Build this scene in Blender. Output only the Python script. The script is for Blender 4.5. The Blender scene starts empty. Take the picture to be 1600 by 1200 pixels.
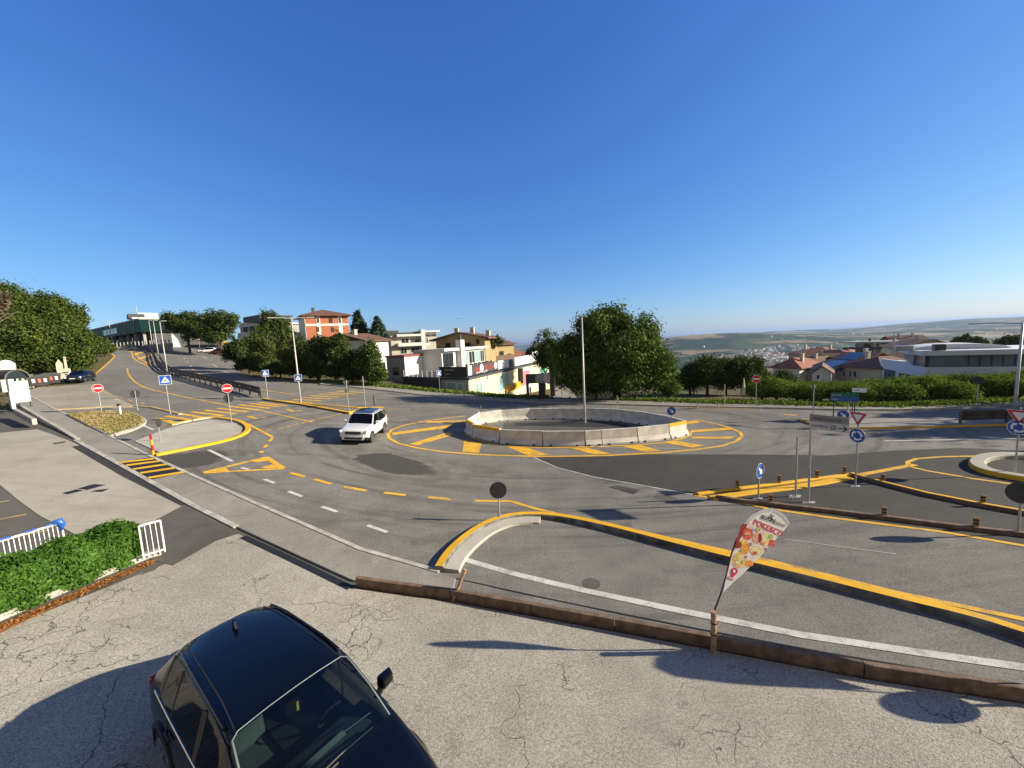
import bpy, bmesh, math, random
import numpy as np
from mathutils import Vector, Matrix
from mathutils.geometry import delaunay_2d_cdt
rad = math.radians
random.seed(7); RNG = np.random.default_rng(7)
SC = bpy.context.scene; COL = SC.collection

# ------------------------------------------------------------------ camera
F = 601.0; H0 = 6.5
_d = np.array([275., -5440., -F]); _d /= np.linalg.norm(_d); _u = -_d
_fw = np.array([0, 0, -1.]); _f = _fw - _u*_fw.dot(_u); _f /= np.linalg.norm(_f)
_r = np.cross(_f, _u)
RC = np.array([_r, _f, _u])                      # camera -> world rotation
cam_d = bpy.data.cameras.new('camera'); cam = bpy.data.objects.new('camera', cam_d); COL.objects.link(cam)
cam_d.sensor_fit = 'HORIZONTAL'; cam_d.sensor_width = 36.0; cam_d.lens = 36.0*F/1600.0
cam_d.clip_start = 0.05; cam_d.clip_end = 120000
M = Matrix([list(RC[0])+[0], list(RC[1])+[0], list(RC[2])+[H0], [0, 0, 0, 1]])
cam.matrix_world = M; SC.camera = cam

# ------------------------------------------------------------------ sky, sun, exposure
SUN_EL, SUN_AZ = 21.5, 92.0                       # azimuth clockwise from +Y
W = bpy.data.worlds.new("World"); SC.world = W; W.use_nodes = True
nt = W.node_tree; bg = nt.nodes['Background']
sky = nt.nodes.new('ShaderNodeTexSky'); sky.sky_type = 'NISHITA'; sky.sun_disc = False
sky.sun_elevation = rad(SUN_EL); sky.sun_rotation = rad(SUN_AZ)
sky.altitude = 250; sky.air_density = 1.0; sky.dust_density = 0.4; sky.ozone_density = 2.2
sp_ = nt.nodes.new('ShaderNodeSeparateColor'); cb_ = nt.nodes.new('ShaderNodeCombineColor'); nt.links.new(sky.outputs[0], sp_.inputs[0])
for i_, (g_, a_) in enumerate(((1.10, .375), (.90, .70), (.60, 1.74))):     # tone of the clear sky, per channel
    p_ = nt.nodes.new('ShaderNodeMath'); p_.operation = 'POWER'; p_.inputs[1].default_value = g_; nt.links.new(sp_.outputs[i_], p_.inputs[0])
    q_ = nt.nodes.new('ShaderNodeMath'); q_.operation = 'MULTIPLY'; q_.inputs[1].default_value = a_; nt.links.new(p_.outputs[0], q_.inputs[0]); nt.links.new(q_.outputs[0], cb_.inputs[i_])
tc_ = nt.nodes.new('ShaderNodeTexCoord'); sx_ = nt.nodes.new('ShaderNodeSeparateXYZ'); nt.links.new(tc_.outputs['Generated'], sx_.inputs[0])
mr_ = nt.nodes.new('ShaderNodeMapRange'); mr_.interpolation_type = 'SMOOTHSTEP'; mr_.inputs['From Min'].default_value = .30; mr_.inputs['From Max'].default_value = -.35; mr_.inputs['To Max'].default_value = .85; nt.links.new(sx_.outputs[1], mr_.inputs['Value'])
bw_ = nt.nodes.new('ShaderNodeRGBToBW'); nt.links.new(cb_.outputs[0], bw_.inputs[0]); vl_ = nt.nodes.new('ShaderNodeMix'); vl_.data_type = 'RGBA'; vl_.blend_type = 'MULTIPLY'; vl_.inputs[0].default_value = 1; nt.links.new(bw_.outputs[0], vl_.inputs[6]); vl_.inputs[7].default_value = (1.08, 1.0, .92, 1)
mx_ = nt.nodes.new('ShaderNodeMix'); mx_.data_type = 'RGBA'; nt.links.new(mr_.outputs[0], mx_.inputs[0]); nt.links.new(cb_.outputs[0], mx_.inputs[6]); nt.links.new(vl_.outputs[2], mx_.inputs[7])    # unseen sky behind and above the camera, made whiter to cut blue in shade
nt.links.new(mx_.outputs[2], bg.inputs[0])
bg.inputs[1].default_value = 0.10
sl = bpy.data.lights.new('sun', 'SUN'); so = bpy.data.objects.new('sun', sl); COL.objects.link(so)
sl.energy = 5.0; sl.angle = rad(0.55); sl.color = (1.0, 0.90, 0.71)
sv = Vector((math.sin(rad(SUN_AZ))*math.cos(rad(SUN_EL)), math.cos(rad(SUN_AZ))*math.cos(rad(SUN_EL)), math.sin(rad(SUN_EL))))
so.rotation_euler = sv.to_track_quat('Z', 'Y').to_euler(); so.location = (0, 0, 60)
SC.view_settings.view_transform = 'Standard'; SC.view_settings.look = 'None'
SC.view_settings.exposure = 0.82; SC.view_settings.gamma = 1.0
SC.render.engine = 'CYCLES'
SC.cycles.max_bounces = 6; SC.cycles.transparent_max_bounces = 12; SC.cycles.volume_bounces = 0
SC.cycles.use_denoising = True

# ------------------------------------------------------------------ terrain height
def pchip(xs, ys, n=4000):
    xs = np.array(xs, float); ys = np.array(ys, float); h = np.diff(xs); s = np.diff(ys)/h
    m = np.zeros(len(xs)); m[0] = s[0]; m[-1] = s[-1]
    for i in range(1, len(xs)-1):
        if s[i-1]*s[i] > 0: m[i] = 2*s[i-1]*s[i]/(s[i-1]+s[i])
    X = np.linspace(xs[0], xs[-1], n); i = np.clip(np.searchsorted(xs, X)-1, 0, len(h)-1)
    t = (X-xs[i])/h[i]
    Y = (1+2*t)*(1-t)**2*ys[i] + t*(1-t)**2*h[i]*m[i] + t*t*(3-2*t)*ys[i+1] + t*t*(t-1)*h[i]*m[i+1]
    return X, Y
HX, HY = pchip([-400, -300, -220, -160, -131, -105, -78, -54, -42, -30, -20, -8, -1, 2, 30], [19, 18, 16.2, 13.9, 11.7, 9.6, 6.5, 4.05, 3.3, 2.6, 1.75, .62, .06, 0, -.02])
def H(x, y=0): return np.interp(x, HX, HY)
def ray(px, py): return RC @ np.array([px-800., 600.-py, -F])
def march(px, py, fn):
    d = ray(px, py); d = d/np.linalg.norm(d); o = np.array([0, 0, H0]); t = prev = 2.0
    while t < 900:
        q = o+d*t
        if q[2] < fn(q[0], q[1]):
            lo, hi = prev, t
            for _ in range(24):
                m = (lo+hi)/2; q = o+d*m
                if q[2] < fn(q[0], q[1]): hi = m
                else: lo = m
            return q
        prev = t; t += 0.2+t*.006
    return q
def G(px, py):                                   # a point of the ground seen at this place of the photograph
    q = march(px, py, H); return (float(q[0]), float(q[1]))
def GS(l): return [G(*p) for p in l]
def at(px, py, d):                               # point at depth d (metres ahead)
    v = ray(px, py); t = d/v[1]; return np.array([v[0]*t, d, H0+v[2]*t])
def hgt(base, top):
    A = G(*base); v = ray(*top); t = math.hypot(*A)/math.hypot(v[0], v[1]); return H0+v[2]*t-float(H(A[0]))
EPX = [(368, 577), (390, 588), (420, 593), (480, 597), (540, 601), (630, 609), (690, 615), (733, 618), (860, 625), (1000, 628), (1100, 632), (1200, 634), (1300, 637), (1400, 638), (1500, 635), (1600, 629)]
EDGE = sorted(GS(EPX)+[(-400, 330), (-220, 240), (-110, 150), (-84, 119), (-62, 92), (60, 29.5), (120, 36), (500, 80)])
EXs = np.array([p[0] for p in EDGE]); EYs = np.array([p[1] for p in EDGE])
def sstep(a, b, x): t = np.clip((x-a)/(b-a), 0, 1); return t*t*(3-2*t)
_hr = np.random.default_rng(21); HWAVES = []
for k in range(26):
    wl = 900*2.0**_hr.uniform(0, 3.1); an = _hr.uniform(0, math.pi); HWAVES.append((2*math.pi/wl*math.cos(an), 2*math.pi/wl*math.sin(an), _hr.uniform(0, 6.28), (wl/6000)**.8))
def bump(x, y, px, r, h, wr, wt):
    v = ray(px, 520); a = math.atan2(v[0], v[1]); cx, cy = r*math.sin(a), r*math.cos(a)
    dx, dy = x-cx, y-cy; ur = dx*math.sin(a)+dy*math.cos(a); ut = dx*math.cos(a)-dy*math.sin(a)
    return h*np.exp(-(ur/wr)**2-(ut/wt)**2)
DL0, DL1 = np.array(G(18, 627)), np.array(G(118, 688)); DV = DL1-DL0; DLEN = float(np.hypot(*DV)); DV = DV/DLEN; DN = np.array([DV[1], -DV[0]])
def dip(x, y, edge=0.0):                         # the left yard lies below the pavement at its far end
    x = np.asarray(x, float); y = np.asarray(y, float); u = ((x-DL0[0])*DV[0]+(y-DL0[1])*DV[1])/DLEN; v = (x-DL0[0])*DN[0]+(y-DL0[1])*DN[1]
    return .5*np.clip(1-u, 0, 1)*sstep(-1.2, -.3, u)*(v > edge)*(1-sstep(3, 9, v))
def HY2(x, y): return H(x, y)-dip(x, y, -.3)
def T(x, y):                                     # whole terrain
    x = np.asarray(x, float); y = np.asarray(y, float); r = np.hypot(x, y)
    s = np.maximum(0, y-np.interp(x, EXs, EYs)-1.5)
    k = (.068+.062*sstep(14, 36, x))*sstep(-75, -18, x)
    drop = k*(np.sqrt(s*s+16)-4)
    near = H(x)-drop-1.5*sstep(1.0, 4.0, s)*sstep(-15, -7, x)*(1-sstep(9, 15, x))-1.1*dip(x, y, -1.1)
    far = np.interp(r, [0, 250, 700, 1500, 3000, 6000, 12000, 45000], [-10, -22, -95, -165, -185, -180, -185, -205])
    amp = np.interp(r, [0, 500, 1500, 4000, 9000, 20000, 45000], [0, 0, 28, 42, 46, 22, 0])
    n = sum(w*np.sin(a*x+b*y+c) for a, b, c, w in HWAVES)/3.2
    far = far+amp*n + bump(x, y, 1150, 4300, 85, 900, 1700) + bump(x, y, 1330, 5600, 70, 1000, 2200) + bump(x, y, 1640, 9000, 165, 2200, 3400) + bump(x, y, 1480, 11500, 60, 2500, 4200)
    w = sstep(230, 900, r)*sstep(-.9, -.3, x/np.maximum(r, 1))
    z = near*(1-w)+far*w
    back = sstep(900, 3000, r); z2 = near*(1-back)+(-20)*back
    return np.where(x/np.maximum(r, 1) < -.9, z2, z)

# ------------------------------------------------------------------ materials
MATS = {}
def srgb(r, g, b): return tuple(((c/255)/12.92 if c/255 <= .04045 else ((c/255+.055)/1.055)**2.4) for c in (r, g, b))
def newmat(name):
    m = bpy.data.materials.new(name); m.use_nodes = True; MATS[name] = m
    n = m.node_tree.nodes; return m, n, m.node_tree.links, n['Principled BSDF']
def noise(n, l, co, scale, detail=4, rough=.55, dist=0):
    t = n.new('ShaderNodeTexNoise'); t.inputs['Scale'].default_value = scale; t.inputs['Detail'].default_value = detail
    t.inputs['Roughness'].default_value = rough; t.inputs['Distortion'].default_value = dist; l.new(co, t.inputs['Vector']); return t.outputs['Fac']
def ramp(n, l, v, a, b):
    t = n.new('ShaderNodeMapRange'); t.interpolation_type = 'SMOOTHSTEP'
    t.inputs['From Min'].default_value = a; t.inputs['From Max'].default_value = b; l.new(v, t.inputs['Value']); return t.outputs['Result']
def math_n(n, l, op, a, b):
    t = n.new('ShaderNodeMath'); t.operation = op
    for i, v in enumerate((a, b)):
        if isinstance(v, (int, float)): t.inputs[i].default_value = v
        else: l.new(v, t.inputs[i])
    return t.outputs[0]
def mix(n, l, f, a, b, mode='MIX'):
    t = n.new('ShaderNodeMix'); t.data_type = 'RGBA'; t.blend_type = mode
    if isinstance(f, (int, float)): t.inputs['Factor'].default_value = f
    else: l.new(f, t.inputs['Factor'])
    for k, v in ((6, a), (7, b)):
        if isinstance(v, tuple): t.inputs[k].default_value = (*v[:3], 1)
        else: l.new(v, t.inputs[k])
    return t.outputs[2]
def bumpn(n, l, bs, h, strength, dist):
    b = n.new('ShaderNodeBump'); b.inputs['Strength'].default_value = strength; b.inputs['Distance'].default_value = dist
    l.new(h, b.inputs['Height']); l.new(b.outputs[0], bs.inputs['Normal'])
def coords(n): return n.new('ShaderNodeNewGeometry').outputs['Position']
def ocoords(n): return n.new('ShaderNodeTexCoord').outputs['Object']

def plain(name, c, rough=.6, metal=0, var=.12, vs=3.0, coat=0, bump=0, bs_scale=40, emit=None, spec=None):
    m, n, l, b = newmat(name)
    co = ocoords(n); f = noise(n, l, co, vs, 5)
    col = mix(n, l, ramp(n, l, f, .3, .7), tuple(x*(1-var) for x in c), tuple(min(1, x*(1+var)) for x in c))
    l.new(col, b.inputs['Base Color']); b.inputs['Roughness'].default_value = rough; b.inputs['Metallic'].default_value = metal
    b.inputs['Coat Weight'].default_value = coat; b.inputs['Coat Roughness'].default_value = .03
    if spec is not None: b.inputs['Specular IOR Level'].default_value = spec
    if bump: bumpn(n, l, b, noise(n, l, co, bs_scale, 4), bump, .02)
    return m
def asphalt(name, dark, light, grain=.5, cracks=0.0, stain=.5, crack_scale=.45, tint=None, bump=.5, streak=0, ring=False):
    wf = (1.01, .985, .92); dark = tuple(a*b_ for a, b_ in zip(dark, wf)); light = tuple(a*b_ for a, b_ in zip(light, wf))
    m, n, l, b = newmat(name); co = coords(n)
    big = noise(n, l, co, .13, 5, .6); mid = noise(n, l, co, .9, 6, .65, .4); fine = noise(n, l, co, 70, 2, .8); fine2 = noise(n, l, co, 24, 3, .75)
    f = math_n(n, l, 'ADD', math_n(n, l, 'MULTIPLY', big, .55), math_n(n, l, 'MULTIPLY', mid, .45))
    col = mix(n, l, ramp(n, l, f, .36, .64), dark, light)
    if streak:
        mp = n.new('ShaderNodeMapping'); l.new(co, mp.inputs['Vector']); mp.inputs['Scale'].default_value = (.12, 1.1, 1); mp.inputs['Rotation'].default_value = (0, 0, rad(-12))
        st = noise(n, l, mp.outputs[0], 1.0, 5, .6, .6)
        col = mix(n, l, math_n(n, l, 'MULTIPLY', ramp(n, l, st, .52, .72), streak), col, tuple(x*.55 for x in dark))
    if ring:
        vs_ = n.new('ShaderNodeVectorMath'); vs_.operation = 'SUBTRACT'; l.new(co, vs_.inputs[0]); vs_.inputs[1].default_value = (3.9, 27, 0)
        mp2 = n.new('ShaderNodeMapping'); l.new(vs_.outputs[0], mp2.inputs[0]); mp2.inputs['Scale'].default_value = (.62, 1, 0)
        ln_ = n.new('ShaderNodeVectorMath'); ln_.operation = 'LENGTH'; l.new(mp2.outputs[0], ln_.inputs[0]); rr_ = ln_.outputs['Value']
        sx_ = n.new('ShaderNodeSeparateXYZ'); l.new(mp2.outputs[0], sx_.inputs[0]); an_ = math_n(n, l, 'ARCTAN2', sx_.outputs[0], sx_.outputs[1])
        cx_ = n.new('ShaderNodeCombineXYZ'); l.new(math_n(n, l, 'MULTIPLY', rr_, 1.5), cx_.inputs[0]); l.new(math_n(n, l, 'MULTIPLY', an_, 1.3), cx_.inputs[1])
        wear = noise(n, l, cx_.outputs[0], 1.0, 5, .62, .5)
        fall = math_n(n, l, 'MULTIPLY', ramp(n, l, rr_, 6.5, 8.5), ramp(n, l, rr_, 26, 13))
        col = mix(n, l, math_n(n, l, 'MULTIPLY', math_n(n, l, 'MULTIPLY', ramp(n, l, wear, .50, .68), fall), .75), col, tuple(x*.5 for x in dark))
        col = mix(n, l, math_n(n, l, 'MULTIPLY', math_n(n, l, 'MULTIPLY', ramp(n, l, wear, .47, .32), fall), .35), col, tuple(x*1.25 for x in light))
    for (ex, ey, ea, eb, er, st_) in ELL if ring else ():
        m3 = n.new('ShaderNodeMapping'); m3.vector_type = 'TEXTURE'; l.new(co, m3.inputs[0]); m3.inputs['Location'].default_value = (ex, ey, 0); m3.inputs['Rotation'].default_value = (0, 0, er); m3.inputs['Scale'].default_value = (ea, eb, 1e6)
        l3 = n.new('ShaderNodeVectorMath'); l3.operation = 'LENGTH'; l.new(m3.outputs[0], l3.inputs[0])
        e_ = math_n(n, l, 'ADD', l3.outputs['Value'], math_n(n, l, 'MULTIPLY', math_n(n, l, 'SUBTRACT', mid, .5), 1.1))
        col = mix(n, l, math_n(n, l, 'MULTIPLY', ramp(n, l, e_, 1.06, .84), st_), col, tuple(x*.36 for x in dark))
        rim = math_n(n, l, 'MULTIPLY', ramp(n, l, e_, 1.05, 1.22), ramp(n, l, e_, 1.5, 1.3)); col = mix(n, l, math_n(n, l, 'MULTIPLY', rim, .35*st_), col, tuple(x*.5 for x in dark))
    sp = noise(n, l, co, .55, 6, .7, .8)
    col = mix(n, l, math_n(n, l, 'MULTIPLY', ramp(n, l, sp, .56, .74), stain), col, tuple(x*.5 for x in dark))
    g = math_n(n, l, 'ADD', math_n(n, l, 'MULTIPLY', fine, .6), math_n(n, l, 'MULTIPLY', fine2, .4))
    col = mix(n, l, math_n(n, l, 'MULTIPLY', ramp(n, l, g, .53, .40), grain), col, tuple(x*.38 for x in dark))
    col = mix(n, l, math_n(n, l, 'MULTIPLY', ramp(n, l, g, .54, .66), grain*.7), col, tuple(min(1, x*1.65) for x in light))
    h = g
    if cracks:
        dn = n.new('ShaderNodeTexNoise'); dn.inputs['Scale'].default_value = 1.6; dn.inputs['Detail'].default_value = 6; l.new(co, dn.inputs['Vector'])
        vm = n.new('ShaderNodeVectorMath'); vm.operation = 'MULTIPLY_ADD'; l.new(dn.outputs['Color'], vm.inputs[0]); vm.inputs[1].default_value = (.9, .9, .9); l.new(co, vm.inputs[2])
        v = n.new('ShaderNodeTexVoronoi'); v.feature = 'DISTANCE_TO_EDGE'; v.inputs['Scale'].default_value = crack_scale; l.new(vm.outputs[0], v.inputs['Vector'])
        c = ramp(n, l, v.outputs['Distance'], .0055, .0012)
        v2 = n.new('ShaderNodeTexVoronoi'); v2.feature = 'DISTANCE_TO_EDGE'; v2.inputs['Scale'].default_value = crack_scale*4.2; l.new(vm.outputs[0], v2.inputs['Vector'])
        c2 = math_n(n, l, 'MULTIPLY', ramp(n, l, v2.outputs['Distance'], .022, .004), ramp(n, l, noise(n, l, co, .42, 3), .52, .62))
        c = math_n(n, l, 'MULTIPLY', c, ramp(n, l, noise(n, l, co, .3, 4), .46, .60))
        c = math_n(n, l, 'MAXIMUM', c, c2)
        c = math_n(n, l, 'MULTIPLY', c, cracks)
        col = mix(n, l, c, col, tuple(x*.33 for x in dark))
        h = math_n(n, l, 'SUBTRACT', g, math_n(n, l, 'MULTIPLY', c, .5))
    l.new(col, b.inputs['Base Color']); b.inputs['Roughness'].default_value = .92; b.inputs['Specular IOR Level'].default_value = .25
    bumpn(n, l, b, h, bump, .012)
    return m
def paintmat(name, c, under, wear=.35, rough=.7):
    m, n, l, b = newmat(name); co = coords(n)
    w1 = noise(n, l, co, 2.2, 6, .7); w2 = noise(n, l, co, 30, 3, .7)
    w = math_n(n, l, 'ADD', math_n(n, l, 'MULTIPLY', w1, .6), math_n(n, l, 'MULTIPLY', w2, .4))
    col = mix(n, l, ramp(n, l, noise(n, l, co, .8, 4), .35, .65), tuple(x*.86 for x in c), c)
    col = mix(n, l, math_n(n, l, 'MULTIPLY', ramp(n, l, w, .49, .62), wear), col, under)
    l.new(col, b.inputs['Base Color']); b.inputs['Roughness'].default_value = rough; b.inputs['Specular IOR Level'].default_value = .3
    bumpn(n, l, b, w2, .3, .008)
    return m
def leafmat(name, c1, c2, trans=.35):
    trans *= .75
    m, n, l, b = newmat(name); n.remove(b); out = n['Material Output']
    at_ = n.new('ShaderNodeAttribute'); at_.attribute_name = 'tone'
    col = mix(n, l, at_.outputs['Fac'], c1, c2)
    d = n.new('ShaderNodeBsdfDiffuse'); l.new(col, d.inputs[0])
    t = n.new('ShaderNodeBsdfTranslucent'); tc = mix(n, l, 1.0, col, (1.0, 1.1, .45), 'MULTIPLY'); l.new(tc, t.inputs[0])
    g = n.new('ShaderNodeBsdfGlossy'); g.inputs['Roughness'].default_value = .6; g.inputs[0].default_value = (.5, .6, .4, 1)
    a = n.new('ShaderNodeMixShader'); a.inputs[0].default_value = trans; l.new(d.outputs[0], a.inputs[1]); l.new(t.outputs[0], a.inputs[2])
    s = n.new('ShaderNodeMixShader'); s.inputs[0].default_value = .03; l.new(a.outputs[0], s.inputs[1]); l.new(g.outputs[0], s.inputs[2])
    l.new(s.outputs[0], out.inputs[0]); return m
def glassmat(name, tint, refl=(1, 1, 1), f0=1.5):
    m, n, l, b = newmat(name); n.remove(b); out = n['Material Output']
    tr = n.new('ShaderNodeBsdfTransparent'); tr.inputs[0].default_value = (*tint, 1)
    g = n.new('ShaderNodeBsdfGlossy'); g.inputs[0].default_value = (*refl, 1); g.inputs['Roughness'].default_value = .01
    fr = n.new('ShaderNodeFresnel'); fr.inputs[0].default_value = f0
    s = n.new('ShaderNodeMixShader'); l.new(fr.outputs[0], s.inputs[0]); l.new(tr.outputs[0], s.inputs[1]); l.new(g.outputs[0], s.inputs[2])
    l.new(s.outputs[0], out.inputs[0]); return m

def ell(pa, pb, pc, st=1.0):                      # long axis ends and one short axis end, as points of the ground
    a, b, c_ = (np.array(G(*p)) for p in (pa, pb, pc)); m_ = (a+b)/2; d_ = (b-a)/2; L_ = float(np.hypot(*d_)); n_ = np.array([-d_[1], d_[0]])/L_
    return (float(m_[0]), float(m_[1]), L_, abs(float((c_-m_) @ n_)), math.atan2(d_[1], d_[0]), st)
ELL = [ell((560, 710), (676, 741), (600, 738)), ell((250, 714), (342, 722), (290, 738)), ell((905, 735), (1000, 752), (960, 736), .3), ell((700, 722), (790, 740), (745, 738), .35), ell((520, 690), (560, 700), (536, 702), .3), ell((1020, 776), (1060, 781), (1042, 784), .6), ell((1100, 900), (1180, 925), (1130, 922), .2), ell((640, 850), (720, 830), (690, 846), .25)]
A_OLD = asphalt('old_asphalt', (.168, .162, .150), (.258, .248, .230), .75, .16, .4, .30, streak=.5, ring=True)
A_NEW = asphalt('new_asphalt', (.050, .048, .044), (.072, .069, .063), .35, 0, .25)
A_MID = asphalt('mid_asphalt', (.092, .088, .080), (.135, .129, .117), .4, .15, .4, .3)
A_LOT = asphalt('car_park_asphalt', (.335, .316, .28), (.47, .445, .395), .85, 1.0, .45, .42, bump=1.1)
A_FORE = asphalt('forecourt_concrete', (.33, .305, .265), (.42, .39, .34), .25, .25, .3, .3, streak=.3)
A_PAVE = asphalt('pavement_asphalt', (.235, .224, .20), (.34, .325, .293), .6, .3, .6, .5)
A_CONC = asphalt('pale_concrete', (.37, .35, .315), (.50, .475, .43), .3, .2, .35, .5)
A_PATCH = asphalt('tar_patch', (.035, .035, .036), (.055, .055, .055), .35, 0, .2)
A_APRON = asphalt('apron_asphalt', (.29, .265, .222), (.39, .358, .302), .25, .3, .35, .3, streak=.5)
YEL = paintmat('yellow_paint', (.84, .46, .03), (.19, .17, .12), .85)
YELB = paintmat('fresh_yellow_paint', (.84, .45, .015), (.45, .30, .07), .6)
YELP = paintmat('worn_yellow_paint', (.62, .40, .12), (.2, .19, .17), .9)
WHT = paintmat('white_paint', (.66, .63, .56), (.2, .2, .19), .7)
BLK = plain('black_paint', (.012, .012, .012), .7)
CONC = plain('kerb_concrete', (.43, .40, .345), .9, var=.25, vs=2.5, bump=.4)
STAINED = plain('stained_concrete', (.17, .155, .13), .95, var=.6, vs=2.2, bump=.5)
STEEL = plain('galvanised_steel', (.42, .42, .42), .45, .55, .15, 6)
DARKM = plain('weathered_rail_steel', (.10, .085, .07), .6, .3, .35, 2.0)
POSTM = plain('grey_pole', (.36, .36, .36), .5, .3, .1)
BACK = plain('sign_back_grey', (.045, .047, .048), .55, .2, .2)
RED = plain('sign_red', (.55, .012, .02), .4, var=.05)
BLUE = plain('sign_blue', (.012, .085, .36), .4, var=.05)
WSIGN = plain('sign_white', (.78, .78, .78), .45, var=.04)
GSIGN = plain('sign_green', (.0, .13, .07), .4, var=.05)
LETB = plain('letter_black', (.02, .02, .02), .6, var=.05)
WOOD = plain('weathered_wood', (.17, .105, .064), .85, var=.35, vs=5, bump=.6)
WOODL = plain('pale_wood', (.36, .22, .12), .85, var=.3, vs=8, bump=.4)
RUBBER = plain('tyre_rubber', (.016, .016, .016), .85, var=.1)
DARKP = plain('dark_plastic', (.018, .018, .019), .55, var=.1)
RIM = plain('alloy_rim', (.42, .43, .44), .3, .8, .05)
LAMPG = plain('headlamp', (.75, .78, .8), .12, .2, .05, coat=1)
LAMPR = plain('tail_lamp', (.35, .01, .01), .15, 0, .05, coat=1)
GLAZ = plain('window_glass', (.02, .028, .032), .05, 0, .2, spec=.8)
WHITE = plain('white_render', (.74, .72, .68), .85, var=.05, vs=.5)
BARK = plain('bark', (.10, .075, .055), .95, var=.3, vs=5, bump=.6)
LEAF_BIG = leafmat('leaf_big_tree', (.040, .072, .013), (.105, .150, .028))
LEAF_DARK = leafmat('leaf_dark', (.032, .054, .013), (.078, .105, .025), .3)
LEAF_PINE = leafmat('leaf_pine', (.026, .044, .010), (.098, .130, .020), .2)
LEAF_OLIVE = leafmat('leaf_olive', (.05, .075, .018), (.105, .125, .03), .3)
LEAF_BUSH = leafmat('leaf_bush', (.065, .105, .017), (.185, .235, .038), .4)
LEAF_HEDGE = leafmat('leaf_hedge', (.040, .105, .014), (.10, .215, .028), .35)
LEAF_CEDAR = leafmat('leaf_cedar', (.022, .04, .03), (.05, .08, .055), .15)
LEAF_DRY = leafmat('leaf_dry_twig', (.09, .07, .045), (.17, .13, .09), .2)
GRASSM = leafmat('dry_grass', (.46, .35, .18), (.30, .26, .10), .3)

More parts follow.
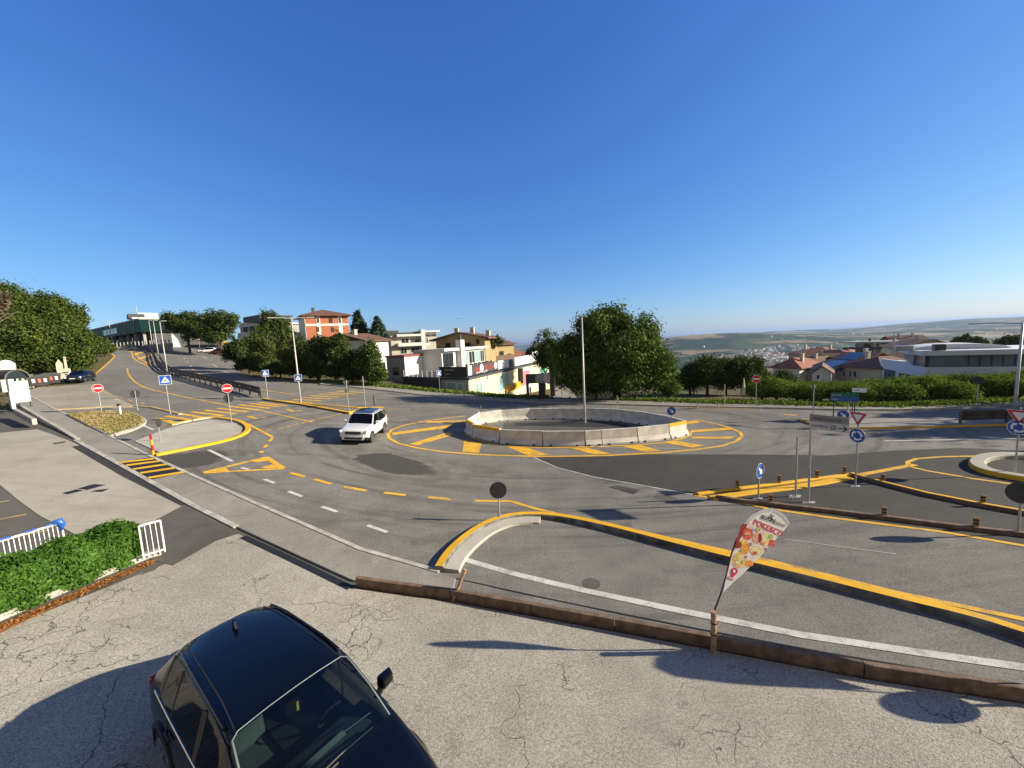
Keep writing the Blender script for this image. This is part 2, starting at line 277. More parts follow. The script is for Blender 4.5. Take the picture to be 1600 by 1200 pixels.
# ------------------------------------------------------------------ mesh helpers
def tag(o, label=None, cat=None, group=None, kind=None):
    if label: o['label'] = label
    if cat: o['category'] = cat
    if group: o['group'] = group
    if kind: o['kind'] = kind
    return o
def thing(name, label, cat, loc=(0, 0, 0), rz=0, group=None, rot=None):
    o = bpy.data.objects.new(name, None); COL.objects.link(o); o.empty_display_size = .2
    o.location = loc; o.rotation_euler = rot if rot else (0, 0, rz); return tag(o, label, cat, group)
class MB:
    def __init__(s): s.v = []; s.f = []; s.m = []
    def add(s, vs, fs, mi=0):
        o = len(s.v); s.v += [tuple(map(float, p)) for p in vs]; s.f += [tuple(i+o for i in f) for f in fs]; s.m += [mi]*len(fs); return s
    def box(s, c, d, mi=0, rz=0, rx=0, ry=0):
        R = Matrix.Rotation(rz, 3, 'Z') @ Matrix.Rotation(ry, 3, 'Y') @ Matrix.Rotation(rx, 3, 'X'); c = Vector(c)
        vs = [c+R @ Vector((x*d[0]/2, y*d[1]/2, z*d[2]/2)) for z in (-1, 1) for y in (-1, 1) for x in (-1, 1)]
        return s.add(vs, [(0, 2, 3, 1), (4, 5, 7, 6), (0, 1, 5, 4), (2, 6, 7, 3), (0, 4, 6, 2), (1, 3, 7, 5)], mi)
    def bar(s, a, b, w, h=None, mi=0):
        a = Vector(a); b = Vector(b); h = h or w; d = b-a; L = d.length
        q = d.to_track_quat('X', 'Z').to_matrix(); c = (a+b)/2
        vs = [c+q @ Vector((x*L/2, y*w/2, z*h/2)) for z in (-1, 1) for y in (-1, 1) for x in (-1, 1)]
        return s.add(vs, [(0, 2, 3, 1), (4, 5, 7, 6), (0, 1, 5, 4), (2, 6, 7, 3), (0, 4, 6, 2), (1, 3, 7, 5)], mi)
    def tube(s, pts, rs, n=8, mi=0, cap=True):
        pts = [Vector(p) for p in pts]
        if not isinstance(rs, (list, tuple)): rs = [rs]*len(pts)
        vs = []; fs = []
        for i, p in enumerate(pts):
            d = (pts[min(i+1, len(pts)-1)]-pts[max(i-1, 0)]).normalized()
            up = Vector((0, 0, 1)) if abs(d.z) < .9 else Vector((1, 0, 0))
            a = d.cross(up).normalized(); b = d.cross(a)
            for k in range(n):
                t = 2*math.pi*k/n; vs.append(p+(a*math.cos(t)+b*math.sin(t))*rs[i])
        for i in range(len(pts)-1):
            for k in range(n): fs.append((i*n+k, i*n+(k+1) % n, (i+1)*n+(k+1) % n, (i+1)*n+k))
        if cap: fs += [tuple(range(n)), tuple(reversed(range((len(pts)-1)*n, len(pts)*n)))]
        return s.add(vs, fs, mi)
    def prism(s, poly, y0, y1, mi=0, mside=None):   # polygon in local XZ, extruded along Y (front = y0)
        n = len(poly); vs = [(x, y0, z) for x, z in poly]+[(x, y1, z) for x, z in poly]
        s.add(vs, [tuple(range(n))], mi)
        s.add(vs, [tuple(reversed(range(n, 2*n)))]+[(i, (i+1) % n, n+(i+1) % n, n+i) for i in range(n)], mi if mside is None else mside); return s
    def slab(s, poly, z0, z1, mi=0):               # polygon in XY, extruded along Z
        n = len(poly); vs = [(x, y, z0) for x, y in poly]+[(x, y, z1) for x, y in poly]
        return s.add(vs, [tuple(reversed(range(n))), tuple(range(n, 2*n))]+[(i, (i+1) % n, n+(i+1) % n, n+i) for i in range(n)], mi)
    def build(s, name, mats, parent=None, loc=None, smooth=False, bevel=0, label=None):
        me = bpy.data.meshes.new(name); me.from_pydata(s.v, [], s.f); me.update()
        for m in (mats if isinstance(mats, (list, tuple)) else [mats]): me.materials.append(m)
        me.polygons.foreach_set('material_index', s.m)
        bm = bmesh.new(); bm.from_mesh(me); bmesh.ops.recalc_face_normals(bm, faces=bm.faces); bm.to_mesh(me); bm.free()
        if smooth: me.polygons.foreach_set('use_smooth', [True]*len(me.polygons))
        o = bpy.data.objects.new(name, me); COL.objects.link(o)
        if parent: o.parent = parent
        if loc is not None: o.location = loc
        if label: o['label'] = label
        if bevel:
            b = o.modifiers.new('bevel', 'BEVEL'); b.width = bevel; b.segments = 2; b.limit_method = 'ANGLE'
        return o
def mobj(name, vs, fs, mats, parent=None, mi=None, smooth=False):
    m = MB(); m.v = [tuple(map(float, p)) for p in vs]; m.f = [tuple(f) for f in fs]; m.m = list(mi) if mi is not None else [0]*len(m.f)
    return m.build(name, mats, parent, smooth=smooth)
def copy_tree(o, parent=None):
    c = o.copy(); COL.objects.link(c); c.parent = parent
    for ch in list(o.children): copy_tree(ch, c)
    return c

def drape(name, poly, mat, off, step=1.2, fn=None, parent=None):
    """a sheet laid on the ground inside polygon (world xy)"""
    fn = fn or H; P = [Vector(p) for p in poly]
    xs = [p[0] for p in P]; ys = [p[1] for p in P]
    b = []
    for i, p in enumerate(P):
        q = P[(i+1) % len(P)]; k = max(1, int((q-p).length/step))
        b += [p.lerp(q, j/k) for j in range(k)]
    nb = len(b); pts = list(b)
    area = (max(xs)-min(xs))*(max(ys)-min(ys))
    s = max(step, math.sqrt(area/9000))
    gx = np.arange(min(xs)+s/2, max(xs), s); gy = np.arange(min(ys)+s/2, max(ys), s)
    BX = np.array([p[0] for p in b]); BY = np.array([p[1] for p in b])
    for i, x in enumerate(gx):
        for j, y in enumerate(gy):
            yy = y+(s/2 if i % 2 else 0)
            if np.min((BX-x)**2+(BY-yy)**2) > (s*.35)**2: pts.append(Vector((x, yy)))
    r = delaunay_2d_cdt(pts, [], [list(range(nb))], 1, 1e-4)
    v = np.array([(p[0], p[1]) for p in r[0]]); z = fn(v[:, 0], v[:, 1])+off
    vs = [(a[0], a[1], c) for a, c in zip(v, z)]
    me = bpy.data.meshes.new(name); me.from_pydata(vs, [], [tuple(f) for f in r[2]]); me.materials.append(mat); me.update()
    bm = bmesh.new(); bm.from_mesh(me)
    for f in bm.faces:
        if f.normal.z < 0: f.normal_flip()
    bm.to_mesh(me); bm.free()
    o = bpy.data.objects.new(name, me); COL.objects.link(o)
    if parent: o.parent = parent
    return o
def resample(poly, step):
    out = [Vector(poly[0])]
    for a, b in zip(poly, poly[1:]):
        a = Vector(a); b = Vector(b); k = max(1, int((b-a).length/step))
        out += [a.lerp(b, j/k) for j in range(1, k+1)]
    return out
def smoothpoly(p, it=2):
    p = [Vector(q) for q in p]
    for _ in range(it):
        q = [p[0]]
        for a, b in zip(p, p[1:]): q += [a.lerp(b, .25), a.lerp(b, .75)]
        p = q+[p[-1]]
    return p
def normals2(p, closed=False):
    out = []
    for i in range(len(p)):
        a = p[i-1] if (i or closed) else p[i]; b = p[(i+1) % len(p)] if (i < len(p)-1 or closed) else p[i]
        d = (b-a); d = d.normalized() if d.length > 1e-6 else Vector((1, 0)); out.append(Vector((-d.y, d.x)))
    return out
def ribbon_into(mb, poly, w, off, mi=0, step=.6, fn=None, closed=False):
    fn = fn or H; p = resample(list(poly)+([poly[0]] if closed else []), step)
    if closed: p = p[:-1]
    n = normals2(p, closed); vs = []
    for a, b in zip(p, n):
        for s in (-.5, .5):
            q = a+b*(s*w); vs.append((q.x, q.y, float(fn(q.x, q.y))+off))
    k = len(p); fs = [(2*i, 2*((i+1) % k), 2*((i+1) % k)+1, 2*i+1) for i in range(k if closed else k-1)]
    mb.add(vs, fs, mi)
def sweep_into(mb, poly, prof, mis, step=.5, closed=False, fn=None):
    """profile [(offset to the left of travel, height)], one material per profile segment"""
    fn = fn or H; p = resample(list(poly)+([poly[0]] if closed else []), step)
    if closed: p = p[:-1]
    n = normals2(p, closed); k = len(p); m = len(prof); vs = []
    for a, b in zip(p, n):
        base = float(fn(a.x, a.y))
        for o, z in prof: vs.append((a.x+b.x*o, a.y+b.y*o, base+z))
    for j in range(m-1):
        fs = [(i*m+j, i*m+j+1, ((i+1) % k)*m+j+1, ((i+1) % k)*m+j) for i in range(k if closed else k-1)]
        mb.add(vs, fs, mis[j]) if j == 0 else mb_extend(mb, len(vs), fs, mis[j])
    if not closed:
        mb_extend(mb, len(vs), [tuple(range(m)), tuple((k-1)*m+i for i in reversed(range(m)))], mis[0])
def mb_extend(mb, nv, fs, mi):
    o = len(mb.v)-nv; mb.f += [tuple(i+o for i in f) for f in fs]; mb.m += [mi]*len(fs)
def zt(p): return float(H(p[0]))

# ------------------------------------------------------------------ ground sheet to the horizon
def ground():
    th = np.concatenate([np.linspace(-math.pi, -1.15, 70, endpoint=False), np.linspace(-1.15, 1.15, 560, endpoint=False), np.linspace(1.15, math.pi, 70, endpoint=False)])
    rs = [0.8]
    while rs[-1] < 45000: rs.append(rs[-1]*(1.022 if rs[-1] < 300 else 1.03))
    rs = np.array(rs); A, R = np.meshgrid(th, rs); x = R*np.sin(A); y = R*np.cos(A); z = T(x, y)-.05
    n, k = x.shape
    vs = np.stack([x, y, z], -1).reshape(-1, 3)
    i, j = np.meshgrid(np.arange(n-1), np.arange(k), indexing='ij'); j2 = (j+1) % k
    fs = np.stack([i*k+j, i*k+j2, (i+1)*k+j2, (i+1)*k+j], -1).reshape(-1, 4)
    vs = np.vstack([vs, [[0, 0, float(T(0, 0))-.05]]]); c = len(vs)-1
    me = bpy.data.meshes.new('ground'); me.vertices.add(len(vs)); me.vertices.foreach_set('co', vs.ravel())
    nf = len(fs)+k; loops = np.concatenate([fs[:, ::-1].ravel(), np.stack([np.full(k, c), (np.arange(k)+1) % k, np.arange(k)], -1).ravel()])
    me.loops.add(len(loops)); me.loops.foreach_set('vertex_index', loops.astype(np.int32))
    st = np.concatenate([np.arange(len(fs))*4, len(fs)*4+np.arange(k)*3]); me.polygons.add(nf)
    me.polygons.foreach_set('loop_start', st.astype(np.int32)); me.update(calc_edges=True); me.validate()
    me.polygons.foreach_set('use_smooth', [True]*nf)
    m, n_, l, b = newmat('countryside'); co = coords(n_)
    g = n_.new('ShaderNodeMapping'); g.inputs['Scale'].default_value = (1, 1, 0); l.new(co, g.inputs[0])
    v = n_.new('ShaderNodeTexVoronoi'); v.inputs['Scale'].default_value = 1/330; v.inputs['Randomness'].default_value = .9
    dn = n_.new('ShaderNodeTexNoise'); dn.inputs['Scale'].default_value = 1/500; dn.inputs['Detail'].default_value = 3; l.new(g.outputs[0], dn.inputs['Vector'])
    vm = n_.new('ShaderNodeVectorMath'); vm.operation = 'MULTIPLY_ADD'; l.new(dn.outputs['Color'], vm.inputs[0]); vm.inputs[1].default_value = (260, 260, 0); l.new(g.outputs[0], vm.inputs[2]); l.new(vm.outputs[0], v.inputs['Vector'])
    sep = n_.new('ShaderNodeSeparateColor'); l.new(v.outputs['Color'], sep.inputs[0])
    cr = n_.new('ShaderNodeValToRGB'); cr.color_ramp.interpolation = 'CONSTANT'; e = cr.color_ramp.elements
    e[0].position = 0; e[0].color = (.060, .080, .030, 1); e[1].position = .30; e[1].color = (.30, .215, .115, 1)
    for p, c_ in ((.52, (.085, .105, .035)), (.66, (.23, .175, .095)), (.80, (.12, .125, .05)), (.9, (.36, .27, .16))):
        q = e.new(p); q.color = (*c_, 1)
    l.new(sep.outputs[0], cr.inputs[0])
    wood = ramp(n_, l, noise(n_, l, g.outputs[0], 1/420, 6, .62), .47, .53)
    far = mix(n_, l, wood, cr.outputs[0], (.022, .040, .014))
    sp = noise(n_, l, g.outputs[0], 1/40, 5, .7); far = mix(n_, l, ramp(n_, l, sp, .55, .7), far, (.03, .05, .02))
    nearc = mix(n_, l, ramp(n_, l, noise(n_, l, co, .8, 6, .7), .35, .65), (.17, .13, .075), (.09, .095, .035))
    ln = n_.new('ShaderNodeVectorMath'); ln.operation = 'LENGTH'; l.new(co, ln.inputs[0])
    col = mix(n_, l, ramp(n_, l, ln.outputs['Value'], 200, 450), nearc, far)
    l.new(col, b.inputs['Base Color']); b.inputs['Roughness'].default_value = 1; b.inputs['Specular IOR Level'].default_value = .05
    me.materials.append(m); o = bpy.data.objects.new('ground', me); COL.objects.link(o); tag(o, kind='structure')
ground()
def struct(o): o['kind'] = 'structure'; return o

# ------------------------------------------------------------------ roads, pavements, painted sheets
kerb_left = [(40, 614), (86, 640), (104, 647), (138, 665), (172, 683), (232, 713), (288, 739), (440, 807), (560, 860), (640, 882), (690, 897)]
board_px = [(556, 917), (704, 937), (830, 960), (960, 984), (1115, 1013), (1350, 1058), (1640, 1103), (1900, 1143)]
topl = [(-84, 121), (-112, 152), (-150, 178), (-165, 160), (-128, 121)]
road_poly = GS(list(reversed(EPX)))+topl+GS([(172, 547), (178, 556), (160, 573), (147, 586), (122, 600), (60, 606), (36, 612)]+kerb_left+[(704, 932), (960, 980), (1115, 1009), (1350, 1054), (1640, 1099), (1900, 1139)])+[(16, 5.1), (60, 2), (60, 29.4)]
struct(drape('road', road_poly, A_OLD, 0.0, 1.5))
lotf = GS([(556, 920), (704, 940), (830, 963), (960, 987), (1115, 1016), (1350, 1061), (1640, 1106), (1900, 1146)])
lot_poly = lotf+[(16, 4.8), (40, 2.8), (40, -6), (-40, -6), (-40, 2)]+GS([(-60, 1010), (0, 985), (245, 886), (275, 872), (335, 846), (372, 834), (470, 880), (548, 920)])
struct(drape('car_park', lot_poly, A_LOT, 0.0, .8))
struct(drape('left_yard', GS([(-80, 640), (20, 631), (118, 690), (296, 789), (372, 826), (330, 850), (262, 884), (200, 905), (-80, 1000)]), A_MID, 0.0, .6, fn=HY2))
struct(drape('forecourt', GS([(-60, 682), (0, 673), (58, 668), (118, 693), (292, 787), (245, 812), (215, 828), (130, 842), (62, 806), (30, 783), (0, 758), (-60, 735)]), A_FORE, .012, .6, fn=HY2))
struct(drape('driveway', GS([(297, 790), (369, 825), (335, 847), (270, 884), (228, 872), (224, 826), (250, 813)]), A_MID, .008, .8))
struct(drape('apron', GS([(36, 612), (60, 605), (108, 602), (150, 600), (190, 625), (214, 637), (150, 640), (90, 641), (60, 627)]), A_APRON, .006, 1.2))
DK = GS([(836, 715), (1010, 710), (1160, 710), (1290, 712), (1400, 704), (1500, 700), (1640, 706)])+[(44, 18), (26, 6.5)]+GS([(1640, 860), (1560, 845), (1400, 820), (1290, 807), (1200, 794), (1140, 782), (1082, 773), (1000, 758), (930, 746), (870, 731)])
struct(drape('resurfaced_road', DK, A_NEW, .006, 1.0))
struct(drape('roundabout_floor', GS([(752, 664), (790, 660), (830, 657.5), (917, 657), (965, 659), (1010, 666), (1040, 672), (1062, 678), (1040, 683), (995, 688), (939, 692), (849, 693), (785, 689), (748, 680)]), A_MID, .006, 1.0))
for nm, l5, o5 in (('tar_patch', [(849, 659), (917, 658), (965, 661), (995, 668), (960, 668), (905, 667), (780, 663)], (0, 0)),):
    struct(drape(nm, [tuple(v) for v in smoothpoly(GS(l5)+GS(l5[:1]), 2)[:-1]], A_PATCH if 'tar' in nm else A_MID, .013, .7))
# pavement along the left (raised kerb step)
pl = GS([(20, 628), (60, 652), (118, 688), (180, 722), (296, 787), (370, 824), (460, 866), (552, 908), (620, 917), (706, 933)])
kl = GS([(40, 616), (86, 641), (104, 648), (138, 666), (172, 684), (232, 714), (288, 740), (440, 808), (560, 861), (640, 884), (684, 897), (712, 905)])
def raised(name, poly, top, h, skirt, step=.9):
    o = drape(name, poly, top, h, step); mb = MB(); p = resample(list(poly)+[poly[0]], .6); vs = []
    for q in p: z = zt(q); vs += [(q.x, q.y, z-.06), (q.x, q.y, z+h)]
    mb.add(vs, [(2*i, 2*i+2, 2*i+3, 2*i+1) for i in range(len(p)-1)])
    k = mb.build('kerb_face', skirt, o); return struct(o)
raised('left_pavement', pl+list(reversed(kl)), A_PAVE, .035, CONC)
mb = MB()
sweep_into(mb, GS([(40, 616), (86, 641), (138, 666), (172, 684), (232, 714), (288, 740), (440, 808), (560, 861), (640, 884), (684, 897)]), [(.0, -.05), (.0, .055), (.14, .055), (.14, .0)], [0, 0, 0])
sweep_into(mb, GS([(118, 688), (180, 722), (296, 787), (370, 824)]), [(-.1, -.05), (-.1, .045), (.08, .045), (.08, .0)], [0, 0, 0])
struct(mb.build('kerb', CONC))
mb = MB(); sweep_into(mb, GS([(12, 624), (40, 640.5), (70, 659), (118, 688)]), [(.02, -.6), (.02, .055), (.2, .055), (.2, 0)], [0]*3); struct(mb.build('retaining_wall', CONC))
struct(drape('yard_base', [(-46, 5), (-46, -5), (14, -5), (14, 4)]+GS([(1300, 1060), (900, 985), (706, 945), (705, 925), (560, 900), (300, 785), (250, 840), (-60, 980)]), A_MID, -.022, 1.2))
far_out = GS([(500, 598.5), (540, 601), (630, 609), (690, 615), (733, 618), (860, 625), (1000, 628), (1100, 632), (1200, 634), (1300, 637), (1400, 638), (1500, 635), (1640, 626)])
far_in = GS([(500, 601.5), (540, 605), (600, 611), (660, 618), (700, 621), (780, 626), (860, 630), (1000, 634), (1100, 637), (1200, 638.5), (1300, 641), (1400, 642), (1500, 639), (1640, 629.5)])
raised('far_pavement', far_out+list(reversed(far_in)), A_PAVE, .12, CONC, 1.2)
raised('far_island', GS([(1248, 656.5), (1266, 663), (1312, 671), (1400, 670), (1480, 668), (1640, 663), (1640, 655), (1500, 656), (1330, 656.5)]), A_PAVE, .12, YELB)
raised('grass_verge', GS([(104, 649), (146, 644), (200, 643), (224, 654), (228, 661), (219, 668), (174, 682), (138, 667)]), CONC, .09, CONC, .8)
struct(drape('side_road', [(p[0], p[1]) for p in (march(a, b, T) for a, b in ((868, 626), (914, 625), (896, 612), (878, 600), (866, 594), (858, 594), (862, 606)))], A_PAVE, .02, 1.5, fn=T))

# ------------------------------------------------------------------ painted markings
def lines(name, items, mat, off=.011):
    mb = MB()
    for pts, w in items: ribbon_into(mb, GS(pts), w, off, step=.5)
    return struct(mb.build(name, mat))
def quads(name, items, mat, off=.012):
    mb = MB()
    for q in items:
        P = [Vector(p) for p in GS(q)]; k = 6; vs = []
        for i in range(k+1):
            a = P[0].lerp(P[1], i/k); b = P[3].lerp(P[2], i/k)
            for j in range(4): c = a.lerp(b, j/3); vs.append((c.x, c.y, zt(c)+off))
        mb.add(vs, [(i*4+j, (i+1)*4+j, (i+1)*4+j+1, i*4+j+1) for i in range(k) for j in range(3)])
    return struct(mb.build(name, mat))
def c(sc, ox, oy, l): return [(ox+x/sc, oy+y/sc) for x, y in l]
lines('yellow_edge_lines', [
    ([(168, 551), (175, 553), (179, 557), (172, 565), (160, 575), (147, 586)], .25),
    ([(172, 543.5), (190, 546), (202, 549), (207, 552), (207, 558), (214, 564), (237, 575)], .25),
    ([(212, 551), (214, 556), (222, 563), (237, 571)], .2),
    ([(199, 575), (199.5, 582), (204, 590), (212, 598), (225, 605), (240, 610), (300, 623), (356, 633.5)], .2),
    ([(299, 576), (320, 588), (360, 600), (400, 608), (460, 617)], .17),
    ([(404, 641), (440, 649), (489, 660)], .16),
    ([(336, 651), (364, 655), (390, 664), (426, 683)], .2),
    ([(742, 782.5), (798, 783.5), (830, 793), (870, 803), (1000, 831), (1200, 876), (1400, 926), (1600, 968), (1700, 994), (1900, 1040)], .17),
    ([(1084, 774), (1140, 782), (1200, 795), (1290, 808), (1400, 822), (1470, 831), (1600, 853), (1660, 862)], .16),
    ([(1084, 773), (1150, 764)], .12),
    ([(1660, 712), (1600, 712), (1540, 712.5), (1470, 714), (1432, 717), (1418, 722), (1420, 729), (1450, 736), (1520, 748), (1600, 759), (1660, 766)], .17),
    ([(560, 640), (640, 639)], .14)], YEL)
lines('white_edge_lines', [
    ([(728, 875), (800, 896), (900, 920), (1050, 952), (1250, 992), (1430, 1019), (1600, 1043), (1760, 1064), (1900, 1082)], .2),
    ([(350, 580), (380, 592), (420, 598)], .14), ([(1382, 689), (1640, 685)], .13),
    ([(835, 715), (870, 730.5), (930, 746), (1000, 758), (1082, 773)], .07),
    ([(860, 697), (1000, 700), (1060, 701)], .05), ([(1225, 843), (1400, 866)], .022)], WHT)
lines('white_dashes', [([(451, 768), (472, 776)], .15), ([(503, 792), (527, 800)], .15), ([(574, 821), (605, 832)], .15), ([(413, 749), (429, 755)], .15),
    ([(377, 731), (389, 734)], .15), ([(326, 703), (363, 721)], .17), ([(281, 551), (285, 555)], .15), ([(287, 559), (289, 561)], .15), ([(292, 565), (294, 567)], .15), ([(297, 571), (299, 573)], .15),
    ([(296, 544.5), (304, 548)], .15), ([(316, 556), (323, 561)], .15), ([(332, 569), (340, 574)], .15), ([(222, 664), (240, 672)], .15), ([(214, 660), (219, 663)], .15), ([(180, 624), (186, 625.5)], .15), ([(196, 631), (202, 632)], .15),
    ([(250, 676), (262, 679)], .12), ([(200, 688), (212, 688)], .12)], WHT)
lines('yellow_dashes', [([(454, 739), (476, 745)], .2), ([(491, 749), (517, 756.5)], .2), ([(537, 761), (573, 767)], .2), ([(600, 770), (634, 774)], .2), ([(669, 777), (706, 780.5)], .2)]
    + [(c(5, 240, 460, [(x-22, y+6), (x+22, y-4)]), .14) for x, y in ((900, 1060), (990, 1047), (1060, 1030), (1110, 1015), (1170, 1003), (1240, 985), (1300, 970), (1350, 960), (1400, 948), (1450, 935))]
    + [(c(5, 0, 420, [(x-15, y-5), (x+15, y+4)]), .14) for x, y in ((820, 965), (860, 985), (905, 997), (950, 1010), (1020, 1030), (1115, 1052))]
    + [([(1346+i*12, 741.5-i*2.2), (1358+i*12, 739.5-i*2.2)], .26) for i in range(7)]
    + [([(426, 684), (421, 690)], .18), ([(417, 695), (413, 700)], .18), ([(409, 705), (408, 708)], .2)], YEL)
lines('yellow_kerb_wash', [([(86, 641), (120, 640), (160, 637), (214, 633)], .2), ([(1040, 636), (1090, 637.5), (1190, 638.5)], .2)], YELP)
zl = list(zip([(30, 968), (95, 952), (200, 932), (300, 918), (400, 905), (500, 890), (590, 874), (670, 863), (750, 853), (820, 845)], [(170, 1006), (330, 986), (420, 968), (545, 950), (640, 935), (730, 919), (820, 904), (910, 891), (980, 879), (1040, 870)]))
struct(lines('left_zebra_crossing', [(c(5, 240, 460, z), .42) for z in zl], YEL, .013))
zl = list(zip([(1020, 834), (1090, 821), (1160, 806), (1220, 792), (1290, 779), (1360, 768), (1430, 757)], [(1230, 850), (1310, 832), (1390, 818), (1450, 804), (1520, 790), (1580, 780), (1640, 768)]))
struct(lines('right_zebra_crossing', [(c(5, 240, 460, z), .40) for z in zl], YEL, .013))
quads('pedestrian_ramp_base', [[(188, 724), (240, 715), (290, 739), (237, 751)]], BLK, .05)
lines('pedestrian_ramp_stripes', [(c(5, 120, 580, z), .30) for z in zip([(340, 722), (385, 745), (440, 775), (495, 805), (560, 843)], [(600, 692), (650, 710), (705, 735), (765, 765), (835, 797)])], YELB, .06)
lines('yield_triangle_marking', [([(318, 738.5), (416, 714.5)], .22), ([(416, 714.5), (443, 732)], .26), ([(443, 732.5), (318, 739)], .22)], YEL)
quads('yield_triangle_hatching', [[(334, 735), (352, 731), (358, 735.5), (334, 737)], [(392, 721), (414, 716), (420, 720), (402, 722.5)], [(408, 731), (426, 726), (436, 731), (420, 732.5)]], YEL)
lines('give_way_chevrons', [(c(5, 240, 460, [(740, 952), (800, 972)]), .3), (c(5, 240, 460, [(800, 972), (880, 960)]), .2), (c(5, 240, 460, [(740, 952), (790, 955)]), .12), (c(5, 240, 460, [(1040, 897), (1090, 916)]), .3), (c(5, 240, 460, [(1090, 916), (1160, 907)]), .2), ([(1225, 648), (1245, 649)], .3)], YEL)
lines('roundabout_lines', [([(1086, 656.5), (1119, 662.6), (1143, 669.5), (1157, 676.5), (1159, 682), (1150, 690), (1128, 697), (1086, 703), (1030, 708), (950, 712), (870, 713.5), (800, 712.5), (735, 709.5), (690, 706), (650, 700), (622, 693), (608, 685), (606, 679), (612, 672), (630, 665), (660, 659), (700, 653), (728, 650)], .22),
    ([(1070, 674), (1080, 675.5), (1078, 681), (1060, 687), (1036, 692.5), (990, 696), (940, 698), (857, 700), (800, 698), (765, 693), (742, 686), (728, 678)], .16)], YEL, .015)
q8 = lambda l: c(3.636, 720, 620, l); q6 = lambda l: c(6.154, 500, 600, l)
quads('roundabout_hatching', [q8([(20, 245), (118, 262), (105, 318), (8, 315)]), q8([(260, 285), (370, 288), (505, 330), (385, 335)]), q8([(618, 292), (715, 290), (855, 325), (760, 328)]), q8([(910, 280), (1010, 272), (1140, 308), (1050, 315)]),
    q8([(1150, 260), (1215, 250), (1385, 278), (1315, 290)]), q8([(1315, 228), (1560, 226), (1530, 240), (1310, 238)]), q8([(1300, 190), (1530, 175), (1540, 188), (1310, 203)]), q8([(1250, 145), (1340, 133), (1360, 148), (1270, 158)]),
    q6([(690, 468), (1280, 390), (1225, 425), (700, 492)]), q6([(855, 580), (1240, 462), (1280, 490), (940, 590)]), q6([(1050, 357), (1420, 350), (1410, 370), (1010, 375)])], YEL)
quads('left_road_hatching', [[(209, 553), (228, 547.5), (230, 549), (211, 555)], [(214, 560), (237, 553), (237, 556), (218, 562)], [(226, 567), (237, 561), (237, 566), (231, 570)], [(203, 549.5), (212, 546), (216, 546.3), (206, 550.5)], [(192, 547), (200, 544.4), (204, 544.7), (196, 547.7)], [(178, 544.6), (186, 543), (190, 543.2), (183, 545.2)]], YEL)
lines('parking_bay_lines', [([(-20, 816), (41, 804)], .1), ([(-20, 789), (15, 782.5)], .1), ([(-20, 850), (73, 829)], .1)], YELP, .014)
quads('yard_drain_grates', [[(121, 764), (146, 757), (166, 758), (136, 766)], [(141, 769), (152, 766), (171, 764), (160, 769)], [(97, 771), (120, 765), (130, 767), (105, 773)], [(83, 693), (102, 690), (103, 691.5), (84, 694.5)]], BLK, .016)
lines('yard_gutter', [([(121, 697), (200, 742), (294, 788)], .42)], A_PATCH, .016)
lines('pavement_gutter', [([(380, 839), (470, 881), (548, 919)], .18)], BLK, .016)
lines('kerb_joint', [([(690, 899), (760, 915), (900, 945), (1100, 985), (1300, 1022), (1600, 1072)], .035)], BLK, .014)
quads('road_drain_grate', [[(952, 761), (964, 758.5), (1002, 766), (990, 772)]], DARKM, .012)
quads('concrete_footings', [[(1178, 778), (1192, 778), (1191, 780.5), (1176, 780.5)], [(1234, 774), (1252, 774), (1250, 778), (1232, 778)], [(1255, 784), (1274, 784), (1273, 787), (1253, 787)], [(1330, 759), (1344, 759), (1343, 761.5), (1329, 761.5)], [(1580, 834), (1598, 834), (1597, 837.5), (1579, 837.5)], [(275, 673), (340, 668), (372, 668), (300, 678)]], A_CONC, .02)
# manhole covers
for p, r, nm in (((924, 912), .24, 'small round iron manhole cover inside the white line'),):
    g = G(*p); mb = MB(); mb.slab([(r*math.cos(a/9*math.pi), r*math.sin(a/9*math.pi)) for a in range(18)], -.02, .008)
    o = mb.build('manhole_cover', A_MID, loc=(g[0], g[1], zt(g))); tag(o, nm, 'manhole cover')

# ------------------------------------------------------------------ raised kerbs of the islands
def kerb(name, label, px, w, h, mats, mis, bev=.03, smooth=2, closed=False):
    p = smoothpoly(GS(px), smooth) if smooth else [Vector(q) for q in GS(px)]
    mb = MB(); sweep_into(mb, p, [(-w/2, -.05), (-w/2, h-bev), (-w/2+bev, h), (w/2-bev, h), (w/2, h-bev), (w/2, -.05)], mis, .3)
    return tag(mb.build(name, mats), label, 'kerb')
kn = [(686, 893), (700, 869), (725, 845), (755, 824), (790, 811), (830, 807), (880, 811), (960, 828), (1100, 866), (1250, 902), (1400, 941), (1520, 970), (1600, 996), (1690, 1026), (1850, 1080)]
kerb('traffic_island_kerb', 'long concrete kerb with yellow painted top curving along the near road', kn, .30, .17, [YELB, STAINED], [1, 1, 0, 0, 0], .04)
mb = MB(); sweep_into(mb, smoothpoly(GS([(686, 893), (700, 869), (725, 845), (755, 824), (790, 811), (830, 807), (846, 808)]), 2), [(-.60, -.02), (-.58, .07), (-.165, .11), (-.165, -.02)], [0]*3, .3); struct(mb.build('kerb_apron', A_CONC))
kerb('traffic_island_kerb', 'rounded yellow kerb around the paved island beside the left zebra crossing', [(243, 712), (300, 701), (360, 688), (384, 678), (389, 669), (378, 660), (352, 654.5), (328, 652.5), (292, 659), (266, 665)], .30, .11, [YELB, CONC], [0, 0, 0, 0, 1], .03)
struct(drape('island_paving', GS([(250, 708), (300, 698), (356, 686), (376, 677), (379, 669), (368, 662), (345, 658), (328, 656.5), (290, 663), (262, 670), (210, 690)]), A_CONC, .03, .8))
kerb('splitter_island_kerb', 'thin yellow kerb running on from the end of the long crash barrier', [(412, 625), (470, 633), (543, 646)], .3, .16, [YELB, DARKM], [1, 0, 0, 0, 1], .03, 0)
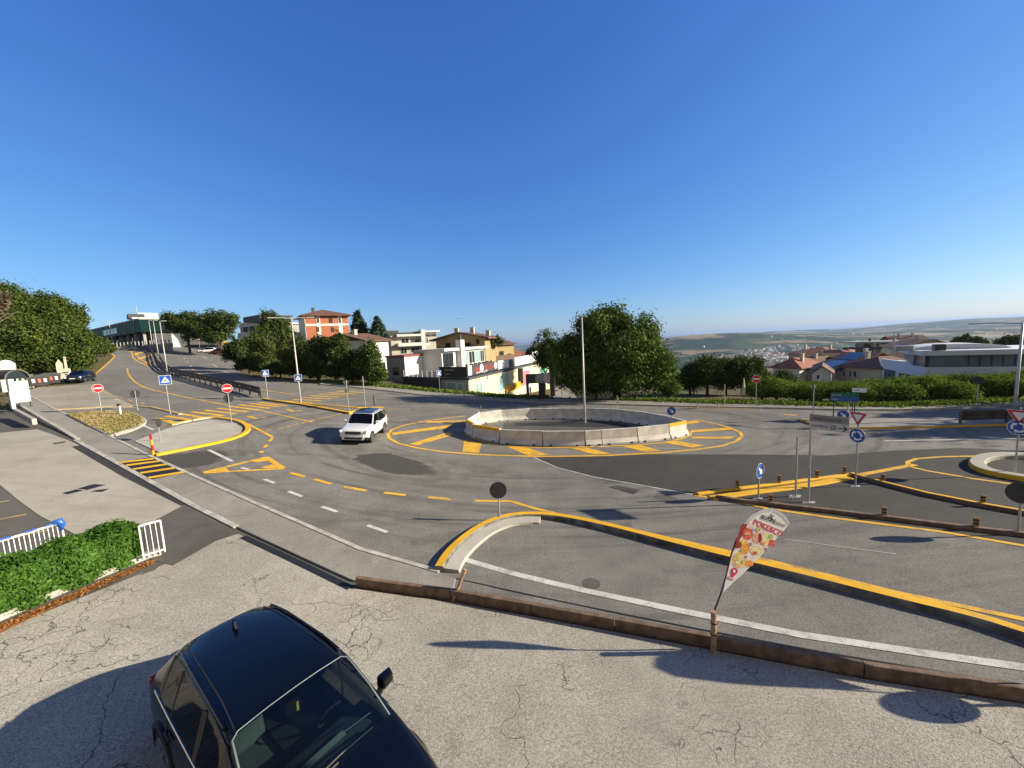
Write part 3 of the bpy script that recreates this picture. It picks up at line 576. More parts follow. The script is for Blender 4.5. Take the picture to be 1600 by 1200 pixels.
kerb('splitter_island_kerb', 'bright yellow blunt kerb end just behind the white car', [(543, 647), (552, 645.5), (566, 642), (582, 639)], .45, .2, [YELB, CONC], [0]*5, .04, 0)
kerb('splitter_island_kerb', 'upper yellow kerb closing the narrow island at the right zebra crossing', [(470, 630), (500, 633), (560, 637.5), (600, 637)], .22, .08, [YELB, CONC], [0]*5, .03, 0)
kerb('left_island_kerb', 'low worn kerb with yellow wash behind the grass patch', [(86, 641), (125, 639), (165, 636.5), (210, 635), (236, 637), (262, 643), (282, 648)], .25, .09, [YELP, CONC], [1, 0, 0, 1, 1], .03, 0)
kerb('rubber_kerb_strip', 'yellow rubber kerb strip on the far edge of the triangular island', [(1090, 773), (1150, 765), (1217, 757), (1276, 749), (1328, 742.5)], .2, .08, [YELB, DARKM], [0]*5, .03, 0)
kerb('rubber_kerb_strip', 'wide yellow painted strip just inside the triangular island', [(1112, 779), (1160, 772), (1225, 764), (1285, 755), (1326, 747)], .38, .05, [YELB, DARKM], [0]*5, .02, 0)
kerb('rubber_kerb_strip', 'brown sided rubber kerb along the near edge of the triangular island', [(1118, 779), (1160, 785), (1204, 790), (1300, 801), (1380, 811), (1524, 829), (1660, 845), (1850, 868)], .2, .13, [YELP, WOOD], [1, 1, 1, 0, 0], .03, 0)
kerb('rubber_kerb_strip', 'yellow topped kerb running right from the round blue arrows sign', [(1330, 743), (1379, 757), (1450, 775), (1535, 792), (1660, 814), (1850, 848)], .2, .14, [YELB, WOOD], [1, 1, 0, 0, 0], .03, 0)
kerb('traffic_island_kerb', 'rounded kerb with yellow side and pale top at the right edge', [(1680, 718), (1600, 715), (1560, 714.5), (1536, 718), (1525, 725), (1528, 733), (1546, 741), (1590, 749), (1680, 762)], .5, .2, [YELB, A_CONC], [0, 0, 1, 1, 1], .05)
kerb('grass_verge_kerb', 'pale stone kerb around the dry grass patch', [(138, 666), (174, 682.5), (200, 676), (219, 668), (228, 661), (224, 654), (204, 645), (150, 645)], .15, .10, [CONC], [0]*5, .03, 1)

# ------------------------------------------------------------------ jersey barriers of the roundabout
def barrier_mb(L, yellow=False):
    mb = MB(); prof = [(-.29, 0), (-.29, .10), (-.13, .34), (-.085, .88), (-.065, .90), (.065, .90), (.085, .88), (.13, .34), (.29, .10), (.29, 0)]
    n = len(prof); k = 6; xs = [-L/2+L*i/k for i in range(k+1)]
    vs = [(x, y, z) for x in xs for y, z in prof]
    for i in range(k):
        for j in range(n):
            mi = 1 if (yellow and j in (2, 3, 4, 5, 6)) else 0
            if yellow and j in (2, 6): mi = 0
            mb2 = ((i*n+j, i*n+(j+1) % n, (i+1)*n+(j+1) % n, (i+1)*n+j)); mb.f.append(mb2); mb.m.append(mi)
    mb.v = vs; mb.f += [tuple(range(n)), tuple(reversed(range(k*n, (k+1)*n)))]; mb.m += [0, 0]
    if yellow:
        for s in (-1, 1): mb.box((0, s*.094, .80), (L-.02, .012, .16), 1, rx=s*.06)
    return mb
CONB = plain('barrier_concrete', (.58, .55, .49), .9, var=.18, vs=1.8, bump=.35, bs_scale=25)
ring = [(731, 674), (742, 682), (783, 691.5), (849, 695.6), (914, 695.6), (939.5, 694), (995, 690), (1044, 684.6), (1071, 678.5), (1041, 669.5), (1010, 663), (965, 657), (917, 654.6), (873, 654.4), (829, 655), (784, 657.5), (750, 661)]
RB = GS(ring); rlab = ['short weathered barrier at the left tip of the roundabout', 'yellow topped shaded barrier on the near left of the roundabout', 'grey shaded barrier next to the yellow topped left one', 'plain barrier at the middle of the near side, left of the short block', 'short weathered block barrier in the near side row', 'sunlit barrier right of the short block in the near row', 'sunlit barrier beside the yellow topped right end', 'yellow topped bright barrier at the right tip of the roundabout',
    'shaded far barrier behind the yellow topped right end', 'shaded barrier facing left beside the small blue arrow sign', 'half shaded barrier behind the black edge-on sign', 'far barrier right of the tall lamp post', 'far barrier directly behind the tall lamp post', 'far barrier second left of the tall lamp post', 'far barrier at the left third of the far side', 'bright far barrier beside the two thin posts', 'bright barrier closing the left tip, facing right']
for i, (a, b) in enumerate(zip(RB, RB[1:]+RB[:1])):
    a = Vector(a); b = Vector(b); L = (b-a).length-.04; m_ = (a+b)/2
    y = i in (0, 1, 7)
    t = thing('jersey_barrier', rlab[i], 'concrete barrier', (m_.x, m_.y, zt(m_)), math.atan2(b.y-a.y, b.x-a.x), 'concrete barriers ringing the roundabout')
    barrier_mb(L, y).build('barrier_body', [CONB, YELB], t)
    for x in (-L*.32, L*.32):
        for s in (-1, 1): MB().box((x, s*.275, .06), (.16, .05, .09)).build('lifting_slot', DARKP, t)

# ------------------------------------------------------------------ road signs
def face_cam(p, off=0): return math.atan2(-p[0], p[1])+rad(off)
def circ(r, n=28, cx=0, cz=0): return [(cx+r*math.cos(2*math.pi*i/n), cz+r*math.sin(2*math.pi*i/n)) for i in range(n)]
def tri(r, up=True, cx=0, cz=0): s = 1 if up else -1; return [(cx+r*math.sin(2*math.pi*i/3), cz+s*r*math.cos(2*math.pi*i/3)) for i in range(3)]
def rect(w, h, cx=0, cz=0): return [(cx-w/2, cz-h/2), (cx+w/2, cz-h/2), (cx+w/2, cz+h/2), (cx-w/2, cz+h/2)]
def pole(t, h, r=.03, mat=STEEL, base=True):
    mb = MB().tube([(0, 0, -.05), (0, 0, h)], r, 10); mb.build('pole', mat, t, smooth=False)
    if base: MB().slab(circ(.09, 12), -.02, .03).build('base_plate', STEEL, t)
def plate(t, kind, z, size=.6, y=-.05):
    r = size/2
    if kind == 'noentry':
        p = MB().prism(circ(r, cz=z), y, y+.015, 0, 1).build('sign_plate', [WSIGN, BACK], t); MB().prism(circ(r*.93, cz=z), y-.004, y-.001).build('red_disc', RED, p); MB().prism(rect(r*1.5, r*.36, 0, z), y-.008, y-.005).build('white_bar', WSIGN, p)
    elif kind == 'back':
        p = MB().prism(circ(r, cz=z), y, y+.015, 0).build('sign_plate', [BACK], t)
        for s_ in (1, -1): MB().box((0, y-.02, z+s_*r*.5), (r*.5, .02, .035)).build('clamp', BACK, p)
    elif kind == 'backtri':
        MB().prism(tri(r*1.15, False, 0, z), y, y+.015).build('sign_plate', BACK, t)
    elif kind == 'ped':
        p = MB().prism(rect(size, size, 0, z), y, y+.015, 0, 1).build('sign_plate', [WSIGN, BACK], t); MB().prism(rect(size*.93, size*.93, 0, z), y-.004, y-.001).build('blue_field', BLUE, p)
        MB().prism(tri(r*.85, True, 0, z-r*.12), y-.008, y-.005).build('white_triangle', WSIGN, p)
        q = MB(); q.prism(circ(r*.075, 10, 0, z+r*.2), y-.012, y-.009); q.prism([(-.06*r, z+.12*r), (.07*r, z+.12*r), (.25*r, z-.35*r), (.12*r, z-.35*r), (.0, z-.1*r), (-.16*r, z-.35*r), (-.28*r, z-.35*r)], y-.012, y-.009); q.build('walking_figure', LETB, p)
    elif kind == 'round':
        p = MB().prism(circ(r, cz=z), y, y+.015, 0, 1).build('sign_plate', [WSIGN, BACK], t); MB().prism(circ(r*.93, cz=z), y-.004, y-.001).build('blue_field', BLUE, p)
        q = MB()
        for k in range(3):
            a0 = rad(90+120*k); pts = []
            for i in range(7): a = a0-rad(75)*i/6; pts.append((r*.68*math.cos(a), z+r*.68*math.sin(a)))
            inn = []
            for i in range(7): a = a0-rad(75)*i/6; inn.append((r*.44*math.cos(a), z+r*.44*math.sin(a)))
            poly = pts+inn[::-1]
            for i in range(6): q.prism([pts[i], pts[i+1], inn[i+1], inn[i]], y-.008, y-.005)
            a = a0-rad(75); b = a-rad(32); q.prism([(r*.82*math.cos(a), z+r*.82*math.sin(a)), (r*.56*math.cos(b), z+r*.56*math.sin(b)), (r*.30*math.cos(a), z+r*.30*math.sin(a))], y-.008, y-.005)
        q.build('arrow_ring', WSIGN, p)
    elif kind in ('arrow', 'arrowdown'):
        p = MB().prism(circ(r, cz=z), y, y+.015, 0, 1).build('sign_plate', [WSIGN, BACK], t); MB().prism(circ(r*.94, cz=z), y-.004, y-.001).build('blue_field', BLUE, p)
        s = rad(-45); R_ = lambda l: [(math.cos(s)*a-math.sin(s)*b, z+math.sin(s)*a+math.cos(s)*b) for a, b in l]
        q = MB(); q.prism(R_([(-r*.6, -r*.13), (r*.1, -r*.13), (r*.1, r*.13), (-r*.6, r*.13)]), y-.008, y-.005); q.prism(R_([(r*.08, -r*.4), (r*.68, 0), (r*.08, r*.4)]), y-.008, y-.005); q.build('white_arrow', WSIGN, p)
    elif kind == 'yield':
        p = MB().prism(tri(r*1.18, False, 0, z), y, y+.015, 0, 1).build('sign_plate', [WSIGN, BACK], t); MB().prism(tri(r*1.1, False, 0, z), y-.004, y-.001).build('red_border', RED, p); MB().prism(tri(r*.66, False, 0, z), y-.008, y-.005).build('white_field', WSIGN, p)
    elif kind == 'warn':
        p = MB().prism(tri(r*1.15, True, 0, z), y, y+.015, 0, 1).build('sign_plate', [RED, BACK], t); MB().prism(tri(r*.75, True, 0, z), y-.006, y-.002).build('white_field', WSIGN, p)
def sign(label, base, plates, face=0, cat='road sign', ph=None, r=.03, mat=STEEL, name='road_sign', z0=0, group=None):
    g = G(*base); t = thing(name, label, cat, (g[0], g[1], zt(g)+z0), face_cam(g, face), group); top = 0
    for k, py, size, *rest in plates:
        z = hgt(base, (base[0], py))-z0; top = max(top, z+size*.45); plate(t, k, z, size, rest[0] if rest else -.05)
    pole(t, ph if ph else top, r, mat); return t, g
sign('round no-entry sign on a thin post at the far edge of the dry grass patch', (159, 645), [('noentry', 606, .62)])
sign('dark back of a round sign beside the left road, right of the grass patch', (215, 640), [('back', 615, .6, .03)])
sign('blue pedestrian crossing sign at the left end of the left zebra crossing', (266, 646), [('ped', 593, .7)], 0)
t, g = sign('round no-entry sign with dark sign backs behind it on the rounded yellow island', (362, 661), [('noentry', 606, .62, -.06)])
z = hgt((362, 661), (362, 622)); MB().prism(circ(.3, cz=z), .05, .065).build('rear_disc', BACK, t); MB().prism(tri(.36, False, -.12, hgt((362, 661), (362, 606))+.05), .05, .065).build('rear_triangle', BACK, t)
sign('small round sign seen edge-on on the paved island near the striped ramp', (251, 690), [('back', 660, .5)], 62)
sign('blue pedestrian crossing sign beside the end of the long crash barrier', (419, 626), [('ped', 583, .62)], 10)
t, g = sign('thin post with a triangular sign back right of the right zebra crossing', (545, 640), [('backtri', 598, .6, .03), ('back', 610, .4, .03)], 20)
sign('bare grey metal post without any plate on the narrow island', (571, 637), [], 0, 'post', ph=2.9, r=.045, name='metal_post')
sign('short dark reflector post on the narrow island behind the white car', (585, 636), [], 0, 'post', ph=1.1, r=.05, mat=BACK, name='metal_post')
sign('blue pedestrian crossing sign on a post in front of the cream shop building', (688, 619), [('ped', 583, .62)], 40)
sign('round dark sign back on a post on the tip of the near yellow kerb', (781, 813), [('back', 765, .62, -.06)], 0, z0=.15)
sign('small blue round arrow sign behind the bright right barrier', (1049, 672), [('arrow', 642, .6)], 15)
sign('blue round arrow sign seen nearly edge-on on the triangular island', (1185, 779), [('arrow', 735, .6)], 66)
sign('bare galvanised post without plate on the triangular island', (1243, 776), [], 0, 'post', ph=hgt((1243, 776), (1246, 682)), r=.035, name='metal_post')
sign('triangular give-way sign above a round roundabout sign on the triangular island', (1336.5, 760), [('yield', 651, .62), ('round', 680, .58)], -32)
sign('triangular give-way sign above a round roundabout sign at the right edge', (1585, 743), [('yield', 648, .72), ('round', 667, .62)], -12)
sign('large black round sign back at the right edge beside the rubber kerb', (1590, 836), [('back', 768, .66, -.06)], 14)
sign('blue round arrow sign on a black post on the far island', (1316.5, 668), [('arrow', 648, .62)], 0, mat=DARKP)
sign('faded no-entry sign in front of the dark bushes across the road', (1181, 634), [('noentry', 592, .66)], 0)
sign('bare thin post in front of the dark bushes across the road', (1132, 634), [], 0, 'post', ph=1.9, r=.04, name='metal_post')
sign('tall thin post with a dark sign back behind the direction sign', (1270, 655), [('backtri', 606, .6, .03)], 60)
sign('edge-on dark sign on a post inside the roundabout, right of the lamp', (965, 656), [('back', 626, .5)], 70, ph=hgt((965, 656), (965, 618)))
sign('left of two thin edge-on posts inside the left tip of the roundabout', (747, 661), [], 0, 'post', ph=1.3, r=.02, name='metal_post')
sign('dark edge-on sign on the right one of two posts inside the left roundabout tip', (752, 663), [('back', 638, .5)], 75)
sign('small warning triangle sign beside the parked cars far up the road', (313, 550), [('warn', 530, 1.0)], 0)
sign('yellow roundish sign in front of the dark red parked car', (354, 552), [], 0, ph=2.6, r=.05)
t = bpy.data.objects['road_sign'] if False else [o for o in COL.objects if o.get('label', '').startswith('yellow roundish')][0]
MB().prism(circ(.75, 8, 0, 2.9), -.06, -.03).build('sign_plate', YELB, t)
sign('dark round sign back low among the bright green bushes on the right', (1526, 632), [('back', 594, .6)], 0)
sign('post with a dark sign back on the left verge beside the small black car', (127, 586), [('back', 553, 1.0)], 0)
# direction sign "centro"
def text(s, size, mat, parent, loc, name='lettering', rot=(math.pi/2, 0, 0), align='LEFT', ext=.002, sx=1.0):
    cu = bpy.data.curves.new('txt', 'FONT'); cu.body = s; cu.size = size; cu.extrude = ext; cu.align_x = align; cu.resolution_u = 3
    tmp = bpy.data.objects.new('txt', cu); me = bpy.data.meshes.new_from_object(tmp); bpy.data.objects.remove(tmp); bpy.data.curves.remove(cu)
    me.materials.clear(); me.materials.append(mat); o = bpy.data.objects.new(name, me); COL.objects.link(o)
    o.parent = parent; o.location = loc; o.rotation_euler = rot; o.scale = (sx, 1, 1); return o
b0 = (1263, 785); g = G(*b0)
t = thing('direction_sign', 'grey and white direction sign reading centro with an arrow on the triangular island', 'road sign', (g[0], g[1], zt(g)), face_cam(g, -16))
z1 = hgt(b0, (1263, 646)); z2 = hgt(b0, (1263, 669)); pole(t, z1+.02, .035); hh = z1-z2
SGREY = plain('sign_faded_grey', (.24, .225, .22), .6, var=.1)
SPALE = plain('sign_faded_white', (.52, .52, .49), .6, var=.08)
wS = 1.12; x0 = -.04
p = MB().prism(rect(wS, hh, x0+wS/2, z2+hh/2), -.06, -.04, 0, 1).build('sign_panel', [SPALE, BACK], t)
MB().prism(rect(wS*.965, hh*.44, x0+wS/2, z2+hh*.75), -.064, -.061).build('grey_band', SGREY, p)
text('dilusik Suadericia', .125, LETB, p, (x0+.10, -.068, z2+hh*.68), sx=.95)
text('centro', .19, LETB, p, (x0+.06, -.064, z2+hh*.16), sx=.95)
q = MB(); cx, cz = x0+.70, z2+hh*.25; pr = circ(.085, 20, cx, cz); pi_ = circ(.06, 20, cx, cz)
for i in range(20): q.prism([pr[i], pr[(i+1) % 20], pi_[(i+1) % 20], pi_[i]], -.065, -.062)
q.prism(tri(.035, True, cx, cz), -.065, -.062); q.build('target_symbol', LETB, p)
ax = x0+.84; q = MB().prism(rect(.2, .035, ax+.1, cz), -.065, -.062); q.prism([(ax+.10, cz+.10), (ax+.15, cz+.10), (ax+.25, cz), (ax+.20, cz)], -.065, -.062); q.prism([(ax+.20, cz-.001), (ax+.25, cz-.001), (ax+.15, cz-.10), (ax+.10, cz-.10)], -.065, -.062); q.build('arrow', LETB, p)
# blue and green direction panel across the road, white street name plate
g = G(1318, 655); t = thing('direction_sign', 'green and blue direction panel on two posts on the far island', 'road sign', (g[0], g[1], zt(g)+.1), face_cam(g, 0))
za = hgt((1318, 655), (1318, 616)); zb = hgt((1318, 655), (1318, 629)); mb = MB()
for x in (-.55, .55): MB().tube([(x, 0, -.1), (x, 0, za)], .035, 8).build('pole', BACK, t)
for k, (m_, a, b) in enumerate(((GSIGN, .5, 1.0), (BLUE, 0, .48))):
    p = MB().prism(rect(1.5, (za-zb)*(b-a), 0, zb+(za-zb)*(a+b)/2), -.06, -.045, 0).build('sign_panel', m_, t); text(('Serravalle', 'Dogana')[k], .13, WSIGN, p, (-.68, -.065, zb+(za-zb)*(a+b)/2-.05))
g = G(1331, 652); t = thing('street_name_sign', 'small white street name plate on a thin post by the green bushes', 'road sign', (g[0], g[1], zt(g)), face_cam(g, 0))
za = hgt((1331, 652), (1331, 609)); pole(t, za, .03, BACK); p = MB().prism(rect(.75, .3, .32, za), -.05, -.035).build('sign_panel', WSIGN, t); text('VIA', .15, LETB, p, (.1, -.055, za-.05))
# pedestrian sign on the lamp, striped marker, white delineators
g = G(240, 712); t = thing('marker_post', 'red and yellow striped marker post at the end of the yellow kerb', 'marker post', (g[0], g[1], zt(g)), 0); hm = hgt((240, 712), (238, 678))
for k in range(4): MB().tube([(0, 0, hm*k/4), (0, 0, hm*(k+1)/4)], .055, 10).build('band', [YELB, RED][k % 2], t)
g = G(188, 650); t = thing('marker_post', 'white delineator post with black cap on the dry grass', 'marker post', (g[0], g[1], zt(g)+.05), 0); hm = hgt((188, 650), (187, 632))
MB().box((0, 0, hm*.42), (.16, .12, hm*.84)).build('post_body', WSIGN, t, bevel=.02); MB().box((0, 0, hm*.92), (.17, .13, hm*.16)).build('black_cap', BLK, t)
DPX = [(1152, 765, 'first short orange delineator from the island tip, far edge'), (1217, 757, 'second short delineator on the far edge of the triangular island'), (1276, 749, 'third short delineator on the far edge, left of the give-way sign'), (1319, 743, 'short delineator at the far corner of the triangular island'), (1204, 789, 'short delineator on the near kerb, below the blue edge-on sign'), (1379, 756, 'short delineator on the kerb just right of the roundabout sign'), (1381, 810, 'short delineator at the middle of the near brown kerb'), (1524, 828, 'short delineator near the right end of the near brown kerb'), (1535, 791, 'short delineator at the right end of the upper kerb')]
DEL = plain('delineator_orange', (.40, .22, .06), .6, var=.15)
proto = None
for px, py, lab in DPX:
    g = G(px, py)
    if proto is None:
        proto = d = thing('kerb_delineator', lab, 'delineator', (0, 0, 0), 0, 'short delineators on the rubber kerbs')
        MB().box((0, 0, .16), (.13, .05, .32)).build('delineator_body', DEL, d, bevel=.01); MB().box((0, -.028, .24), (.11, .006, .06)).box((0, -.028, .14), (.11, .006, .06)).build('reflector', DARKP, d)
    else: d = copy_tree(proto); d['label'] = lab
    d.location = (g[0], g[1], zt(g)+.08); d.rotation_euler = (0, 0, face_cam(g, 10))
for k, (px, py) in enumerate(((692, 622), (715, 624), (742, 625.5), (769, 627), (1090, 637.5), (1122, 638.5), (1325, 642))):
    g = G(px, py); lab = ['white kerb stud post left of the crossing sign by the shop', 'first white stud post right of the crossing sign by the shop', 'second white stud post in front of the cream shop corner', 'third white stud post in front of the cream shop', 'white stud post left of the bare post across the road', 'white stud post beside the bare post across the road', 'white stud post by the blue direction panel'][k]
    t = tag(MB().tube([(0, 0, 0), (0, 0, .35), (0, 0, .42)], [.05, .05, .03], 8).build('kerb_stud', CONC, loc=(g[0], g[1], zt(g)+.05)), lab, 'bollard', 'small stud posts along the far kerb')

# ------------------------------------------------------------------ street lamps
def lamp(label, base, top, arms, ped=False, face=0, h=None, arm=1.3, r=.085):
    g = G(*base); h = h or hgt(base, top); t = thing('street_lamp', label, 'street lamp', (g[0], g[1], zt(g)), face_cam(g, face))
    MB().tube([(0, 0, -.1), (0, 0, h*.3), (0, 0, h)], [r, r*.85, r*.55], 10).build('pole', PLAMP, t, smooth=True)
    MB().tube([(0, 0, 0), (0, 0, .5)], r*1.2, 10).build('base_sleeve', STEEL, t)
    for s in arms:
        MB().tube([(0, 0, h-.05), (s*arm*.5, 0, h+.03), (s*arm, 0, h+.05)], .035, 8).build('arm', PLAMP, t)
        p = MB().box((s*(arm+.25), 0, h+.05), (.7, .24, .07)).build('lamp_head', PLAMP, t, bevel=.02); MB().box((s*(arm+.25), 0, h+.01), (.55, .18, .02)).build('diffuser', LAMPG, p)
    if ped: plate(t, 'ped', hgt(base, (base[0], 590)), .62, -.11)
    return t
PLAMP = plain('lamp_pole_grey', (.50, .50, .49), .5, .2, .08)
lamp('double armed lamp post with a small blue crossing sign at the right zebra crossing', (470, 629), (455, 497), (-1, 1), True)
lamp('tall single lamp post standing inside the concrete roundabout', (914, 661), (908, 495), (-.15,), face=10, arm=.8)
lamp('nearest of the lamp posts along the left crash barrier', (262, 586), (249, 502), (.3,), r=.09)
lamp('second lamp post up the left crash barrier', (248, 558), (238, 501), (.3,), r=.1)
lamp('third lamp post up the left crash barrier, by the glass building', (239, 545), (231, 501), (.3,), r=.11)
lamp('farthest lamp post at the bend of the left road, before the dark glass', (176, 539), (171, 501), (-1, 1), r=.12)
lamp('grey lamp post with an arm to the left at the right edge', (1584, 655), (1598, 504), (-1.2,), r=.1)
def rail_guard(label, px, rails, step=2.0, h=.75, mat=DARKM, both=False, group=None):
    P = resample(GS(px), .8); t = thing('crash_barrier', label, 'crash barrier', (0, 0, 0), 0, group)
    for zc in rails:
        mb = MB(); sweep_into(mb, P, [(-.04, zc-.15), (.03, zc-.11), (.03, zc-.05), (-.03, zc), (.03, zc+.05), (.03, zc+.11), (-.04, zc+.15)], [0]*6, .8); mb.build('rail', mat, t)
    d = 0; last = None
    for a in P:
        if last is None or (a-last).length >= step:
            last = a; MB().box((a.x, a.y, zt(a)+h/2-.1), (.1, .1, h+.2)).build('barrier_post', mat, t)
    return t
rail_guard('long rusty double crash barrier winding up between the two left roads', [(408, 622), (370, 612), (330, 602), (290, 592), (258, 580), (247, 571), (243, 562), (240, 554), (233, 549), (222, 546), (205, 544), (185, 542), (174, 541)], (.55, .95), 2.2, 1.05)
rail_guard('pale inner crash barrier beside the long rusty one', [(405, 619.5), (372, 609.5), (332, 599.5), (294, 590), (266, 580), (256, 571), (251, 562), (247, 555), (240, 549)], (.62,), 2.2, .7, DARKM)
rail_guard('short grey crash barrier on the far island at the right edge', [(1500, 664), (1545, 663), (1600, 661.5), (1690, 658)], (.45, .75), 2.2, .8)

# ------------------------------------------------------------------ vegetation
def leaves_obj(name, C, N, size, mat, parent=None, tone=None, asp=1.6, jit=.9):
    """leaf quads at centres C (n,3) with outward vectors N"""
    n = len(C); a = RNG.normal(size=(n, 3)); nn = N+jit*RNG.normal(size=(n, 3)); nn /= np.linalg.norm(nn, axis=1)[:, None]+1e-9
    u = np.cross(nn, a); u /= np.linalg.norm(u, axis=1)[:, None]+1e-9; v = np.cross(nn, u)
    s = size*RNG.uniform(.6, 1.35, n)[:, None]; u = u*s*asp*.5; v = v*s*.5
    V = np.stack([C-u, C+v*.9-u*.1, C+u, C-v*.9-u*.1], 1).reshape(-1, 3)
    me = bpy.data.meshes.new(name); me.vertices.add(4*n); me.vertices.foreach_set('co', V.ravel())
    me.loops.add(4*n); me.loops.foreach_set('vertex_index', np.arange(4*n, dtype=np.int32)); me.polygons.add(n); me.polygons.foreach_set('loop_start', np.arange(n, dtype=np.int32)*4)
    at_ = me.attributes.new('tone', 'FLOAT', 'POINT'); tn = tone if tone is not None else RNG.uniform(0, 1, n); at_.data.foreach_set('value', np.repeat(tn, 4).astype(np.float32))
    me.update(calc_edges=True); me.materials.append(mat); o = bpy.data.objects.new(name, me); COL.objects.link(o)
    if parent: o.parent = parent
    return o
def crown_pts(blobs, n_clump, per, cs, inner=.55, tufts=True):
    """clump centres near the surface of ellipsoid blobs, leaves scattered round each"""
    sub = []
    for b in blobs:                               # every bough carries its own rounded tuft, with gaps between them
        for j in range(16):
            d = RNG.normal(size=3); d[2] = abs(d[2])*1.0-.25; d /= np.linalg.norm(d); f = RNG.uniform(.55, .86); r = RNG.uniform(.22, .42)
            sub.append((b[0]+d[0]*b[3]*f, b[1]+d[1]*b[4]*f, b[2]+d[2]*b[5]*f, b[3]*r, b[4]*r, b[5]*r*.85))
        sub.append((b[0], b[1], b[2]-.1*b[5], b[3]*.66, b[4]*.66, b[5]*.7))
    blobs = sub if tufts else blobs
    vol = np.array([(b[3]*b[4]*b[5])**.66 for b in blobs]); pick = RNG.choice(len(blobs), n_clump, p=vol/vol.sum()); B = np.array(blobs)[pick]
    d = RNG.normal(size=(n_clump, 3)); d /= np.linalg.norm(d, axis=1)[:, None]
    rr = RNG.uniform(inner, 1.03, n_clump)[:, None]**.5*(1+.16*np.sin(d[:, :1]*9+B[:, :1]*3)*np.sin(d[:, 2:3]*8+1))
    c0 = B[:, :3]+d*B[:, 3:6]*rr
    C = np.repeat(c0, per, 0); D = np.repeat(d, per, 0); k = RNG.normal(size=C.shape); C = C+k*cs*RNG.uniform(.5, 1.25, (len(C), 1))
    N = D*.7+k*.5; N[:, 2] += .25
    tone = np.clip(np.repeat(RNG.uniform(0, 1, n_clump), per)*.85+RNG.uniform(-.1, .3, len(C))+np.repeat(.25*np.sin(pick*2.4), per), 0, 1)
    return C, N, tone
def tree(name, label, base, blobs, n_clump, per, cs, ls, mat, h, tr=.25, group=None, cat='tree', limbs=5, lean=0, fn=None, z=None, asp=1.6, zmin=.1):
    z0 = z if z is not None else float((fn or T)(base[0], base[1])); t = thing(name, label, cat, (base[0], base[1], z0), 0, group)
    C, N, tone = crown_pts(blobs, n_clump, per, cs); k = C[:, 2] > zmin; C, N, tone = C[k], N[k], tone[k]
    mb = MB(); top = h*.72; mb.tube([(0, 0, -.6), (lean*.3, 0, top*.35), (lean*.6, .1, top*.7), (lean, 0, top)], [tr*1.25, tr, tr*.7, tr*.3], 9)
    for i in range(limbs):
        b = blobs[i % len(blobs)]; a = RNG.uniform(0, 6.28); s = RNG.uniform(.3, .6)*top
        e = (b[0]+b[3]*.55*math.cos(a), b[1]+b[4]*.55*math.sin(a), max(s+.3, b[2]+.3*b[5]))
        mb.tube([(lean*.4, 0, s), ((lean*.4+e[0])*.5, e[1]*.5, (s+e[2])*.5+.2), e], [tr*.45, tr*.3, tr*.1], 6)
    mb.build('trunk', BARK, t, smooth=True); leaves_obj('crown', C, N, ls, mat, t, tone, asp); return t
# big tree behind the roundabout
b = march(990, 627, T); dd = b[1]
tree('broadleaf_tree', 'large rounded dark green tree behind the concrete roundabout', (b[0]-.75, b[1]+3.2), [(-.2, 0, 5.0, 4.8, 4.2, 4.5), (-3.6, .3, 4.3, 3.1, 3, 3.4), (3.4, -.2, 3.7, 2.8, 3, 3.5), (-1.6, 0, 7.4, 2.6, 2.5, 2.2), (1.5, 0, 6.8, 2.7, 2.6, 2.5), (4.6, 0, 2.6, 1.8, 2, 2.2), (-4.6, .5, 2.6, 2, 2, 2.2), (-1.5, -1, 2.6, 2.4, 2, 2.2), (-.4, 0, 8.6, 1.7, 1.5, 1.3), (1.0, -1.4, 2.0, 2.8, 2, 1.9), (3.2, -1.0, 1.9, 2.0, 1.8, 1.8), (-3.2, -1, 2.0, 2.2, 2, 1.9), (2.9, -.8, 6.0, 1.4, 1.4, 1.3), (-4.4, 0, 6.0, 1.3, 1.3, 1.2)], 1900, 34, .38, .17, LEAF_BIG, 10.5, .42, limbs=8)
def ptree(label, px, py_top, py_base, d, wpx, mat=LEAF_DARK, n=420, per=22, ls=None, name='broadleaf_tree', group=None, cat='tree', squat=1.0, nb=5, low=.42):
    A = at(px, py_base, d); Bt = at(px, py_top, d); zg = float(T(A[0], A[1])); top = max(Bt[2]-zg, 1.3); w = wpx*d/F/2
    low_z = max(.2, A[2]-zg)
    blobs = [(0, 0, low_z+(top-low_z)*.5, w*.8, w*.7, (top-low_z)*.5)]
    for i in range(nb):
        a = 6.28*i/nb+RNG.uniform(0, 1); rr = w*RNG.uniform(.3, .56); hz = low_z+(top-low_z)*RNG.uniform(.24, .8)
        blobs.append((rr*math.cos(a), rr*math.sin(a)*.8, hz, w*RNG.uniform(.32, .6), w*.46, (top-low_z)*RNG.uniform(.18, .34)))
    return tree(name, label, (A[0], A[1]), blobs, int(n*1.35), int(per*1.5), max(.22, w*.10), ls or d*.0031, mat, top, max(.12, w*.05), group, cat, zmin=max(0.05, low_z*.6))
grp = 'trees in the dark row beside the main road'
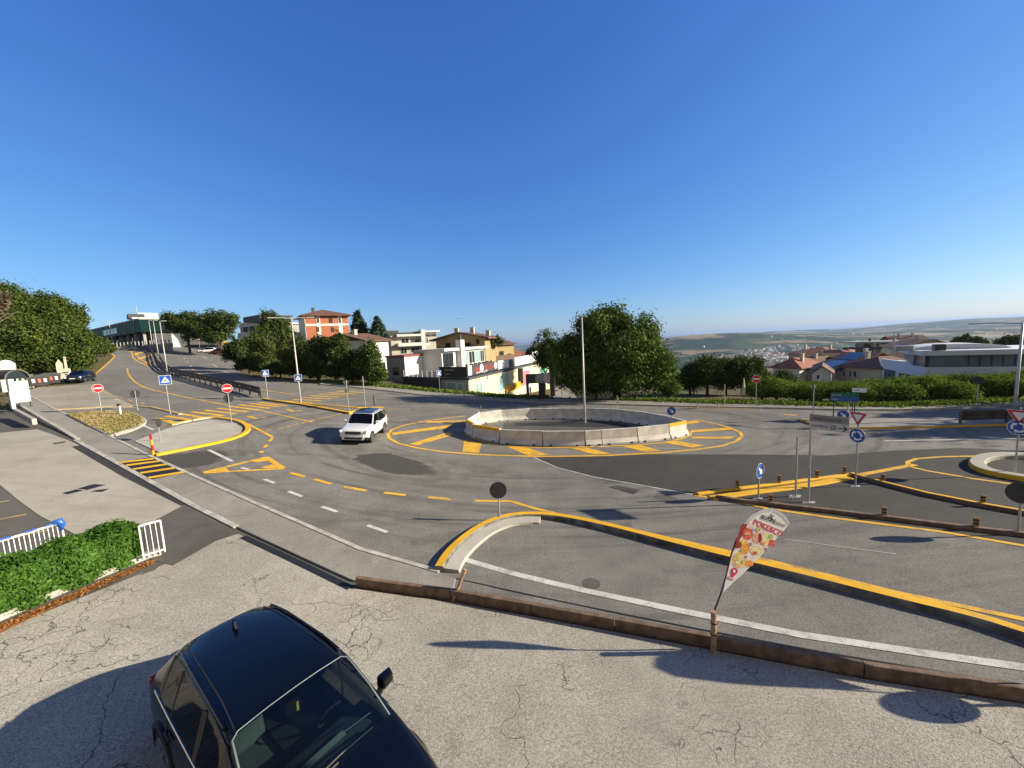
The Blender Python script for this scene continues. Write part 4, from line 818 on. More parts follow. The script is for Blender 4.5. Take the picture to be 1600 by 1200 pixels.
for args in [('leftmost low bushy tree of the dark row beside the far parked cars', 375, 524, 568, 66, 46), ('tall dark tree behind the row, left of the brick building', 437, 486, 560, 72, 56), ('olive tinted tree in the dark row, left of the double armed lamp', 420, 508, 588, 60, 60), ('tree in the dark row behind the double armed lamp', 462, 513, 594, 56, 56), ('dark tree in the row below the brick building', 500, 520, 598, 54, 52), ('tree in the dark row just left of the white house', 541, 516, 600, 53, 46), ('rightmost large dark tree of the row, against the white house', 578, 526, 605, 52, 56), ('low bright green ivy bush at the right end of the dark row', 590, 566, 609, 50, 34)]:
    ptree(*args, mat=LEAF_OLIVE if 'olive' in args[0] or 'behind the double' in args[0] else (LEAF_BIG if 'ivy' in args[0] else LEAF_DARK), n=330, group=grp)
for i, (px, d, w, top) in enumerate([(392, 63, 36, 556), (415, 60, 34, 562), (440, 58, 34, 566), (468, 56.5, 34, 568), (497, 55, 34, 570), (525, 54, 34, 571), (553, 52.5, 34, 574)]):
    ptree(['dense shrub %s at the foot of the dark tree row' % s for s in ('beside the roadside bend', 'left of the small crossing sign', 'behind the small crossing sign', 'behind the double armed lamp', 'right of the double armed lamp', 'behind the triangular sign back', 'left of the ivy bush')][i], px, top, 600, d, w+8, mat=LEAF_DARK, n=150, per=18, name='shrub', cat='shrub', group='shrubs at the foot of the dark tree row')
ptree('left of two round dark trees far up the main road', 295, 488, 536, 108, 60, LEAF_DARK, 380)
ptree('right of two round dark trees far up the main road', 345, 487, 540, 104, 62, LEAF_DARK, 380)
for lab, px, t_, bs, d, w in [('dark tree peeking out left of the large rounded tree', 866, 514, 610, 62, 66), ('low tree far left of the large rounded tree, by the side road', 838, 532, 588, 80, 42), ('wide dark tree right of the large rounded tree', 1105, 553, 632, 42, 84), ('dark tree in front of the distant town', 1160, 553, 632, 41, 76), ('dark tree filling the gap right of the large rounded tree', 1078, 574, 632, 43, 56), ('dark tree between the two dark ones right of the large rounded tree', 1134, 560, 632, 43.5, 70), ('low dark tree left of the yellowish bush', 1186, 578, 632, 43, 52), ('small dark tree by the red roofed house', 1225, 580, 632, 44, 50), ('small green shrub under the right edge of the large tree', 1048, 600, 628, 39, 30), ('drooping foliage shrub under the left of the large tree', 932, 590, 626, 41, 40)]:
    ptree(lab, px, t_, bs, d, w, LEAF_BIG if 'shrub' in lab else LEAF_DARK, 300 if w > 45 else 150, name='shrub' if 'shrub' in lab else 'broadleaf_tree', cat='shrub' if 'shrub' in lab else 'tree')
bl = ['first yellowish bush right of the dark trees', 'bush behind the faded no-entry sign', 'bush left of the tall thin post', 'low bush behind the tall thin post', 'bush behind the green and blue panel', 'low bush under the white name plate', 'bush right of the white name plate', 'broad bright bush below the brown roofed house', 'tall bush before the blue glass building', 'low leafy bush beside the road, below the glass', 'bright bush in the middle of the right row', 'dark bush with a spiky top by the glass building', 'low bush at the round sign back', 'bush under the glass balcony', 'small bush left of the right edge lamp', 'low bush next to the right edge lamp']
for i, (px, top, w, d) in enumerate([(1190, 598, 50, 35.5), (1213, 594, 44, 35), (1245, 604, 46, 34.5), (1270, 613, 40, 33.5), (1298, 601, 46, 34), (1326, 614, 40, 32), (1352, 604, 44, 32), (1385, 601, 52, 32), (1427, 590, 62, 32.5), (1408, 620, 44, 31), (1466, 601, 48, 32), (1506, 590, 52, 32.5), (1490, 618, 44, 30.5), (1541, 611, 44, 31.5), (1566, 619, 36, 30.8), (1588, 624, 28, 30.2)]):
    ptree(bl[i], px, top, 637, d, w+10, LEAF_BUSH if i not in (4, 11) else LEAF_BIG, 260, 24, .09, name='bush', cat='bush', group='bright bushes across the road on the right', nb=6)
for i, (px, top, w, d) in enumerate([(1200, 594, 50, 42), (1240, 607, 50, 41), (1285, 608, 46, 40), (1325, 607, 50, 39.5), (1370, 608, 50, 39), (1418, 604, 50, 38.5), (1455, 597, 50, 38), (1496, 603, 50, 38), (1545, 617, 46, 38), (1590, 622, 40, 37.5)]):
    ptree(['back row bush behind the faded no-entry sign', 'back row bush left of the tall thin post', 'back row bush behind the direction panel', 'back row bush behind the white name plate', 'back row bush below the brown roofed house', 'back row bush at the low wing of the glass building', 'back row bush under the glass band', 'back row bush at the middle of the glass building', 'back row bush left of the right edge lamp', 'back row bush at the right edge lamp'][i], px, top, 640, d, w+14, LEAF_BUSH, 230, 24, .10, name='bush', cat='bush', group='back row of bushes below the glass building', nb=6)
for lab, px, t_, bs, d, w in [('olive tree beyond the blue glass building, left one', 1500, 525, 560, 120, 26), ('dark tree beyond the blue glass building', 1525, 527, 560, 118, 26), ('dark tree at the right horizon behind the lamp', 1575, 525, 560, 110, 44), ('small tree between the flat roofed house and the glass building', 1405, 548, 575, 100, 24), ('small round tree in front of the far red roof', 1298, 560, 578, 110, 16)]:
    ptree(lab, px, t_, bs, d, w, LEAF_OLIVE if 'olive' in lab else LEAF_DARK, 160)
# cedars
def cedar(label, px, top, base, d, wpx, nl=9):
    A = at(px, base, d); Bt = at(px, top, d); zg = float(T(A[0], A[1])); h = Bt[2]-zg; w = wpx*d/F/2; lz = A[2]-zg
    t = thing('cedar_tree', label, 'tree', (A[0], A[1], zg), 0, 'cedars beside the brick building'); MB().tube([(0, 0, -.5), (0, 0, h*.95)], [.35, .06], 8).build('trunk', BARK, t)
    bl_ = []
    for k in range(nl):
        f = k/(nl-1); z = lz+(h-lz)*f; r = w*(1-f*.85)
        for q in range(5): a = k*2.1+q*1.257; bl_.append((r*.6*math.cos(a), r*.6*math.sin(a), z-.2*r, r*.45, r*.45, (h-lz)/nl*.3))
    C, N, tone = crown_pts(bl_, 420, 12, .25, tufts=False); leaves_obj('crown', C, N, .34, LEAF_CEDAR, t, tone, 2.2)
cedar('taller pointed cedar just right of the brick building', 562, 487, 522, 85, 28)
cedar('smaller drooping cedar right of the taller one', 591, 497, 522, 84, 26, 6)
# pines on the left
pl_ = [('tall umbrella pine at the left edge', 8, 436, 560, 60, 110), ('broad bright topped pine in the left clump', 60, 452, 575, 58, 110), ('pine at the right end of the left clump', 105, 462, 560, 60, 66), ('lower dark pine behind the bus shelter', 30, 500, 596, 52, 120), ('dark bushy tree behind the black bins', 82, 500, 596, 54, 80), ('bushy tree leaning over the bank above the small black car', 118, 508, 588, 56, 70)]
for lab, px, t_, bs, d, w in pl_: ptree(lab, px, t_, bs, d, w, LEAF_PINE, 640, 28, .19, name='pine_tree', group='pines and trees on the left bank', nb=8)
for i, (px, t_, bs, d, w) in enumerate([(135, 520, 560, 66, 52), (152, 526, 556, 74, 40), (165, 534, 552, 84, 24), (128, 545, 585, 60, 40)]):
    ptree(['low green bush sloping down the bank, nearest the pines', 'middle low bush on the bank beside the left road', 'farthest low bush on the bank at the bend', 'grassy bush on the bank above the small car'][i], px, t_, bs, d, w, LEAF_PINE, 240, 24, .18, name='bush', cat='bush', group='bushes on the left bank')
A = at(22, 500, 52); zg = float(T(A[0], A[1])); t = thing('dead_tree', 'leafless brown dead tree among the left pines', 'tree', (A[0], A[1]-3, zg), 0); mb = MB(); mb.tube([(0, 0, -.5), (0, 0, 9)], [.2, .08], 7)
for k in range(26):
    z = RNG.uniform(5, 9.5); a = RNG.uniform(0, 6.28); L = RNG.uniform(1.2, 3.4); mb.tube([(0, 0, z), (L*.5*math.cos(a), L*.5*math.sin(a), z+.9), (L*math.cos(a), L*math.sin(a), z+1.6+RNG.uniform(-1, .6))], [.06, .035, .012], 5)
mb.build('trunk', plain('dead_wood', (.22, .17, .13), .9), t); C, N, tone = crown_pts([(0, 0, 9.0, 2.8, 2.4, 2.3)], 110, 10, .3, .2); leaves_obj('twigs', C, N, .22, LEAF_DRY, t, tone, 4)
# off-frame trees on the right whose shade falls across the road
for i, (x, y, h, w) in enumerate([(50, 21.5, 11, 5), (57, 25, 12, 5.5), (62, 19.5, 12.5, 5), (46, 17.2, 8.5, 3.2)]):
    tree('broadleaf_tree', 'roadside tree beyond the right edge, shading the dark lane', (x, y), [(0, 0, h*.62, w*.6, w*.5, h*.3), (w*.3, 0, h*.5, w*.45, w*.4, h*.24), (-w*.3, .4, h*.55, w*.45, w*.4, h*.25), (0, -.6, h*.82, w*.4, w*.35, h*.18)], 200, 14, .5, .42, LEAF_BIG, h, .3, 'roadside trees beyond the right edge')
# clipped hedge in the left foreground
hb = GS([(-70, 1000), (0, 968), (110, 920), (226, 873)]); hd = (Vector(hb[3])-Vector(hb[0])); L = hd.length; hd.normalize(); hn = Vector((-hd.y, hd.x))
def hedge():
    n = 44000; u = RNG.uniform(0, L, n); Wd, Hh = .85, .98; face = RNG.uniform(0, 1, n); off = np.zeros((n, 3)); N = np.zeros((n, 3)); v = np.zeros(n); z = np.zeros(n)
    f0 = face < .42; f1 = (face >= .42) & (face < .74); f2 = (face >= .74) & (face < .92); f3 = face >= .92
    v[f0] = 0; z[f0] = RNG.uniform(.02, Hh, f0.sum()); N[f0] = (-hn.x, -hn.y, .2)
    v[f1] = RNG.uniform(0, Wd, f1.sum()); z[f1] = Hh; N[f1] = (0, 0, 1)
    v[f2] = Wd; z[f2] = RNG.uniform(.05, Hh, f2.sum()); N[f2] = (hn.x, hn.y, .2)
    u[f3] = L; v[f3] = RNG.uniform(0, Wd, f3.sum()); z[f3] = RNG.uniform(.05, Hh, f3.sum()); N[f3] = (hd.x, hd.y, .2)
    bumpy = .055*np.sin(u*3.1+1)*np.sin(z*4+v*3)+.04*np.sin(u*7.3)
    dep = RNG.uniform(-.2, .06, n)+bumpy*1.3; top_sp = np.where(RNG.uniform(0, 1, n) > .97, RNG.uniform(.03, .16, n), 0)
    x = hb[0][0]+hd.x*u+hn.x*v+N[:, 0]*dep; y = hb[0][1]+hd.y*u+hn.y*v+N[:, 1]*dep; zz = H(x)+z+N[:, 2]*dep+top_sp*f1
    C = np.stack([x, y, zz], 1); tone = np.clip(RNG.uniform(0, .8, n)+.25*np.sin(u*5)*np.sin(z*6), 0, 1)
    t = thing('clipped_hedge', 'clipped bright green hedge along the fence in the left foreground', 'hedge', (0, 0, 0)); leaves_obj('foliage', C, N, .066, LEAF_HEDGE, t, tone, 1.5, .75)
    mb = MB(); k = 12
    for i in range(k):
        a = Vector(hb[0])+hd*(L*(i+.5)/k)+hn*Wd/2; mb.tube([(a.x, a.y, zt(a)), (a.x+.03, a.y, zt(a)+.9)], [.03, .015], 6)
    mb.build('stem', BARK, t)
    mb = MB(); cc = Vector(hb[0])+hd*(L/2)+hn*Wd/2; q = resample([tuple(Vector(hb[0])+hn*.16), tuple(Vector(hb[3])+hn*.16-hd*.1)], .5); vs = []
    for a in q:
        for o_, z in ((0, .02), (0, .80), (.5, .80), (.5, .02)): p = a+hn*o_; vs.append((p.x, p.y, zt(p)+z))
    m4 = [(i*4+j, i*4+(j+1) % 4, i*4+4+(j+1) % 4, i*4+4+j) for i in range(len(q)-1) for j in range(4)]
    mb.add(vs, m4+[(0, 1, 2, 3), tuple(len(vs)-4+j for j in (3, 2, 1, 0))]); mb.build('dense_core', plain('hedge_core', (.014, .03, .008), .95), t)
hedge()
# low wall under the hedge, litter of needles
t = MB(); sweep_into(t, [tuple(Vector(p)-hn*.02) for p in hb]+[G(252, 866)], [(-.06, -.05), (-.06, .14), (.2, .14), (.2, -.05)], [0, 0, 0], .4); tag(t.build('low_wall', CONC), 'low pale concrete wall under the hedge and white railing', 'wall')
NEED = plain('pine_needle_litter', (.30, .125, .04), .95, var=.4, vs=30, bump=.8)
struct(drape('needle_litter', GS([(-70, 1012), (0, 981), (110, 930), (225, 880), (252, 872), (245, 876), (229, 885), (110, 938), (0, 991), (-70, 1024)]), NEED, .02, .4))
def litter():
    P0 = GS([(-40, 1000), (110, 936), (235, 880)]); n = 2600; u = RNG.uniform(0, 1, n); a = np.array(P0[0]); b_ = np.array(P0[2]); w = RNG.normal(0, .05, n)
    x = a[0]+(b_[0]-a[0])*u+hn.x*w; y = a[1]+(b_[1]-a[1])*u+hn.y*w; C = np.stack([x, y, H(x)+.03], 1); N = np.tile((0, 0, 1.), (n, 1))
    tag(leaves_obj('dry_leaf_litter', C, N, .05, leafmat('dry_litter', (.22, .08, .02), (.42, .20, .07), .1), None, None, 2.5, .35), 'orange dry needles lying along the foot of the hedge wall', 'litter', kind='stuff')
litter()
def grass():
    Pg = GS([(106, 649.5), (146, 645), (200, 644), (223, 655), (226, 661), (218, 667), (174, 681), (138, 666)]); me_p = Pg
    xs = [p[0] for p in Pg]; ys = [p[1] for p in Pg]; n = 26000; x = RNG.uniform(min(xs), max(xs), n); y = RNG.uniform(min(ys), max(ys), n); ins = np.zeros(n, bool); j = len(Pg)-1
    for i in range(len(Pg)):
        xi, yi = Pg[i]; xj, yj = Pg[j]; ins ^= ((yi > y) != (yj > y)) & (x < (xj-xi)*(y-yi)/(yj-yi+1e-9)+xi); j = i
    x = x[ins]; y = y[ins]; C = np.stack([x, y, H(x)+.115], 1); N = np.tile((0, .6, .6), (len(x), 1)); tone = np.clip(.5+.35*np.sin(x*1.3+y*.9)+RNG.normal(0, .25, len(x)), 0, 1)
    tag(leaves_obj('dry_grass', C, N, .085, GRASSM, None, tone, 2.0, 1.2), 'patch of dry yellowing grass inside the left kerb', 'grass', kind='stuff')
    struct(drape('grass_soil', Pg, plain('dry_soil', (.38, .29, .15), .95, var=.3, vs=3), .10, .8))
grass()
def verge(name, lab, px0, n, off, mat, ls, hgt_=.15, spread=.5):
    P = [np.array(p) for p in GS(px0)]; seg = np.array([np.linalg.norm(b-a) for a, b in zip(P, P[1:])]); pk = RNG.choice(len(seg), n, p=seg/seg.sum()); u = RNG.uniform(0, 1, n)
    A_ = np.array(P)[pk]; B_ = np.array(P)[pk+1]; p = A_+(B_-A_)*u[:, None]; p[:, 1] += off+RNG.normal(0, spread, n); z = T(p[:, 0], p[:, 1])+RNG.uniform(0, hgt_*2, n)
    tag(leaves_obj(name, np.column_stack([p, z]), np.tile((0, -.5, .6), (n, 1)), ls, mat, None, None, 2.2, .9), lab, 'grass', kind='stuff')
verge('verge_grass', 'rough grass along the far pavement below the dark trees and shop', [(500, 598), (540, 601), (630, 609), (690, 615), (733, 618), (860, 625)], 9000, .9, LEAF_BUSH, .16, .16)
verge('verge_grass', 'rough grass along the far pavement under the bright bushes', [(960, 627), (1000, 628), (1100, 632), (1200, 634), (1300, 637), (1400, 638), (1500, 635), (1600, 629)], 12000, .8, LEAF_BUSH, .13, .14)

# ------------------------------------------------------------------ fences, board, flag
def railing(label, a, b, h, n, top_mat=None, group=None, z0=.14, blue=False):
    a = Vector(a); b = Vector(b); t = thing('railing', label, 'railing', (a.x, a.y, zt(a)+z0), math.atan2(b.y-a.y, b.x-a.x)); L = (b-a).length; dz = zt(b)-zt(a)
    P_ = lambda u, z: (u*L, 0, u*dz+z)
    MB().bar(P_(0, h), P_(1, h), .05, .04).build('top_rail', WSIGN, t); MB().bar(P_(0, .08), P_(1, .08), .045, .035).build('bottom_rail', WSIGN, t)
    for i in range(n+1): MB().bar(P_(i/n, .0), P_(i/n, h+.0), .035 if i in (0, n) else .015).build('baluster' if i not in (0, n) else 'railing_post', WSIGN, t)
    return t, L, dz
bo = hn*.98
fa = Vector(hb[0])+bo; fb = Vector(hb[0])+hd*(L*.66)+bo
t, Lf, dz = railing('white railing with blue tape along its top behind the hedge', fa, fb, 1.25, 26)
BT = plain('blue_plastic', (.03, .13, .52), .35, var=.2, vs=10)
for u0, u1 in ((.30, .44), (.47, .60), (.70, .80), (.86, .93)): MB().bar((u0*Lf, 0, u0*dz+1.27), (u1*Lf, 0, u1*dz+1.27), .05, .05).build('tape_wrap', BT, t)
mb = MB(); q = [(.93*Lf, .0, dz*.95+1.24), (.96*Lf, .02, dz+1.30), (.985*Lf, 0, dz+1.31), (1.0*Lf, -.03, dz+1.2), (.99*Lf, -.02, dz+1.05)]; mb.tube(q, [.03, .07, .085, .075, .03], 10); mb.build('blue_bag', BT, t, smooth=True)
railing('short white railing panel at the right end of the hedge', G(226, 880), G(259, 869), .95, 4)
wb_ = GS(board_px)
for k in range(len(wb_)-1):
    pass
def board():
    t = thing('timber_edging', 'long brown weathered timber edging board between car park and road', 'timber edging', (0, 0, 0))
    P = [Vector(p) for p in wb_]
    for a, b in zip(P, P[1:]):
        mb = MB(); d = (b-a).normalized(); sweep_into(mb, [tuple(a+d*.01), tuple(b-d*.01)], [(-.0, -.05), (-.0, .24), (.012, .25), (.11, .25), (.12, .24), (.12, -.05)], [0]*5, .5); mb.build('board', WOOD, t)
board()
g = G(706, 936); g2 = at(727, 888, g[1]+.15); t = tag(MB().tube([(0, 0, -.1), (g2[0]-g[0], .15, g2[2]-zt(g))], .045, 8).build('wooden_stake', WOODL, loc=(g[0], g[1]-.06, zt(g))), 'leaning pale wooden stake against the timber edging', 'stake')
gf = G(1114, 1018); hp = hgt((1114, 1018), (1116, 955))
tt = thing('wooden_post', 'upright wooden post holding the feather flag at the timber edging', 'post', (gf[0], gf[1]-.02, zt(gf)), 0)
MB().tube([(0, 0, -.1), (0, 0, hp)], .055, 10).build('post_body', WOODL, tt)
MB().tube([(0, 0, hp*.45), (0, 0, hp*.48)], .064, 10).tube([(0, 0, hp*.72), (0, 0, hp*.75)], .064, 10).build('tie_band', DARKP, tt)
def flag(label, origin, az, visible=True):
    t = thing('feather_flag', label, 'banner', (origin[0], origin[1], zt(origin)), az)
    ca, sa = math.cos(rad(8)), math.sin(rad(8))
    def loc(px, py):                             # pixel -> local (x,z) in the flag's vertical plane
        v = ray(px, py); nx, ny = -sa, ca; t_ = (gf[0]*nx+(gf[1]+.07)*ny)/(v[0]*nx+v[1]*ny); p = v*t_
        return ((p[0]-gf[0])*ca+(p[1]-gf[1]-.07)*sa, H0+p[2]-zt(gf))
    az0 = az; s8 = lambda l: [(1130+x/8, 780+y/8) for x, y in l]
    out = s8([(0, 1165), (30, 980), (65, 830), (100, 690), (150, 540), (210, 400), (270, 295), (350, 215), (430, 160), (520, 125), (600, 120), (680, 145), (760, 200), (828, 300), (760, 385), (650, 505), (500, 670), (350, 825), (220, 955), (110, 1050)])
    O = [loc(*p) for p in out]
    polyl = O[:14]; ca_ = [(x, z) for x, z in O]
    FLW = plain('banner_white', (.72, .71, .71), .7, var=.05); 
    me = MB().prism(ca_, -.006, .006)
    clo = me.build('banner_cloth', FLAGW, t)
    pole_px = s8([(-175, 1500), (-120, 1420), (-40, 1210), (30, 980), (100, 690), (150, 540), (270, 290), (430, 150), (600, 108), (700, 145)]); PP = [loc(*p) for p in pole_px]
    P0 = [(0.02, 0.3)]+[p for p in PP[1:]]; MB().tube([(x, .0, z) for x, z in P0], [.02, .018, .016, .014, .013, .012, .011, .009, .007, .005], 7).build('flag_pole', DARKP, t)
    if not visible: return t
    def blob(pts, y, mat, name): MB().prism([loc(*p) for p in s8(pts)], y, y+.001).build(name, mat, clo)
    def disc(cx, cy, rx, ry, y, mat, name='printed_food', n=18): blob([(cx+rx*math.cos(2*math.pi*i/n), cy+ry*math.sin(2*math.pi*i/n)) for i in range(n)], y, mat, name)
    blob([(40, 960), (65, 845), (110, 690), (150, 560), (230, 420), (300, 310), (360, 235), (480, 280), (700, 380), (715, 395), (600, 520), (420, 720), (300, 850), (150, 860), (100, 800)], -.009, FLPINK, 'printed_ground')
    disc(300, 430, 65, 75, -.012, FLRED); disc(270, 600, 55, 85, -.012, FLORG); disc(195, 755, 78, 95, -.012, FLYEL); disc(420, 480, 60, 75, -.012, FLPEACH); disc(520, 500, 55, 80, -.012, FLYEL2); disc(420, 640, 85, 60, -.012, FLYEL2); disc(600, 545, 45, 45, -.012, FLRED); disc(320, 800, 55, 40, -.012, FLORG); disc(240, 540, 45, 35, -.0135, FLYEL); disc(585, 465, 32, 30, -.0135, FLGRN); disc(430, 375, 32, 30, -.0135, FLGRN); disc(390, 670, 30, 22, -.0135, FLRED); disc(185, 565, 40, 45, -.0135, FLDRED); disc(200, 760, 55, 65, -.0135, FLYEL2); disc(180, 740, 22, 26, -.015, FLYEL); disc(225, 780, 20, 24, -.015, FLGRN); disc(455, 480, 22, 60, -.0135, FLDRED); disc(300, 430, 40, 20, -.0135, FLPEACH); disc(230, 640, 26, 22, -.0135, FLGRN); disc(340, 560, 12, 26, -.0135, FLVIO); disc(530, 620, 18, 20, -.0135, FLVIO); disc(500, 545, 30, 16, -.015, FLORG)
    disc(275, 720, 20, 18, -.0135, FLVIO); disc(365, 385, 14, 26, -.0135, FLVIO)
    blob([(215, 330), (300, 300), (270, 400), (215, 480), (150, 600), (130, 640), (150, 545)], -.0105, FLDRED, 'printed_edge')
    # map pin
    disc(135, 895, 42, 44, -.012, FLPIN, 'map_pin'); blob([(95, 910), (178, 905), (108, 985)], -.0125, FLPIN, 'map_pin_tip'); disc(132, 895, 17, 19, -.014, FLAGW, 'map_pin_hole')
    mb = MB(); q = [loc(*p) for p in s8([(75, 955), (65, 975), (95, 990), (140, 1000)])]; mb.tube([(x, -.012, z) for x, z in q], .006, 5); mb.build('pin_squiggle', FLPIN, clo)
    a = loc(*s8([(358, 300)])[0]); b = loc(*s8([(700, 450)])[0]); ang = math.atan2(b[1]-a[1], b[0]-a[0]); Lw = math.hypot(b[0]-a[0], b[1]-a[1])
    text('POKE&CO', Lw*.235, FLPIN, clo, (a[0], -.012, a[1]-.01), 'lettering', (math.pi/2, -ang, 0))
    a = loc(*s8([(465, 235)])[0]); b = loc(*s8([(785, 350)])[0]); ang = math.atan2(b[1]-a[1], b[0]-a[0]); Lw = math.hypot(b[0]-a[0], b[1]-a[1])
    text('BUON', Lw*.185, LETB, clo, (a[0], -.012, a[1]), 'lettering', (math.pi/2, -ang, 0)); text('issimo', Lw*.185, FLLIME, clo, (a[0]+(b[0]-a[0])*.50, -.012, a[1]+(b[1]-a[1])*.50), 'lettering', (math.pi/2, -ang, 0))
    q = [loc(*p) for p in s8([(610, 180), (590, 195), (600, 220), (605, 245), (590, 262)])]; MB().tube([(x, -.012, z) for x, z in q], .006, 5).build('logo_swirl', LETB, clo)
    disc(625, 205, 14, 14, -.012, FLLIME, 'logo_leaf', 10)
    q = [loc(*p) for p in s8([(455, 285), (745, 395)])]; MB().tube([(x, -.012, z) for x, z in q], .0025, 4).build('thin_rule', BACK, clo)
    blob([(250, 300), (340, 205), (430, 150), (520, 115), (610, 110), (700, 150), (775, 205), (828, 295), (810, 320), (745, 235), (670, 175), (600, 152), (520, 160), (440, 195), (360, 250), (300, 320)], -.0095, FLGREY, 'pole_sleeve')
    return t
FLAGW = plain('flag_white', (.70, .69, .69), .75, var=.04); FLPINK = plain('flag_print_pink', (.74, .60, .55), .75, var=.2, vs=12); FLRED = plain('flag_print_red', (.62, .10, .05), .7, var=.4, vs=30); FLDRED = plain('flag_print_dark_red', (.28, .02, .015), .7, var=.3, vs=30)
FLORG = plain('flag_print_orange', (.75, .27, .04), .7, var=.35, vs=25); FLYEL = plain('flag_print_yellow', (.74, .50, .10), .7, var=.35, vs=40); FLYEL2 = plain('flag_print_cream', (.72, .60, .34), .7, var=.35, vs=40); FLPEACH = plain('flag_print_peach', (.66, .32, .22), .7, var=.4, vs=30); FLGRN = plain('flag_print_green', (.34, .42, .12), .7, var=.3, vs=30); FLVIO = plain('flag_print_violet', (.30, .22, .45), .7)
FLPIN = plain('flag_print_crimson', (.62, .015, .075), .7, var=.05); FLLIME = plain('flag_print_olive', (.42, .43, .22), .7, var=.1); FLGREY = plain('flag_sleeve_grey', (.50, .49, .51), .7, var=.1)
flag('white feather flag printed with food, POKE&CO lettering and a red map pin', (gf[0], gf[1]+.07), rad(8))
flag('plain feather flag just outside the right of the view, casting the second long shadow', (9.05, 5.9), rad(48), False)
t = thing('road_sign', 'round sign outside the right of the view, casting an oval shadow', 'road sign', (9.75, 5.75, 0), rad(-80)); pole(t, 1.35); plate(t, 'back', 1.15, .6)
# ------------------------------------------------------------------ cars
CBLACK = plain('car_black', (.002, .002, .0025), .22, 0, .1, coat=.35, spec=.3); CWHITE = plain('car_white', (.72, .72, .71), .3, 0, .03, coat=1)
CNAVY = plain('car_dark_navy', (.006, .009, .02), .3, 0, .1, coat=1); CRED = plain('car_dark_red', (.10, .006, .008), .3, 0, .1, coat=1); CSILV = plain('car_silver', (.42, .43, .44), .3, .6, .05, coat=1)
GLASSCAR = glassmat('car_glass', (.42, .55, .52)); GLASSSIDE = glassmat('car_side_glass', (.05, .06, .06), f0=1.3); GLASSDK = glassmat('car_glass_dark', (.10, .12, .12), f0=1.55); CHROME = plain('chrome', (.7, .7, .7), .12, 1, .03)
SEAT = plain('seat_fabric', (.10, .105, .11), .8); DASH = plain('dashboard_grey', (.045, .05, .055), .7); CABIN = plain('cabin_dark', (.012, .013, .015), .9); ROOFLIN = plain('pale_seat_back', (.30, .32, .31), .8)
PLATE = plain('number_plate', (.7, .7, .68), .5)
